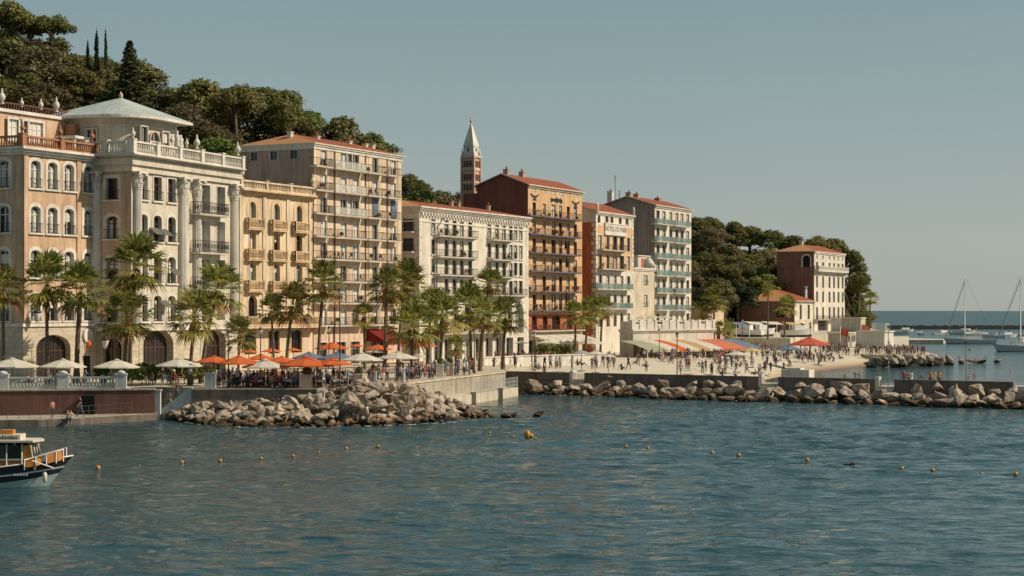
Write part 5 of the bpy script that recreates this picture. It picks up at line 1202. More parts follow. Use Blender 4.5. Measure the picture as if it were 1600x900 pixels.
for i, (cx, cy, bx, D, rp, lb) in enumerate(PALMS):
    zb = TZ if bx < 812 else (2.45 if bx < 1090 else (4.5 if bx > 1150 else 2.6)); x, y, _ = W(bx, D); top = Vector((W(cx, D)[0]-x, R.uniform(-.3, .3), zat(cy+rp*.12, D)-zb)); s = rp*D/F/1.95
    o = tag(empty('fan_palm', (x, y, zb)), 'fan palm '+lb, 'palm tree', 'fan palms along the promenade')
    h = top.z; r = .23 if rp*D/F > 2.0 else .17; r *= 1.35 if i == 2 else 1; mb = MB(); pts = []; rad = []
    for k in range(15):
        f = k/14; pts.append((top.x*f**1.6, top.y*f+.12*math.sin(f*4+i), h*f-.1*(k == 0))); rad.append(r*(1.35-.5*min(1, f*5) if f < .2 else .85-.2*f)*(1.06 if k % 2 else .96))
    mb.tube(pts, rad, 9); mb.build('trunk', M['palm_bark'], o); link('crown', PC[i % 5], o, tuple(pts[-1]), R.random()*6.28, (s*R.uniform(.88, 1.1), s*R.uniform(.88, 1.1), s*R.uniform(.85, 1.15))).rotation_euler = (R.uniform(-.16, .16), R.uniform(-.16, .16), R.random()*6.28); link('dead_fronds', PS[i % 3], o, tuple(pts[-1]), R.random()*6, (s*.8, s*.8, s*R.uniform(.35, .8)))

# ------------------------------------------------------------------ parasols
UM = {}
def parasol_meshes(k):
    if k in UM: return UM[k]
    mb = MB(); n = 8
    for i in range(n):
        a, c = 2*PI*i/n, 2*PI*(i+1)/n; P = lambda w, r, z: (r*math.cos(w), r*math.sin(w), z); md = (a+c)/2
        for (r0, z0), (r1, z1) in (((0.02, .62), (.45, .36)), ((.45, .36), (1, 0))):
            mb.poly([P(a, r0, z0), P(a, r1, z1), P(md, r1*.93, z1-.02), P(md, r0*.93, z0-.01)]); mb.poly([P(c, r0, z0), P(c, r1, z1), P(md, r1*.93, z1-.02), P(md, r0*.93, z0-.01)])
        mb.poly([P(a, 1, 0), P(md, .93, -.02), P(md, .93, -.11), P(a, 1, -.09)]); mb.poly([P(c, 1, 0), P(md, .93, -.02), P(md, .93, -.11), P(c, 1, -.09)])
    cap = MB(); cap.lathe([(.02, .68), (.1, .6), (.17, .56)], 8); can = mb.mesh('canopy', M['cloth_'+k]); tp = cap.mesh('vent_cap', M['cloth_'+k])
    ps = MB(); ps.tube([(0, 0, 0), (0, 0, 2.95)], .035, 6); pole = ps.mesh('pole', M['frame_brown'])
    bs_ = MB(); bs_.box(-.35, .35, -.35, .35, 0, .1); base = bs_.mesh('base', M['dark_concrete'])
    rb = MB()
    for i in range(n): a = 2*PI*i/n; rb.tube([(.05*math.cos(a), .05*math.sin(a), .5), (.97*math.cos(a), .97*math.sin(a), -.03)], .014, 4)
    UM[k] = (can, tp, pole, base, rb.mesh('ribs', M['frame_brown'])); return UM[k]
def parasol(px0, px1, yr, k, label, zb=TZ, Dmax=None, group='café parasols on the terrace'):
    D = (H-zb-2.3)*F/(yr-HY)
    if Dmax: D = min(D, Dmax)
    if zb == TZ: D = max(D, 162.4)                                          # stands on the terrace, clear of the wall
    zr = zat(yr, D); r = (px1-px0)*D/F/2; c, t, p, b_, rb = parasol_meshes(k); o = tag(empty('parasol', W((px0+px1)/2, D, zb), R.random()*.8), label, 'parasol', group)
    q = link('canopy', c, o, (0, 0, zr-zb), 0, (r, r, r*.5)); link('vent_cap', t, q); link('ribs', rb, q); link('pole', p, o, (0, 0, 0), 0, (1, 1, (zr-zb+.3)/2.9)); link('base', b_, o); return o
for a in ((-22, 60, 572, 'white', 'white parasol cut off by the left picture edge'), (61, 136, 572.5, 'white', 'white parasol before the arched shop window of the peach wing'), (145, 220, 573, 'white', 'white parasol left of the columned palace arch'), (243, 316, 571, 'white', 'white parasol before the big arch of the columned palace'),
 (305, 364, 565, 'orange', 'leftmost orange parasol, before the right arch of the columned palace'), (338, 408, 567, 'orange', 'orange parasol overlapping the leftmost orange one'), (372, 404, 550, 'orange', 'small orange parasol at the back, below the short palm'), (408, 441, 549, 'orange', 'small orange parasol at the back, before the cream palace doors', 0), (445, 472, 547.5, 'orange', 'rightmost small orange parasol before the cream palace'),
 (382, 433, 561, 'orange', 'orange parasol in the second row under the back trio'), (413, 467, 565, 'orange', 'orange parasol in the middle of the front row'), (434, 521, 570, 'orange', 'widest orange parasol, front row'), (488, 552, 568.5, 'orange', 'rightmost front-row orange parasol, before the blue ones'), (377, 451, 573, 'white', 'low cream parasol in front of the orange row'),
 (454, 511, 559, 'blue', 'left one of two grey-blue parasols'), (496, 558, 560, 'blue', 'right one of two grey-blue parasols'), (531, 600, 562, 'white', 'large white parasol right of the blue pair'), (589, 653, 559, 'white', 'large white parasol nearest the quay edge palm'), (630, 666, 557, 'white', 'white parasol half hidden behind the quay edge palm'),
 (626, 683, 540, 'orange', 'orange parasol at the left foot of the white block'), (491, 546, 544, 'orange', 'orange parasol at the foot of the pink block, left'), (545, 570, 541, 'orange', 'small orange parasol at the foot of the pink block beside the dark red awning'), (566, 614, 545.5, 'orange', 'orange parasol under the dark red awning'), (570, 600, 550, 'white', 'small white parasol behind the large white one')):
    mid = (a[0]+a[1])/2; lim = None
    if mid < 372: lim = b2.P[1]+b2.u[1]*b2.ax(mid)-6 if mid > 205 else 174
    elif mid < 488: lim = b3.P[1]+b3.u[1]*b3.ax(mid)-4
    elif mid < 625: lim = b4.P[1]+b4.u[1]*b4.ax(mid)-6
    else: lim = 236
    parasol(*a[:5], TZ, lim)
for a in ((803, 826, 536, 'white', 'small white parasol at the right foot of the white block', 2.45, 264), (836, 877, 536, 'white', 'white parasol at the foot of the orange house', 2.45, 266), (872, 902, 537, 'white', 'white parasol before the pale base of the orange house', 2.45, 268), (900, 947, 536.5, 'white', 'white parasol under the three palms', 2.45, 270), (896, 921, 551, 'paleblue', 'pale blue parasol on the plaza', 2.4, None), (914, 946, 553, 'white', 'white parasol right of the pale blue one', 2.4, None), (938, 963, 557, 'white', 'small low white parasol on the plaza', 2.4, None),
 (1133, 1170, 554, 'white', 'white beach parasol right of the striped awning', 2.0, None), (1156, 1191, 548, 'yellow', 'yellow parasol below the raised quay', 2.2, None), (1210, 1255, 546, 'blue', 'blue parasol at the top of the beach', 2.1, 322), (1230, 1299, 538, 'red', 'large red parasol before the point house', 2.2, 330)):
    parasol(*a, group='parasols on the plaza and beach')

# ------------------------------------------------------------------ terrace furniture
m, nt, bs = newmat('tinted'); oi = nt.nodes.new('ShaderNodeObjectInfo'); nt.links.new(oi.outputs['Color'], bs.inputs['Base Color']); bs.inputs['Roughness'].default_value = .7; M['tinted'] = m
def P_(fn, name, mats): mb = MB(); fn(mb); return mb.mesh(name, mats)
CH = [('seat', P_(lambda m_: m_.box(-.22, .22, -.22, .22, .42, .47), 'seat', M['tinted'])), ('backrest', P_(lambda m_: (m_.box(-.22, .22, .18, .22, .55, .92),), 'backrest', M['tinted']))]
LEG = P_(lambda m_: m_.tube([(0, 0, 0), (0, 0, .45)], .02, 4), 'leg', M['iron'])
TTOP = P_(lambda m_: (m_.lathe([(.45, .70), (.46, .74)], 14), m_.lathe([(.02, .74), (.47, .742), (.47, .55)], 14)), 'tabletop', M['curtain']); TLEG = P_(lambda m_: (m_.tube([(0, 0, 0), (0, 0, .7)], .04, 6), m_.lathe([(.28, 0), (.05, .06)], 10)), 'pedestal', M['iron'])
def chair(x, y, z, rz, col, cn, where):
    o = tag(empty('cafe_chair', (x, y, z), rz), f'{cn} café chair at a table {where}', 'chair', 'café chairs on the terrace')
    for n_, me in CH: c = link(n_, me, o); c.color = (*col, 1)
    for a in (-.19, .19):
        for c_ in (-.19, .19): link('leg', LEG, o, (a, c_, 0))
def table(x, y, z, where):
    o = tag(empty('cafe_table', (x, y, z)), f'round café table with a white cloth {where}', 'table', 'café tables on the terrace'); link('tabletop', TTOP, o); link('pedestal', TLEG, o)

# ------------------------------------------------------------------ people: one continuous skinned body per pose
def rampmat(k, stops, idx):
    m, nt, bs = newmat(k); oi = nt.nodes.new('ShaderNodeObjectInfo'); f = nt.nodes.new('ShaderNodeMath'); f.operation = 'FRACT'; mu = nt.nodes.new('ShaderNodeMath'); mu.operation = 'MULTIPLY'; mu.inputs[1].default_value = idx
    nt.links.new(oi.outputs['Random'], mu.inputs[0]); nt.links.new(mu.outputs[0], f.inputs[0]); c = ramp(nt, f.outputs[0], stops); nt.links.new(c, bs.inputs['Base Color']); bs.inputs['Roughness'].default_value = .8; M[k] = m
    for n_ in nt.nodes:
        if n_.type == 'VALTORGB': n_.color_ramp.interpolation = 'CONSTANT'
rampmat('skin', [(0, (.45, .26, .17)), (.5, (.36, .19, .115)), (.85, (.20, .10, .06))], 3.7)
rampmat('trousers', [(0, (.03, .035, .06)), (.3, (.10, .11, .15)), (.5, (.40, .34, .25)), (.7, (.06, .05, .045)), (.88, (.5, .48, .44))], 7.3)
rampmat('hair', [(0, (.02, .013, .01)), (.45, (.06, .03, .015)), (.75, (.16, .10, .045)), (.9, (.3, .28, .25))], 11.9)
M['shoes'] = mat('shoes', (.05, .04, .035), .7, 0)
def person_mesh(kind, seed, skirt_=False):
    g = random.Random(seed); V = []; E = []; Rr = []; Z = []
    def v(p, r, z, par=None):
        V.append(p); Rr.append(r); Z.append(z)
        if par is not None: E.append((par, len(V)-1))
        return len(V)-1
    sit = kind in ('seated', 'sunbathing'); hp = .52 if kind == 'seated' else .14 if kind == 'sunbathing' else .93
    lean = .06 if kind == 'seated' else -.12 if kind == 'sunbathing' else 0.0
    pv = v((0, 0, hp), .125, 'p'); be = v((0, lean*.4, hp+.17), .115, 's', pv); ch = v((0, lean, hp+.38), .135, 's', be); nk = v((0, lean+.01, hp+.55), .058, 'k', ch); hd = v((0, lean+.03, hp+.64), .083, 'k', nk); ht = v((0, lean+.015, hp+.76), .08, 'h', hd)
    v((0, lean+.115, hp+.66), .018, 'k', hd)
    for s in (-1, 1):
        sh = v((s*.17, lean, hp+.48), .065, 's', ch)
        if kind == 'standing': pe, pw_, ph = (s*.24, -.03, hp+.2), (s*.25, .05, hp-.03), (s*.25, .08, hp-.12)
        elif kind == 'walking': pe, pw_, ph = (s*.22, -s*.12, hp+.21), (s*.22, -s*.16+.12, hp+.0), (s*.22, -s*.18+.17, hp-.08)
        elif kind == 'talking': pe, pw_, ph = (s*.24, .04, hp+.2), (s*.14, .26, hp+.27+.1*s), (s*.1, .33, hp+.33+.1*s)
        elif kind == 'seated': pe, pw_, ph = (s*.25, lean+.08, hp+.22), (s*.15, lean+.32, hp+.24), (s*.11, lean+.4, hp+.26)
        elif kind == 'swimming': pe, pw_, ph = (s*.34, .15, hp+.35), (s*.4, .4, hp+.42), (s*.38, .48, hp+.42)
        else: pe, pw_, ph = (s*.27, -.3, hp+.2), (s*.26, -.42, hp-.03), (s*.26, -.46, hp-.1)
        el = v(pe, .044, 's' if g.random() < .5 else 'k', sh); wr = v(pw_, .032, 'k', el); v(ph, .036, 'k', wr)
        hi = v((s*.095, 0, hp-.04), .105, 'p', pv)
        if kind in ('standing', 'talking', 'swimming'): kn, an, to = (s*.1, .02, .5), (s*.1, 0, .09), (s*.11, .15, .045)
        elif kind == 'walking': kn, an, to = (s*.09, s*.17+.05, .52), (s*.09, s*.28-.03, .11), (s*.09, s*.28+.11, .05)
        elif kind == 'seated': kn, an, to = (s*.13, .43, .52), (s*.13, .42, .09), (s*.13, .56, .045)
        else: kn, an, to = (s*.13, .38, .42), (s*.12, .66, .08), (s*.12, .76, .06)
        k_ = v(kn, .062, 'p', hi); a_ = v(an, .042, 'p' if g.random() < .6 else 'k', k_); v(to, .04, 'b', a_)
    me = bpy.data.meshes.new('t'); me.from_pydata(V, E, []); o = bpy.data.objects.new('t', me); COL.objects.link(o)
    o.modifiers.new('s', 'SKIN'); sv = me.skin_vertices[0].data
    for i, r in enumerate(Rr): sv[i].radius = (r, r*(.78 if Z[i] in 'sp' and i < 3 else 1)); sv[i].use_root = i == 0
    sb = o.modifiers.new('u', 'SUBSURF'); sb.levels = 1; dg = bpy.context.evaluated_depsgraph_get(); em = bpy.data.meshes.new_from_object(o.evaluated_get(dg)); bpy.data.objects.remove(o)
    order = ['s', 'p', 'k', 'h', 'b']; A = np.array(V); cen = np.array([p.center[:] for p in em.polygons]); B = np.array([(a, c) for a, c in E]); best = np.full(len(cen), 1e9); zi = np.zeros(len(cen), int)
    for a, c in E:
        pa, pc = A[a], A[c]; d = pc-pa; L2 = (d*d).sum(); t = np.clip(((cen-pa)@d)/L2, 0, 1); q = np.linalg.norm(cen-pa-t[:, None]*d, axis=1)/(Rr[a]*(1-t)+Rr[c]*t); zz = np.where(t > .5, order.index(Z[c]), order.index(Z[a])); w = q < best; best[w] = q[w]; zi[w] = zz[w]
    hc = A[hd]; back = (zi == 2) & (cen[:, 2] > hc[2]-.06) & (cen[:, 1] < hc[1]-.03); zi[back] = 3; face = (zi == 3) & (cen[:, 1] > hc[1]+.045) & (cen[:, 2] < hc[2]+.085); zi[face] = 2
    em.materials.clear()
    for k in ('tinted', 'trousers', 'skin', 'hair', 'shoes'): em.materials.append(M[k])
    em.polygons.foreach_set('material_index', zi.tolist()); em.polygons.foreach_set('use_smooth', [True]*len(cen))
    em.name = 'person_'+kind; em.update(); return em
PM = {k: [person_mesh(k, 3*i+len(k)) for i in range(n)] for k, n in (('standing', 3), ('walking', 3), ('talking', 3), ('seated', 3), ('sunbathing', 2), ('swimming', 1))}
COLS = {'white': (.62, .60, .56), 'red': (.42, .05, .04), 'navy': (.03, .05, .12), 'sky blue': (.22, .38, .48), 'black': (.025, .024, .025), 'blue': (.06, .14, .32), 'tan': (.42, .31, .2), 'pink': (.5, .22, .2), 'teal': (.08, .25, .25), 'orange': (.6, .2, .05), 'grey': (.25, .25, .25), 'brown': (.09, .05, .035)}
def person(kind, x, y, z, rz, where, group, cols=None, col=None, extra=''):
    doing = {'standing': 'standing', 'walking': 'walking', 'talking': 'gesturing', 'seated': 'sitting', 'sunbathing': 'sitting', 'swimming': 'bathing'}[kind]
    lab = lambda q: f'person in a {q} top {doing}{extra} {where}'
    c = col or R.choice([q for q in (cols or COLS) if lab(q) not in USED] or [q for q in COLS if lab(q) not in USED] or list(COLS)); USED.add(lab(c)); o = link('person', R.choice(PM[kind]), None, (x, y, z), rz, R.uniform(.92, 1.06)); o.color = (*COLS[c], 1)
    return tag(o, lab(c), 'person', group)
USED = set()
def pick(w): return R.choices([a for a, _ in w], [b_ for _, b_ in w])[0]
DARKS = ['white', 'red', 'navy', 'black', 'blue', 'sky blue', 'brown', 'grey', 'pink', 'white', 'teal']
CRX = []
def clear_spot(x, y, d):
    if any((x-a)**2+(y-c)**2 < d*d for a, c in CRX): return False
    CRX.append((x, y)); return True
def crowd(n, px0, px1, D0, D1, where, group, kinds, zf=None, tables=0, chairs=False, mind=.62):
    got = 0; tries = 0
    while got < n and tries < 4000:
        tries += 1; px = R.uniform(px0, px1); D = R.uniform(*( (D0, D1) if not callable(D0) else D0(px))); x, y, _ = W(px, D); z = zf(px, D) if zf else TZ
        if not clear_spot(x, y, mind): continue
        k = pick(kinds); rz = R.random()*6.28; wh = where if isinstance(where, str) else min(where, key=lambda q: abs(q[0]-px))[1]; person(k, x, y, z, rz, wh, group, DARKS)
        if k == 'seated' and chairs:
            cn = R.choice(['dark red', 'black', 'blue', 'light blue']); chair(x, y, z+.02, rz+PI, {'dark red': (.25, .03, .03), 'black': (.02, .02, .02), 'blue': (.05, .12, .3), 'light blue': (.3, .45, .5)}[cn], cn, wh)
            if R.random() < .45: tx, ty = x-.75*math.sin(rz)*1, y+.75*math.cos(rz); (table(tx, ty, z, wh), CRX.append((tx, ty))) if ty > 161.8 else None
        got += 1
SEAT = (('seated', 6), ('standing', 2), ('talking', 2)); UP = (('standing', 4), ('walking', 4), ('talking', 3)); SAND = (('sunbathing', 6), ('standing', 2), ('talking', 1), ('walking', 1))
crowd(16, -10, 195, 161, 167, [(15, 'behind the balustrade at the left edge'), (60, 'behind the balustrade under the second white parasol'), (98, 'behind the middle balustrade post'), (140, 'behind the balustrade near the thick palm trunk'), (185, 'behind the right balustrade post')], 'people behind the white balustrade', (('seated', 5), ('standing', 2), ('talking', 2)), chairs=True)
crowd(11, 206, 322, 163.6, 171, [(215, 'before the columned palace flank'), (245, 'before the big arch of the columned palace'), (275, 'at the head of the whitewashed stairs'), (308, 'by the two leaning palm trunks')], 'people around the stairs', (('standing', 3), ('walking', 3), ('seated', 3), ('talking', 2)), chairs=True)
crowd(112, 338, 556, 161.6, 170, [(345, 'beside the white pillar planter'), (365, 'under the leftmost orange parasols'), (390, 'left of the second lamp post'), (415, 'under the low cream parasol'), (440, 'under the middle orange parasol'), (465, 'left of the large pink planter'), (490, 'right of the large pink planter'), (515, 'under the widest orange parasol'), (535, 'by the tallest lamp post'), (552, 'by the pink corner planter')], 'people under the orange parasols', SEAT, chairs=True, mind=.46)
wD = lambda px: (qwD(px)+.8, qwD(px)+13)
def qwD(px): k = (px-800)/F; X, Y = xy(556, 161); t = (k*Y-X)/(dq.x-k*dq.y); return Y+dq.y*t
crowd(60, 562, 742, wD, None, [(572, 'by the corner of the quay wall'), (590, 'under the right large white parasols'), (612, 'left of the slim white planter'), (640, 'beside the quay edge palm'), (662, 'right of the quay edge palm'), (688, 'around the white planter on the quay'), (712, 'around the small palm on the quay'), (736, 'at the right end of the quay wall')], 'people above the quay wall', (('standing', 4), ('walking', 3), ('talking', 3), ('seated', 3)), mind=.55)
zp = lambda px, D: (lambda dz: dz[1]+(BZ-dz[1])*max(0, D-dz[0])/(BD-dz[0]))(plaza(px))
crowd(30, 750, 1000, 219, 252, [(765, 'on the plaza near the quay corner'), (800, 'before the low white wall'), (840, 'by the thin plaza lamp post'), (880, 'on the plaza left of the blue parasol'), (915, 'on the plaza by the pale blue parasol'), (960, 'on the plaza by the low white parasol'), (990, 'on the plaza left of the awning')], 'people on the plaza', UP, zp)
crowd(10, 1002, 1150, 262, 300, [(1010, 'under the left end of the striped awning'), (1040, 'under the orange awning stripe'), (1070, 'under the tan awning stripe'), (1100, 'under the coral awning stripes'), (1135, 'under the blue awning end')], 'people under the striped awning', (('standing', 3), ('talking', 3), ('seated', 3)), zp)
crowd(24, 1062, 1290, lambda px: (plaza(px)[0]+14, plaza(px)[0]+45), None, [(1075, 'on the sand by the dark lamp post'), (1110, 'on the sand before the coral awning'), (1150, 'on the sand by the white beach parasol'), (1185, 'on the sand below the yellow parasol'), (1230, 'on the sand below the blue parasol'), (1275, 'on the sand below the red parasol')], 'people on the beach', SAND, zp)
crowd(12, 1190, 1320, lambda px: (plaza(px)[0]+40, 338), None, [(1200, 'left of the blue beach parasol'), (1235, 'between the blue and red parasols'), (1270, 'under the red parasol'), (1305, 'right of the red parasol')], 'people at the back of the beach', UP, zp)
crowd(8, 1342, 1440, lambda px: (326, 336), None, [(1350, 'on the far groyne left of the kiosk'), (1385, 'on the far groyne before the kiosk'), (1425, 'on the far groyne right of the kiosk')], 'people on the far groyne', UP, lambda px, D: 1.7)
# the far crowds read as one mass
M['mass_top'] = None
def islandmat(k, stops):
    m, nt, bs = newmat(k); g = nt.nodes.new('ShaderNodeNewGeometry'); nt.links.new(ramp(nt, g.outputs['Random Per Island'], stops), bs.inputs['Base Color']); bs.inputs['Roughness'].default_value = .85
    for n_ in nt.nodes:
        if n_.type == 'VALTORGB': n_.color_ramp.interpolation = 'CONSTANT'
    M[k] = m
islandmat('mass_top', [(i/10, c) for i, c in enumerate([(.5, .48, .44), (.025, .025, .03), (.25, .05, .04), (.04, .07, .16), (.10, .06, .05), (.4, .3, .22), (.18, .28, .34), (.03, .03, .035), (.32, .12, .10), (.12, .12, .13)])])
islandmat('mass_skin', [(0, (.42, .24, .16)), (.6, (.3, .16, .1))]); islandmat('mass_legs', [(0, (.03, .035, .06)), (.4, (.12, .11, .12)), (.6, (.36, .28, .2)), (.8, (.05, .04, .035))])
def mass(name, label, spots):
    vs, fs, ms, off = [], [], [], 0
    for (x, y, z, k) in spots:
        me = R.choice(PM[k]); n = len(me.vertices); co = np.empty(n*3); me.vertices.foreach_get('co', co); co = co.reshape(-1, 3); a = R.random()*6.28; c, s = math.cos(a), math.sin(a); q = R.uniform(.92, 1.05)
        vs.append(np.stack([co[:, 0]*c-co[:, 1]*s, co[:, 0]*s+co[:, 1]*c, co[:, 2]], -1)*q+np.array([x, y, z])); fs += [tuple(i+off for i in p.vertices) for p in me.polygons]; ms += [(0, 2, 1, 2, 2)[p.material_index] for p in me.polygons]; off += n
    me = bpy.data.meshes.new(name); me.from_pydata(np.concatenate(vs), [], fs); [me.materials.append(M[k]) for k in ('mass_top', 'mass_skin', 'mass_legs')]; me.polygons.foreach_set('material_index', ms); me.polygons.foreach_set('use_smooth', [True]*len(fs)); me.update(); tag(link(name, me), label, 'crowd', kind='stuff')
sp = []
for k in range(190): px = R.uniform(998, 1165); D = R.uniform(274, 312); x, y, _ = W(px, D); sp.append((x, y, zp(px, D), pick((('standing', 3), ('talking', 3), ('seated', 4)))))
mass('awning_crowd', 'dense crowd massed in the shade of the striped awning', sp); sp = []
for k in range(90):
    px = R.uniform(1300, 1446); D = R.uniform(322, 342) if px > 1345 else R.uniform(326, 340); x, y, _ = W(px, D); sp.append((x, y, 1.7 if px > 1345 else zp(px, D), pick((('standing', 3), ('talking', 3), ('walking', 2)))))
mass('groyne_crowd', 'distant crowd massed on the far groyne path and below the point house', sp)
sp = []
for k in range(70):
    px = R.choice((R.uniform(745, 1000), R.uniform(1000, 1330))); d0 = plaza(px)[0]+R.uniform(6, 60); D = d0 if px > 1000 else R.uniform(218, 262); x, y, _ = W(px, D); sp.append((x, y, zp(px, D), pick((('standing', 3), ('talking', 2), ('walking', 3), ('sunbathing', 3)))))
for k in range(150):
    px = R.uniform(800, 962) if k < 85 else R.uniform(1170, 1305); D = R.uniform(247, 264) if k < 85 else R.uniform(300, 336); x, y, _ = W(px, D); sp.append((x, y, zp(px, D), pick((('standing', 2), ('talking', 2), ('seated', 4)))))
mass('strolling_crowd', 'scattered strollers and bathers over the plaza and beach', sp)
TM = MB(); TM.box(-.45, .45, -.95, .95, 0, .03); TM = TM.mesh('beach_towel', M['tinted'])
for k in range(34):
    px = R.uniform(1062, 1280); D = plaza(px)[0]+R.uniform(12, 46); x, y, _ = W(px, D); cn = R.choice(['red', 'blue', 'white', 'orange', 'teal', 'pink']); o = link('beach_towel', TM, None, (x, y, zp(px, D)+.01), R.random()*3); o.color = (*COLS[cn], 1)
    tag(o, f'{cn} beach towel lying on the sand '+('near the dark lamp post' if px < 1130 else 'below the yellow parasol' if px < 1205 else 'below the blue and red parasols'), 'towel', 'towels on the beach')
for k in range(70):                                                        # loose café seating before the restaurants
    px = R.choice((R.uniform(1000, 1160), R.uniform(1195, 1300), R.uniform(830, 945))); D = R.uniform(262, 292) if px < 1170 and px > 990 else R.uniform(305, 330) if px > 1190 else R.uniform(252, 264)
    x, y, _ = W(px, D); cn = R.choice(['dark red', 'black', 'white']); wh = 'at the orange house parasols' if px < 990 else 'before the striped awning' if px < 1170 else 'by the red parasol'
    chair(x, y, zp(px, D)+.01, R.random()*6, {'dark red': (.25, .03, .03), 'black': (.02, .02, .02), 'white': (.6, .58, .55)}[cn], cn, wh)
    if k % 3 == 0: table(x+.8, y+.3, zp(px, D)+.01, wh)
# dark chairs standing on the iron balconies
BC = MB(); BC.box(-.22, .22, -.22, .22, .42, .47); BC.box(-.22, .22, .17, .22, .5, .9); [BC.box(a-.02, a+.02, c-.02, c+.02, 0, .42) for a in (-.19, .19) for c in (-.19, .19)]; BC = BC.mesh('balcony_chair', M['frame_brown'])
BPL = leaf_mesh('balcony_plant', crown_lobes('round', 41), 260, .9, M['leaf_fresh'], 12)
bpy.context.view_layer.update()
for bb, nm in ((b4, 'pink block'), (b5, 'white block'), (b6, 'orange house'), (b8, 'teal balcony block'), (b7, 'quoined hotel')):
    for q in [c for c in bb.root.children if c.name.startswith('balcony')]:
        bw_ = max(v.co.x for v in q.data.vertices)
        for k in range(int(bw_/1.7)):
            if R.random() < .6:
                p = bb.root.matrix_world @ (q.location+Vector((R.uniform(.4, bw_-.4), R.uniform(-.7, -.4), .005)))
                if R.random() < .75: tag(link('balcony_chair', BC, None, p, R.random()*6), f'small dark chair on a balcony of the {nm}', 'chair', f'chairs on the balconies of the {nm}')
                else: tag(link('balcony_plant', BPL, None, p, R.random()*6, (.085, .085, .10)), f'green plant on a balcony of the {nm}', 'plant', f'plants on the balconies of the {nm}')
for px, c, k in ((1140, 'white', 'standing'), (1402, 'red', 'standing'), (1409, 'pink', 'talking'), (1416, 'sky blue', 'standing'), (1446, 'orange', 'talking'), (1452, 'white', 'standing'), (1459, 'orange', 'talking'), (840, 'black', 'standing'), (1118, 'navy', 'walking')):
    x, y = J(js(px), -1.6-R.random()); person(k, x, y, 1.7, R.random()*6, 'on the jetty path behind the parapet', 'people on the jetty', None, c)
person('standing', *W(82, 152.2, .6), 1.0, 'on the landing at the left, apart from the pair', 'people on the landing', None, 'pink')
person('walking', *W(126, 154.2, .6), 2.0, 'on the landing beside the dark doorway', 'people on the landing', None, 'black')
person('seated', *W(106, 151.6, .15), PI, 'on the edge of the landing', 'people on the landing', None, 'tan'); person('seated', *W(111, 151.9, .15), PI, 'on the edge of the landing', 'people on the landing', None, 'white')
person('walking', *W(263, 161.8, 1.1), -1.2, 'halfway down the whitewashed stairs', 'people on the stairs', None, 'blue'); person('walking', *W(276, 161.6, 1.75), -1.2, 'near the top of the whitewashed stairs', 'people on the stairs', None, 'black')
for px, py in ((1320, 588), (1336, 586), (1343, 586.5), (1440, 590), (1514, 589), (1523, 588), (1515, 548), (1541, 559), (1564, 559), (1580, 580), (1498, 558)): x, y, _ = G(px, py); person('swimming', x, y, -1.15, R.random()*6, 'in the water '+('near the beach' if px < 1400 else 'near the outer steps' if px < 1500 else 'off the far groyne' if py < 565 else 'near the end of the jetty'), 'bathers behind the jetty')

# ------------------------------------------------------------------ balustrade at the left, planters, lamps
x0, x1 = W(-70, 157.9)[0], W(196, 159.6)[0]; rz = math.atan2(159.6-157.9, x1-x0); Lb = math.hypot(x1-x0, 1.7)
br = tag(empty('white_balustrade', (x0, 157.9, 2.86), rz), 'white stone balustrade with square posts on top of the brown sea wall', 'balustrade')
mb = MB(); mb.box(0, Lb, -.16, .16, 0, .14); mb.build('plinth', M['blue_white'], br); mb = MB(); mb.box(0, Lb, -.17, .17, .93, 1.08); mb.build('rail', M['blue_white'], br)
mb = MB(); mb.lathe([(.07, .14), (.08, .2), (.13, .4), (.06, .68), (.085, .86), (.07, .93)], 8); bal = mb.mesh('baluster', M['blue_white'])
mb = MB(); mb.box(-.5, .5, -.34, .34, 0, 1.25); mb.box(-.56, .56, -.4, .4, 1.25, 1.37); mb.lathe([(.42, 1.37), (.4, 1.5), (.2, 1.62), (.02, 1.66)], 12); bp = mb.mesh('post', M['blue_white'])
ps_ = [Lb*(p+70)/266 for p in (4, 98, 189)]
for q in ps_: link('post', bp, br, (q, 0, 0))
n = int(Lb/.3)
for k in range(n):
    q = Lb*(k+.5)/n
    if all(abs(q-p) > .62 for p in ps_): link('baluster', bal, br, (q, 0, 0))
BUSH = leaf_mesh('foliage', crown_lobes('round', 99), 900, .55, M['leaf_fresh'], 8)
def planter(px, D, w, h, m, label, plant=True, z=TZ):
    o = tag(empty('planter', W(px, D, z)), label, 'planter', 'stone planters along the terrace edge'); mb = MB(); mb.box(-w/2, w/2, -w/2, w/2, 0, h); mb.box(-w/2-.06, w/2+.06, -w/2-.06, w/2+.06, h, h+.1); mb.build('box', M[m], o)
    if plant: link('foliage', BUSH, o, (0, 0, h-.1), R.random()*6, (.14*w, .14*w, .13))
for px, D, w, h, m, lb in ((330, 160.8, .95, 1.35, 'blue_white', 'square white pillar planter left of the orange parasols'), (478, 161.4, 1.1, 1.15, 'pink', 'pink planter under the rightmost orange parasols'), (560, 162.2, .8, 1.15, 'pink', 'pink planter at the corner of the quay wall'), (584, 168, .55, 1.2, 'trim_white', 'slim white planter just past the corner of the quay wall'), (627, 176, .6, 1.2, 'trim_white', 'slim white planter left of the quay edge palm'), (688, 188.5, .7, 1.25, 'trim_white', 'white planter on the quay wall before the white block'), (703, 191.5, .7, 1.2, 'pink', 'pink planter beside the white one on the quay wall')): planter(px, D, w, h, m, lb)
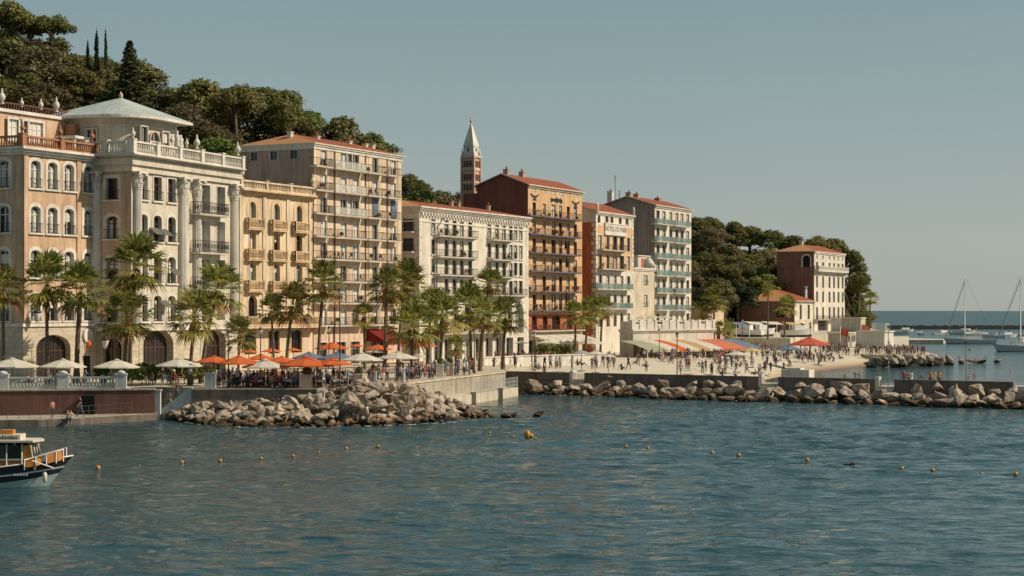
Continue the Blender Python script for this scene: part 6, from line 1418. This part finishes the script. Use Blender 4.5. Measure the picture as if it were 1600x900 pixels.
for i, (px, D, s) in enumerate(((206, 167, .26), (222, 168, .3), (238, 169, .28), (262, 172, .2), (288, 170, .34), (302, 171, .28), (318, 172, .24), (160, 172, .25), (100, 172, .2))):
    o = tag(empty('terrace_shrub', W(px, D, TZ)), 'leafy green shrub on the terrace '+('under the white parasol before the big arch' if 240 < px < 330 else 'before the columned palace flank' if px > 190 else 'behind the white balustrade'), 'shrub', 'shrubs on the terrace'); link('foliage', BUSH, o, (0, 0, 0), R.random()*6, s)
    mb = MB(); mb.tube([(0, 0, -.05), (0, 0, 1.0)], .05, 5); mb.build('stem', M['bark'], o)
def lamp(px, ytop, D, z, label, arm=False):
    h = zat(ytop, D)-z; o = tag(empty('street_lamp', W(px, D, z)), label, 'street lamp', 'street lamps'); mb = MB(); mb.lathe([(.16, 0), (.14, .3), (.07, .45), (.05, h-.6), (.04, h-.5)], 8); mb.build('pole', M['lamp_iron'], o)
    mb = MB(); mb.lathe([(.1, h-.52), (.2, h-.1), (.17, h-.05)], 8, 0); mb.build('lantern', M['lamp_glass'], o); mb = MB(); mb.lathe([(.24, h-.06), (.1, h+.1), (.03, h+.2)], 8); mb.build('cap', M['lamp_iron'], o)
for a in ((357, 519, 161.2, TZ, 'dark lamp post between the white pillar planter and the orange parasols'), (407, 514, 166, TZ, 'lamp post rising through the orange parasols before the cream palace'), (531, 453, 161.6, TZ, 'tallest dark lamp post, at the right end of the orange parasols'), (514, 512, 200, TZ, 'short lamp post before the pink block corner'), (741, 515, 199, TZ, 'lamp post at the right end of the quay wall'), (835, 520, 222, 2.4, 'thin lamp post on the plaza below the orange house'), (1058, 521, 205.5, 2.0, 'dark lamp post on the plaza before the striped awning'), (1160, 500, 300, 2.3, 'tall thin lamp post left of the yellow parasol'), (1266, 505, 300, 1.5, 'lamp post before the red parasol'), (1030, 515, 270, 2.4, 'thin lamp post at the left end of the striped awning')): lamp(*a)
for px, yt, lb in ((1383, 512, 'thin pole on the jetty near the outer steps'), (1505, 536, 'thin pole near the outer end of the jetty')):
    s = js(px); x, y = J(s, -1.0); mb = MB(); h = zat(yt, y)-1.7; mb.tube([(0, 0, 0), (0, 0, h)], [.06, .04], 6); mb.lathe([(.09, h), (.12, h+.15), (.03, h+.3)], 8); tag(mb.build('jetty_pole', M['lamp_iron'], None, (x, y, 1.7)), lb, 'pole')
for px, py, off, bb, lb in ((43, 492, -1.1, b1, 'large hanging lantern on the corner of the peach wing'), (173, 534, None, b2, 'hanging lantern beside the arched door of the columned palace flank')):
    if off is not None: x, y, z = bb.ax(46), -1.0, bb.az(43, 492); Mw = bb.root.matrix_world
    else: x, y, z = -1.0, bb.sy(173), bb.sz(173, 534)
    c, s = math.cos(bb.rot), math.sin(bb.rot); o = tag(empty('wall_lantern', (bb.P[0]+c*x-s*y, bb.P[1]+s*x+c*y, bb.zb+z), bb.rot), lb, 'lantern'); mb = MB(); mb.lathe([(.08, -.75), (.2, -.6), (.42, .1), (.38, .2)], 8); mb.build('glass', M['lamp_glass'], o)
    mb = MB(); mb.lathe([(.46, .2), (.3, .45), (.12, .6), (.05, .9)], 8); mb.tube([(0, 0, .85), (0 if off else .5, .5 if off else 0, 1.1), (0 if off else 1.0, 1.0 if off else 0, .9)], .05, 5); mb.build('bracket', M['lamp_iron'], o)
run_wall('low_white_wall', [xy(746, 226), xy(815, 236), xy(945, 247)], 2.2, 3.75, .3, 'trim_white', 'low white wall across the plaza behind the strollers', 'trim_white')
# landing railing and white outbuildings at the point
mb = MB(); pts = [W(-40, 150.6), W(0, 150.8), W(50, 151.3), W(97, 152.4)]
for z in (.95, 1.25): mb.tube([(p[0], p[1], z) for p in pts], .025, 5)
for k in range(9): q = lerp(-40, 97, k/8); D = interp([(-40, 150.6), (0, 150.8), (50, 151.3), (97, 152.4)], q); p = W(q, D); mb.tube([(p[0], p[1], .58), (p[0], p[1], 1.27)], .025, 5)
tag(mb.build('landing_railing', M['lamp_iron']), 'thin dark railing along the water edge of the landing', 'railing')
mb = MB(); pts = [W(122, 156.3), W(205, 158.2)]
for z in (.95, 1.4): mb.tube([(p[0], p[1], z+(.25 if p is pts[1] else 0)) for p in pts], .025, 5)
for k in range(6): p = W(lerp(122, 205, k/5), lerp(156.3, 158.2, k/5)); mb.tube([(p[0], p[1], .58), (p[0], p[1], 1.42+.25*k/5)], .025, 5)
tag(mb.build('ramp_handrail', M['lamp_iron']), 'dark handrail on the landing along the foot of the brown sea wall', 'railing')
def block(name, px0, px1, D, dep, z0, ytop, m, label, cat, extra=None):
    x0, x1 = W(px0, D)[0], W(px1, D)[0]; z1 = zat(ytop, D); o = tag(empty(name, ((x0+x1)/2, D, z0), .95), label, cat); w = (x1-x0)/2; mb = MB(); mb.box(-w, w, 0, dep, 0, z1-z0-.25); mb.build('wall', M[m], o)
    mb = MB(); mb.box(-w-.2, w+.2, -.2, dep+.2, z1-z0-.25, z1-z0); mb.build('roof', M['trim_white'], o); mb = MB(); mb.box(-w*.3, w*.25, -.03, .02, .1, 2.2); mb.build('door', M['frame_grey'], o)
    for s in (() if 'kiosk' in name else (-.7, .62)): fm, pm = window_meshes(1.0, 1.2, 0, .12, .08, 'trim_white', 'frame_grey', 'pane_sky', 0, False, 0); q = link('window', fm, o, (s*w-.5, -.13, 1.2)); link('pane', pm, q)
    return o
o = block('harbour_kiosk', 1372, 1406, 345, 6, 1.7, 517, 'trim_white', 'whitewashed harbour kiosk with a stepped top beside the sea', 'kiosk'); mb = MB(); mb.box(-.4, 1.6, .6, 3.5, zat(517, 345)-1.7, zat(505, 345)-1.7); mb.build('upper_block', M['rail_glass'], o)
block('outbuilding', 1322, 1340, 440, 5, 4.5, 497, 'trim_white', 'small white outbuilding at the right foot of the point house', 'building')
block('sea_shelter', 1340, 1357, 430, 5, 4.0, 496, 'pale_stone', 'pale shelter under the lone palm at the tip of the point', 'building')
block('beach_hut', 1314, 1345, 352, 4, 2.5, 519, 'pale_stone', 'pale beach hut below the point house', 'hut')
for px, py, D, col, lb in ((1313, 517, 350, 'red', 'small red flag before the point house'), (1345, 512, 350, 'coral', 'coral flag near the white outbuilding')):
    mb = MB(); mb.tube([(0, 0, 0), (0, 0, 5)], .05, 5); o = tag(empty('flag', W(px, D, zat(py, D)-4)), lb, 'flag'); mb.build('pole', M['white_plastic'], o)
    mb = MB(); [mb.poly([(k*.4, .12*math.sin(k*1.3), 3.2-.1*k), ((k+1)*.4, .12*math.sin(k*1.3+1.3), 3.1-.1*k), ((k+1)*.4, .12*math.sin(k*1.3+1.3), 4.6-.12*k), (k*.4, .12*math.sin(k*1.3), 4.7-.12*k)]) for k in range(4)]; mb.build('cloth', M['cloth_'+col], o)
# hedge boxes and counters below the orange house
for k, (px, c) in enumerate(((842, 'green'), (858, 'green'), (872, 'green'), (890, 'green'))):
    o = tag(empty('potted_shrub', W(px, 258, 2.45)), 'potted green shrub under the white parasols below the orange house', 'shrub', 'potted shrubs below the orange house'); link('foliage', BUSH, o, (0, 0, .3), R.random()*6, .3); mb = MB(); mb.lathe([(.3, 0), (.42, .55)], 10); mb.build('pot', M['brick_red'], o)

# ------------------------------------------------------------------ boats and buoys
M['hull_navy'] = mat('hull_navy', (.03, .026, .042), .3, .1, 2, spec=.5); M['hull_white'] = mat('hull_white', (.68, .68, .66), .3, .06, 1, spec=.5); M['hull_grey'] = mat('hull_grey', (.55, .56, .58), .35, .06, 1, spec=.5); M['antifoul'] = mat('antifoul', (.05, .035, .045), .6, 0)
M['boat_orange'] = mat('boat_orange', (.55, .21, .04), .55, .18, 3); M['boat_wood'] = mat('boat_wood', (.30, .13, .045), .4, .25, 5, spec=.5); M['boat_cream'] = mat('boat_cream', (.60, .56, .47), .5, .15, 3, grime=.15); M['deck_teak'] = mat('deck_teak', (.36, .25, .15), .7, .15, 3); M['pale_aqua'] = mat('pale_aqua', (.42, .54, .52), .4, .1, 2)
def hull(L, B, h0, h1, mats, bands, n=22, flare=.25, root=None, draft=.5, rake=.08):
    """loft from stern (x=0) to bow (x=L); bands = heights (fractions) where the paint changes"""
    mb = MB(); st = []
    fr = [0]+list(bands)+[1]
    for k in range(n+1):
        t = k/n; w = B/2*(1-max(0, (t-.45)/.55)**2.2)*(.82+.18*min(1, t*3)); hh = h0+(h1-h0)*t**2.2; ring = []
        for f in fr:
            f = f[0]+(f[1]-f[0])*t**1.5 if hasattr(f, '__len__') else f; z = -draft+(hh+draft)*f; q = w*(.55+.45*f**.7)*(1-flare*(1-f)*max(0, t-.4)); x = L*t*(1-rake*(1-f)*t**3); ring.append((x, q, z))
        st.append(ring)
    for a in range(n):
        for j in range(len(fr)-1):
            for s in (1, -1): mb.poly([(x, s*y, z) for x, y, z in (st[a][j], st[a+1][j], st[a+1][j+1], st[a][j+1])], j, True)
        p, q = st[a][-1], st[a+1][-1]; mb.poly([(p[0], -p[1], p[2]-.06), (q[0], -q[1], q[2]-.06), (q[0], q[1], q[2]-.06), (p[0], p[1], p[2]-.06)], len(fr)-1)
    for j in range(len(fr)-1): mb.poly([(0, st[0][j][1], st[0][j][2]), (0, st[0][j+1][1], st[0][j+1][2]), (0, -st[0][j+1][1], st[0][j+1][2]), (0, -st[0][j][1], st[0][j][2])], j)
    return mb.build('hull', mats, root), st
x, y, _ = W(114, 100); fb = tag(empty('tour_boat', (x-10.2*math.cos(.06), y-10.2*math.sin(.06), 0), .06), 'small navy tour boat with orange panels and a white cabin entering from the left edge', 'boat')
o, st = hull(10.2, 3.1, .92, 1.72, [M['pale_aqua'], M['hull_navy'], M['hull_white'], M['hull_navy'], M['deck_teak']], [(.34, .56), (.62, .70), (.67, .75)], root=fb, rake=.17)
mb = MB()
for s in (1, -1): mb.tube([(p[-1][0], s*p[-1][1], p[-1][2]) for p in st], .045, 6)
mb.build('gunwale', M['hull_white'], fb)
def cabin(parent, x0, x1, w, z0, z1, rk): 
    mb = MB(); xs_ = [x0, x0+(x1-x0)*.34, x0+(x1-x0)*.6, x0+(x1-x0)*.82, x1]
    for s in (1, -1):
        for a in xs_: r = rk if a == x1 else 0; mb.tube([(a+r*.0, s*w, z0), (a-r, s*w, z1)], .05, 5)
        mb.box(x0, x1, s*w-.04, s*w+.04, z0+.55, z0+.63)
    for c in (-w, -w*.33, w*.33, w): mb.tube([(x1, c, z0), (x1-rk, c, z1)], .05, 5)
    mb.build('cabin_frame', M['boat_cream'], parent)
    for i, (a, c) in enumerate(zip(xs_, xs_[1:])):
        for s in (1, -1):
            mb = MB(); mt = M['boat_orange'] if i in (0, 3) else M['pane_dark']; mb.box(a+.07, c-.07-(rk if i == 3 else 0)*.5, s*w-.015, s*w+.015, z0+(.02 if i in (0,) else .6), z1-.06); mb.build('side_panel' if i in (0, 3) else 'window', mt, parent)
    for s in (1, -1): mb = MB(); mb.box(xs_[1]+.05, xs_[3], s*w-.02, s*w+.02, z0, z0+.55); mb.build('lower_panel', M['boat_wood'], parent)
    mb = MB(); mb.poly([(x1, -w, z0+.5), (x1, w, z0+.5), (x1-rk, w, z1-.05), (x1-rk, -w, z1-.05)]); mb.build('windscreen', M['pane_dark'], parent)
cabin(fb, 4.4, 8.25, 1.0, 1.0, 2.45, .22)
mb = MB(); mb.prism([(2.9, -1.2), (8.2, -1.15), (8.6, 0), (8.2, 1.15), (2.9, 1.2)], 2.55, 2.66); mb.build('cabin_roof', M['boat_cream'], fb)
mb = MB(); mb.box(5.8, 7.4, -.75, .75, 2.66, 2.95); rb_ = mb.build('roof_locker', M['boat_cream'], fb)
mb = MB()
for k in range(9): q = 5.95+k*.15; mb.box(q, q+.09, -.765, -.752, 2.72, 2.84+.05*(k % 3 == 0))
mb.build('lettering', M['hull_navy'], rb_)
mb = MB(); mb.box(6.15, 6.9, -.3, .4, 2.95, 3.2); mb.build('life_raft', M['boat_orange'], fb); mb = MB(); mb.prism([(3.0, -.8), (5.7, -.8), (5.7, .8), (3.0, .8)], 2.661, 2.85); mb.build('roof_cover', M['antifoul'], fb)
for x_ in (4.6, 6.2, 8.9):
    mb = MB(); mb.lathe([(.03, -.3), (.12, -.22), (.13, .2), (.03, .3)], 8, 0, (x_, -1.62+.05*max(0, x_-6)**1.5, .62)); mb.build('fender', M['boat_cream'], fb)
mb = MB(); mb.box(3.2, 6.5, -1.24, -1.16, .9, 1.25); mb.box(3.2, 6.5, 1.16, 1.24, .9, 1.25); mb.build('coaming', M['boat_wood'], fb)
mb = MB(); mb.tube([(6.0, 0, 2.9), (6.0, 0, 3.6)], .03, 5); mb.lathe([(.02, 0), (.3, .02), (.3, .1), (.02, .12)], 10, 0, (5.6, .2, 3.0)); mb.build('mast_light', M['white_plastic'], fb)
rails = [(t, interp([(6.6, 1.44), (8.4, 1.15), (9.4, .72), (10.0, .25)], t)) for t in (7.75, 8.35, 8.9, 9.4, 9.75)]
rb0, rb1 = (lambda t: 1.12+.2*(t-7.75)), (lambda t: 1.58+.27*(t-7.75))
for s in (1, -1):
    mb = MB(); mb.tube([(t, s*w, rb1(t)) for t, w in rails], .035, 5)
    for t, w in rails: mb.tube([(t, s*w, rb0(t)-.1), (t, s*w, rb1(t))], .03, 5)
    mb.build('bow_rail', M['hull_white'], fb)
    for (t0, w0), (t1, w1) in zip(rails[:-1], rails[1:]):
        if t0 == 8.35 and s < 0: t1 -= .25
        mb = MB(); mb.poly([(t0+.05, s*w0, rb0(t0)), (t1-.05, s*w1, rb0(t1)), (t1-.05, s*w1, rb1(t1)-.04), (t0+.05, s*w0, rb1(t0)-.04)]); mb.build('side_panel', M['boat_orange'], fb)
mb = MB(); mb.tube([(8.2, -1.35, 1.55), (9.3, -.95, 1.1)], .04, 6); mb.build('boat_hook', M['hull_white'], fb)
mb = MB()
for k in range(5): mb.box(7.2+k*.17, 7.31+k*.17, -1.50, -1.49, .72, .84)
mb.build('name_lettering', M['hull_white'], fb)
def sailboat(pxb, pxm, D, L, ytop, label, rz=PI, extra=False):
    xb = W(pxb, D)[0]; o = tag(empty('sailboat', (xb-L*math.cos(rz), D-L*math.sin(rz), 0), rz), label, 'sailboat'); hull(L, 3.9, 1.25, 1.75, [M['antifoul'], M['hull_grey'], M['hull_white']], [.3], root=o, n=14)
    mb = MB(); mb.prism([(L*.25, -1.1), (L*.62, -.9), (L*.72, 0), (L*.62, .9), (L*.25, 1.1)], 1.3, 1.95); mb.prism([(L*.27, -.9), (L*.58, -.75), (L*.66, 0), (L*.58, .75), (L*.27, .9)], 1.95, 2.2); mb.build('cabin', M['hull_white'], o)
    xm = L*.58; hm = zat(ytop, D); mb = MB(); mb.tube([(xm, 0, 1.5), (xm, 0, hm)], [.13, .08], 6)
    for f in (.45, .72): mb.tube([(xm, -1.1, hm*f), (xm, 1.1, hm*f)], .05, 4)
    mb.build('mast', M['white_plastic'], o); mb = MB(); mb.tube([(xm, 0, 2.9), (L*.12, 0, 3.0)], .12, 6); mb.build('boom', M['white_plastic'], o); mb = MB(); mb.tube([(xm-.2, 0, 3.15), (L*.35, 0, 3.3), (L*.13, 0, 3.15)], [.3, .26, .14], 7); mb.build('furled_sail', M['cloth_white'], o)
    mb = MB()
    for p in ((L*.97, 0), (.2, 0), (xm, 1.8), (xm, -1.8)): mb.tube([(xm, 0, hm-.2), (p[0], p[1], 1.5)], .025, 4)
    mb.tube([(L*.95, 0, 1.8), (xm, 0, hm*.93)], .09, 5); mb.build('rigging', M['lamp_iron'], o)
    mb = MB()
    for s in (1, -1):
        for k in range(7): q = L*(.05+.13*k); mb.tube([(q, s*1.6*(1-max(0, k-4)*.25), 1.3), (q, s*1.6*(1-max(0, k-4)*.25), 2.1)], .03, 4)
    mb.build('guard_rail', M['steel'], o); return o
sailboat(1474, 1503, 516, 15, 432, 'white sailing yacht with furled sail moored off the stone quay')
sailboat(1551, 1587, 423, 16, 428, 'large grey sailing yacht cut off by the right picture edge')
def motorboat(px, D, L, rz, label, can=None):
    o = tag(empty('motorboat', W(px, D), rz), label, 'motorboat', 'motorboats moored before the breakwater'); hull(L, 2.6, .9, 1.3, [M['antifoul'], M['hull_white'], M['hull_white']], [.3], n=8, root=o); mb = MB(); mb.prism([(L*.35, -.8), (L*.68, -.6), (L*.75, 0), (L*.68, .6), (L*.35, .8)], .9, 1.9); mb.build('cabin', M['hull_white'], o)
    mb = MB(); mb.poly([(L*.7, -.6, 1.2), (L*.7, .6, 1.2), (L*.6, .6, 2.3), (L*.6, -.6, 2.3)]); mb.build('windscreen', M['pane_dark'], o)
    if can:
        mb = MB(); mb.box(L*.1, L*.65, -1.2, 1.2, 3.1, 3.25); mb.build('canopy', M[can], o); mb = MB(); [mb.tube([(q, s, 1), (q, s, 3.1)], .04, 4) for q in (L*.12, L*.6) for s in (-1.1, 1.1)]; mb.build('canopy_frame', M['steel'], o)
for px, D, rz, lb in ((1168, 356, .5, 'white motorboat laid up on the raised quay, leftmost of three'), (1192, 352, 2.6, 'white motorboat laid up on the raised quay, middle of three'), (1222, 350, .3, 'white motorboat laid up on the raised quay before the low house front')):
    motorboat(px, D, 7, rz, lb, None); bpy.context.view_layer.objects.active = None; sc.objects[[o_.name for o_ in sc.objects if o_.name.startswith('motorboat')][-1]].location.z = 5.05
for px, D, k, w in ((1155, 350, 'blue', 3.2), (1180, 362, 'white', 3.6), (1207, 366, 'white', 4.0), (1236, 352, 'tan', 2.6)):
    o = tag(empty('shade_sail', W(px, D, 4.5), .4), f'{k} shade awning on four posts among the laid-up boats', 'awning', 'shade awnings on the raised quay'); mb = MB(); mb.poly([(-w/2, -1.5, 2.5), (w/2, -1.5, 2.4), (w/2, 1.5, 3.0), (-w/2, 1.5, 3.1)]); mb.build('canopy', M['cloth_'+k], o)
    for a in (-w/2+.1, w/2-.1):
        for c in (-1.4, 1.4): mb = MB(); mb.tube([(a, c, 0), (a, c, 2.55 if c < 0 else 3.0)], .05, 5); mb.build('post', M['white_plastic'], o)
for px, yr, k, lb in ((1003, 497, 'white', 'white parasol on the restaurant roof terrace, leftmost'), (1020, 496, 'white', 'white parasol on the restaurant roof terrace, middle'), (1040, 496.5, 'white', 'white parasol on the restaurant roof terrace, rightmost')): parasol(px-11, px+11, yr, k, lb, bt.zb+bt.zt-.8, 292, group='parasols on the roof terrace')
for px in (1000, 1022, 1030, 1048, 1062, 1085):
    t_ = bt.ax(px, .9); o = tag(empty('roof_shrub', (bt.P[0]+bt.u[0]*t_+bt.v[0]*.9, bt.P[1]+bt.u[1]*t_+bt.v[1]*.9, bt.zb+bt.zt-.8)), 'green shrub behind the parapet of the restaurant roof terrace', 'shrub', 'shrubs on the roof terrace'); link('foliage', BUSH, o, (0, 0, .3), R.random()*6, .24); mb = MB(); mb.lathe([(.3, 0), (.4, .55)], 10); mb.build('pot', M['brick_red'], o)
for px, D, L, rz, lb, cn in [(*a, None) if len(a) == 5 else a for a in ((1399, 800, 9, .2, 'leftmost white motorboat, behind the kiosk'), (1420, 720, 8, 2.9, 'small white motorboat over the stone quay'), (1441, 690, 9, 1.5, 'white motorboat seen end on, before the breakwater'), (1458, 700, 10, .5, 'white motorboat left of the first mast'), (1490, 760, 10, .1, 'white motorboat just behind the first yacht'), (1532, 700, 13, 3.0, 'motorboat with a long dark canopy', 'hull_navy'), (1556, 640, 9, .3, 'white motorboat between the two masts'), (1572, 620, 9, 2.8, 'white motorboat left of the second mast'), (1590, 660, 9, .2, 'white motorboat right of the second mast'), (1548, 560, 8, 3.0, 'white motorboat nearest, right of the first yacht'), (1582, 500, 8, .4, 'white motorboat behind the large grey yacht'))]: motorboat(px, D, L, rz, lb, cn)
M['buoy'] = mat('buoy', (.45, .22, .025), .45, .15, 6, spec=.4); M['net_float'] = mat('net_float', (.5, .42, .28), .6, .15, 6)
mb = MB(); mb.lathe([(.02, -1), (.5, -.87), (.87, -.5), (1, 0), (.87, .5), (.5, .87), (.12, .99), (.1, 1.12), (.02, 1.14)], 14); BUOY = mb.mesh('buoy', M['buoy'])
ordn = ['first', 'second', 'third', 'fourth', 'fifth', 'sixth', 'seventh', 'eighth', 'ninth', 'tenth', 'eleventh', 'twelfth', 'thirteenth', 'fourteenth', 'fifteenth', 'sixteenth', 'seventeenth', 'eighteenth', 'nineteenth', 'twentieth', 'twenty-first', 'twenty-second', 'twenty-third', 'twenty-fourth', 'twenty-fifth', 'twenty-sixth']
BL = [(153, 731, .17), (218, 727, .07), (284, 722, .13), (344, 719.5, .13), (408, 716, .12), (458, 712, .12), (498, 706, .09), (541, 700, .12), (591, 697, .13), (731, 673, .12), (765, 676, .12), (802, 681, .09), (836, 684, .1), (883, 689, .1), (921, 691.5, .12), (978, 697, .12), (1012, 699, .12), (1076, 704.5, .12), (1113, 707.5, .15), (1154, 711, .15), (1219, 715.5, .09), (1261, 718.5, .15), (1409, 732, .15), (1457, 734.5, .15), (1533, 739.5, .11), (1587, 741, .16)]
for i, (px, py, r) in enumerate(BL):
    x, y, _ = G(px, py+1.5); where = 'between the tour boat and the mound tip' if px < 620 else 'off the mound tip' if px < 950 else 'in the right half of the line'
    tag(link('buoy', BUOY, None, (x, y, r*.35), 0, r*1.0), f'{ordn[i]} yellow ball buoy of the line, counted from the tour boat', 'buoy', 'yellow buoys strung across the bay')
x, y, _ = G(824, 684.5); o = tag(empty('mooring_buoy', (x, y, .15)), 'large double orange mooring buoy, biggest float in the bay', 'buoy'); link('float', BUOY, o, (0, 0, .1), 0, (.26, .26, .36)); link('float', BUOY, o, (.28, .05, .02), 0, .2)
mb = MB(); x, y, _ = G(1325, 727.5); mb.tube([(-.42, 0, .02), (-.25, 0, .07), (.05, 0, .05), (.2, 0, .1), (.38, .02, .16), (.42, .02, .02)], [.03, .09, .07, .09, .12, .05], 8); tag(mb.build('driftwood', M['wood_dark'], None, (x, y, .0)), 'dark piece of driftwood floating between two buoys at the right', 'driftwood')
x, y, _ = G(1234, 704); mb = MB(); mb.tube([(-.1, 0, .02), (0, 0, .06), (.12, 0, .1)], [.02, .05, .02], 6); tag(mb.build('seabird', M['wood_dark'], None, (x, y, 0)), 'tiny dark floating thing left of the driftwood', 'bird')
# ------------------------------------------------------------------ light, sky and camera
EL = math.radians(40); AZ = math.atan2(.99, -.04)      # azimuth clockwise from +y
w = bpy.data.worlds.new('World'); sc.world = w; w.use_nodes = True; nt = w.node_tree; bg = nt.nodes['Background']
sk = nt.nodes.new('ShaderNodeTexSky'); sk.sky_type = 'NISHITA'; sk.sun_disc = False; sk.sun_elevation = EL; sk.sun_rotation = AZ
sk.altitude = 0; sk.air_density = 1.0; sk.dust_density = .6; sk.ozone_density = 1.6
hs = nt.nodes.new('ShaderNodeHueSaturation'); hs.inputs['Saturation'].default_value = .5; nt.links.new(sk.outputs[0], hs.inputs['Color'])
tc = nt.nodes.new('ShaderNodeTexCoord'); sx = nt.nodes.new('ShaderNodeSeparateXYZ'); nt.links.new(tc.outputs['Generated'], sx.inputs[0])
hz_ = ramp(nt, sx.outputs[2], [(0, (4.5, 4.85, 4.3)), (.05, (4.0, 4.7, 4.35)), (.17, (2.3, 3.75, 3.95)), (1, (1.3, 2.4, 2.9))])      # thin warm haze low over the sea
hz_ = mul(nt, hz_, ramp(nt, noise(nt, tc.outputs['Generated'], 2.2, 4, .5), [(.3, .94), (.7, 1.06)]))
tint = mul(nt, hs.outputs[0], hz_, .72, 'MIX')
nt.links.new(tint, bg.inputs['Color']); bg.inputs['Strength'].default_value = .073
sun = bpy.data.lights.new('sun', 'SUN'); sun.energy = 4.4; sun.angle = math.radians(.6); sun.color = (1, .84, .63)
so = link('sun', sun, None, (100, 0, 120)); d = Vector((math.sin(AZ)*math.cos(EL), math.cos(AZ)*math.cos(EL), math.sin(EL))); so.rotation_euler = d.to_track_quat('Z', 'Y').to_euler()
cam = bpy.data.cameras.new('camera'); co = link('camera', cam, None, (0, 0, H)); co.rotation_euler = (PI/2, 0, 0)
cam.sensor_width = 36; cam.lens = 36*F/1600; cam.shift_y = (HY-450)/1600; cam.clip_start = .5; cam.clip_end = 30000
sc.camera = co
vs = sc.view_settings; vs.view_transform = 'Standard'; vs.look = 'None'; vs.exposure = .25; vs.gamma = 1; vs.use_curve_mapping = False
sc.render.film_transparent = False
sc.cycles.max_bounces = 6; sc.cycles.diffuse_bounces = 3; sc.cycles.glossy_bounces = 3; sc.cycles.transparent_max_bounces = 8; sc.cycles.use_denoising = True
for o_ in sc.objects:
    if 'label' in o_ and len(o_['label'].replace('-', ' ').split()) > 16: print('LONG', o_.name, o_['label'])
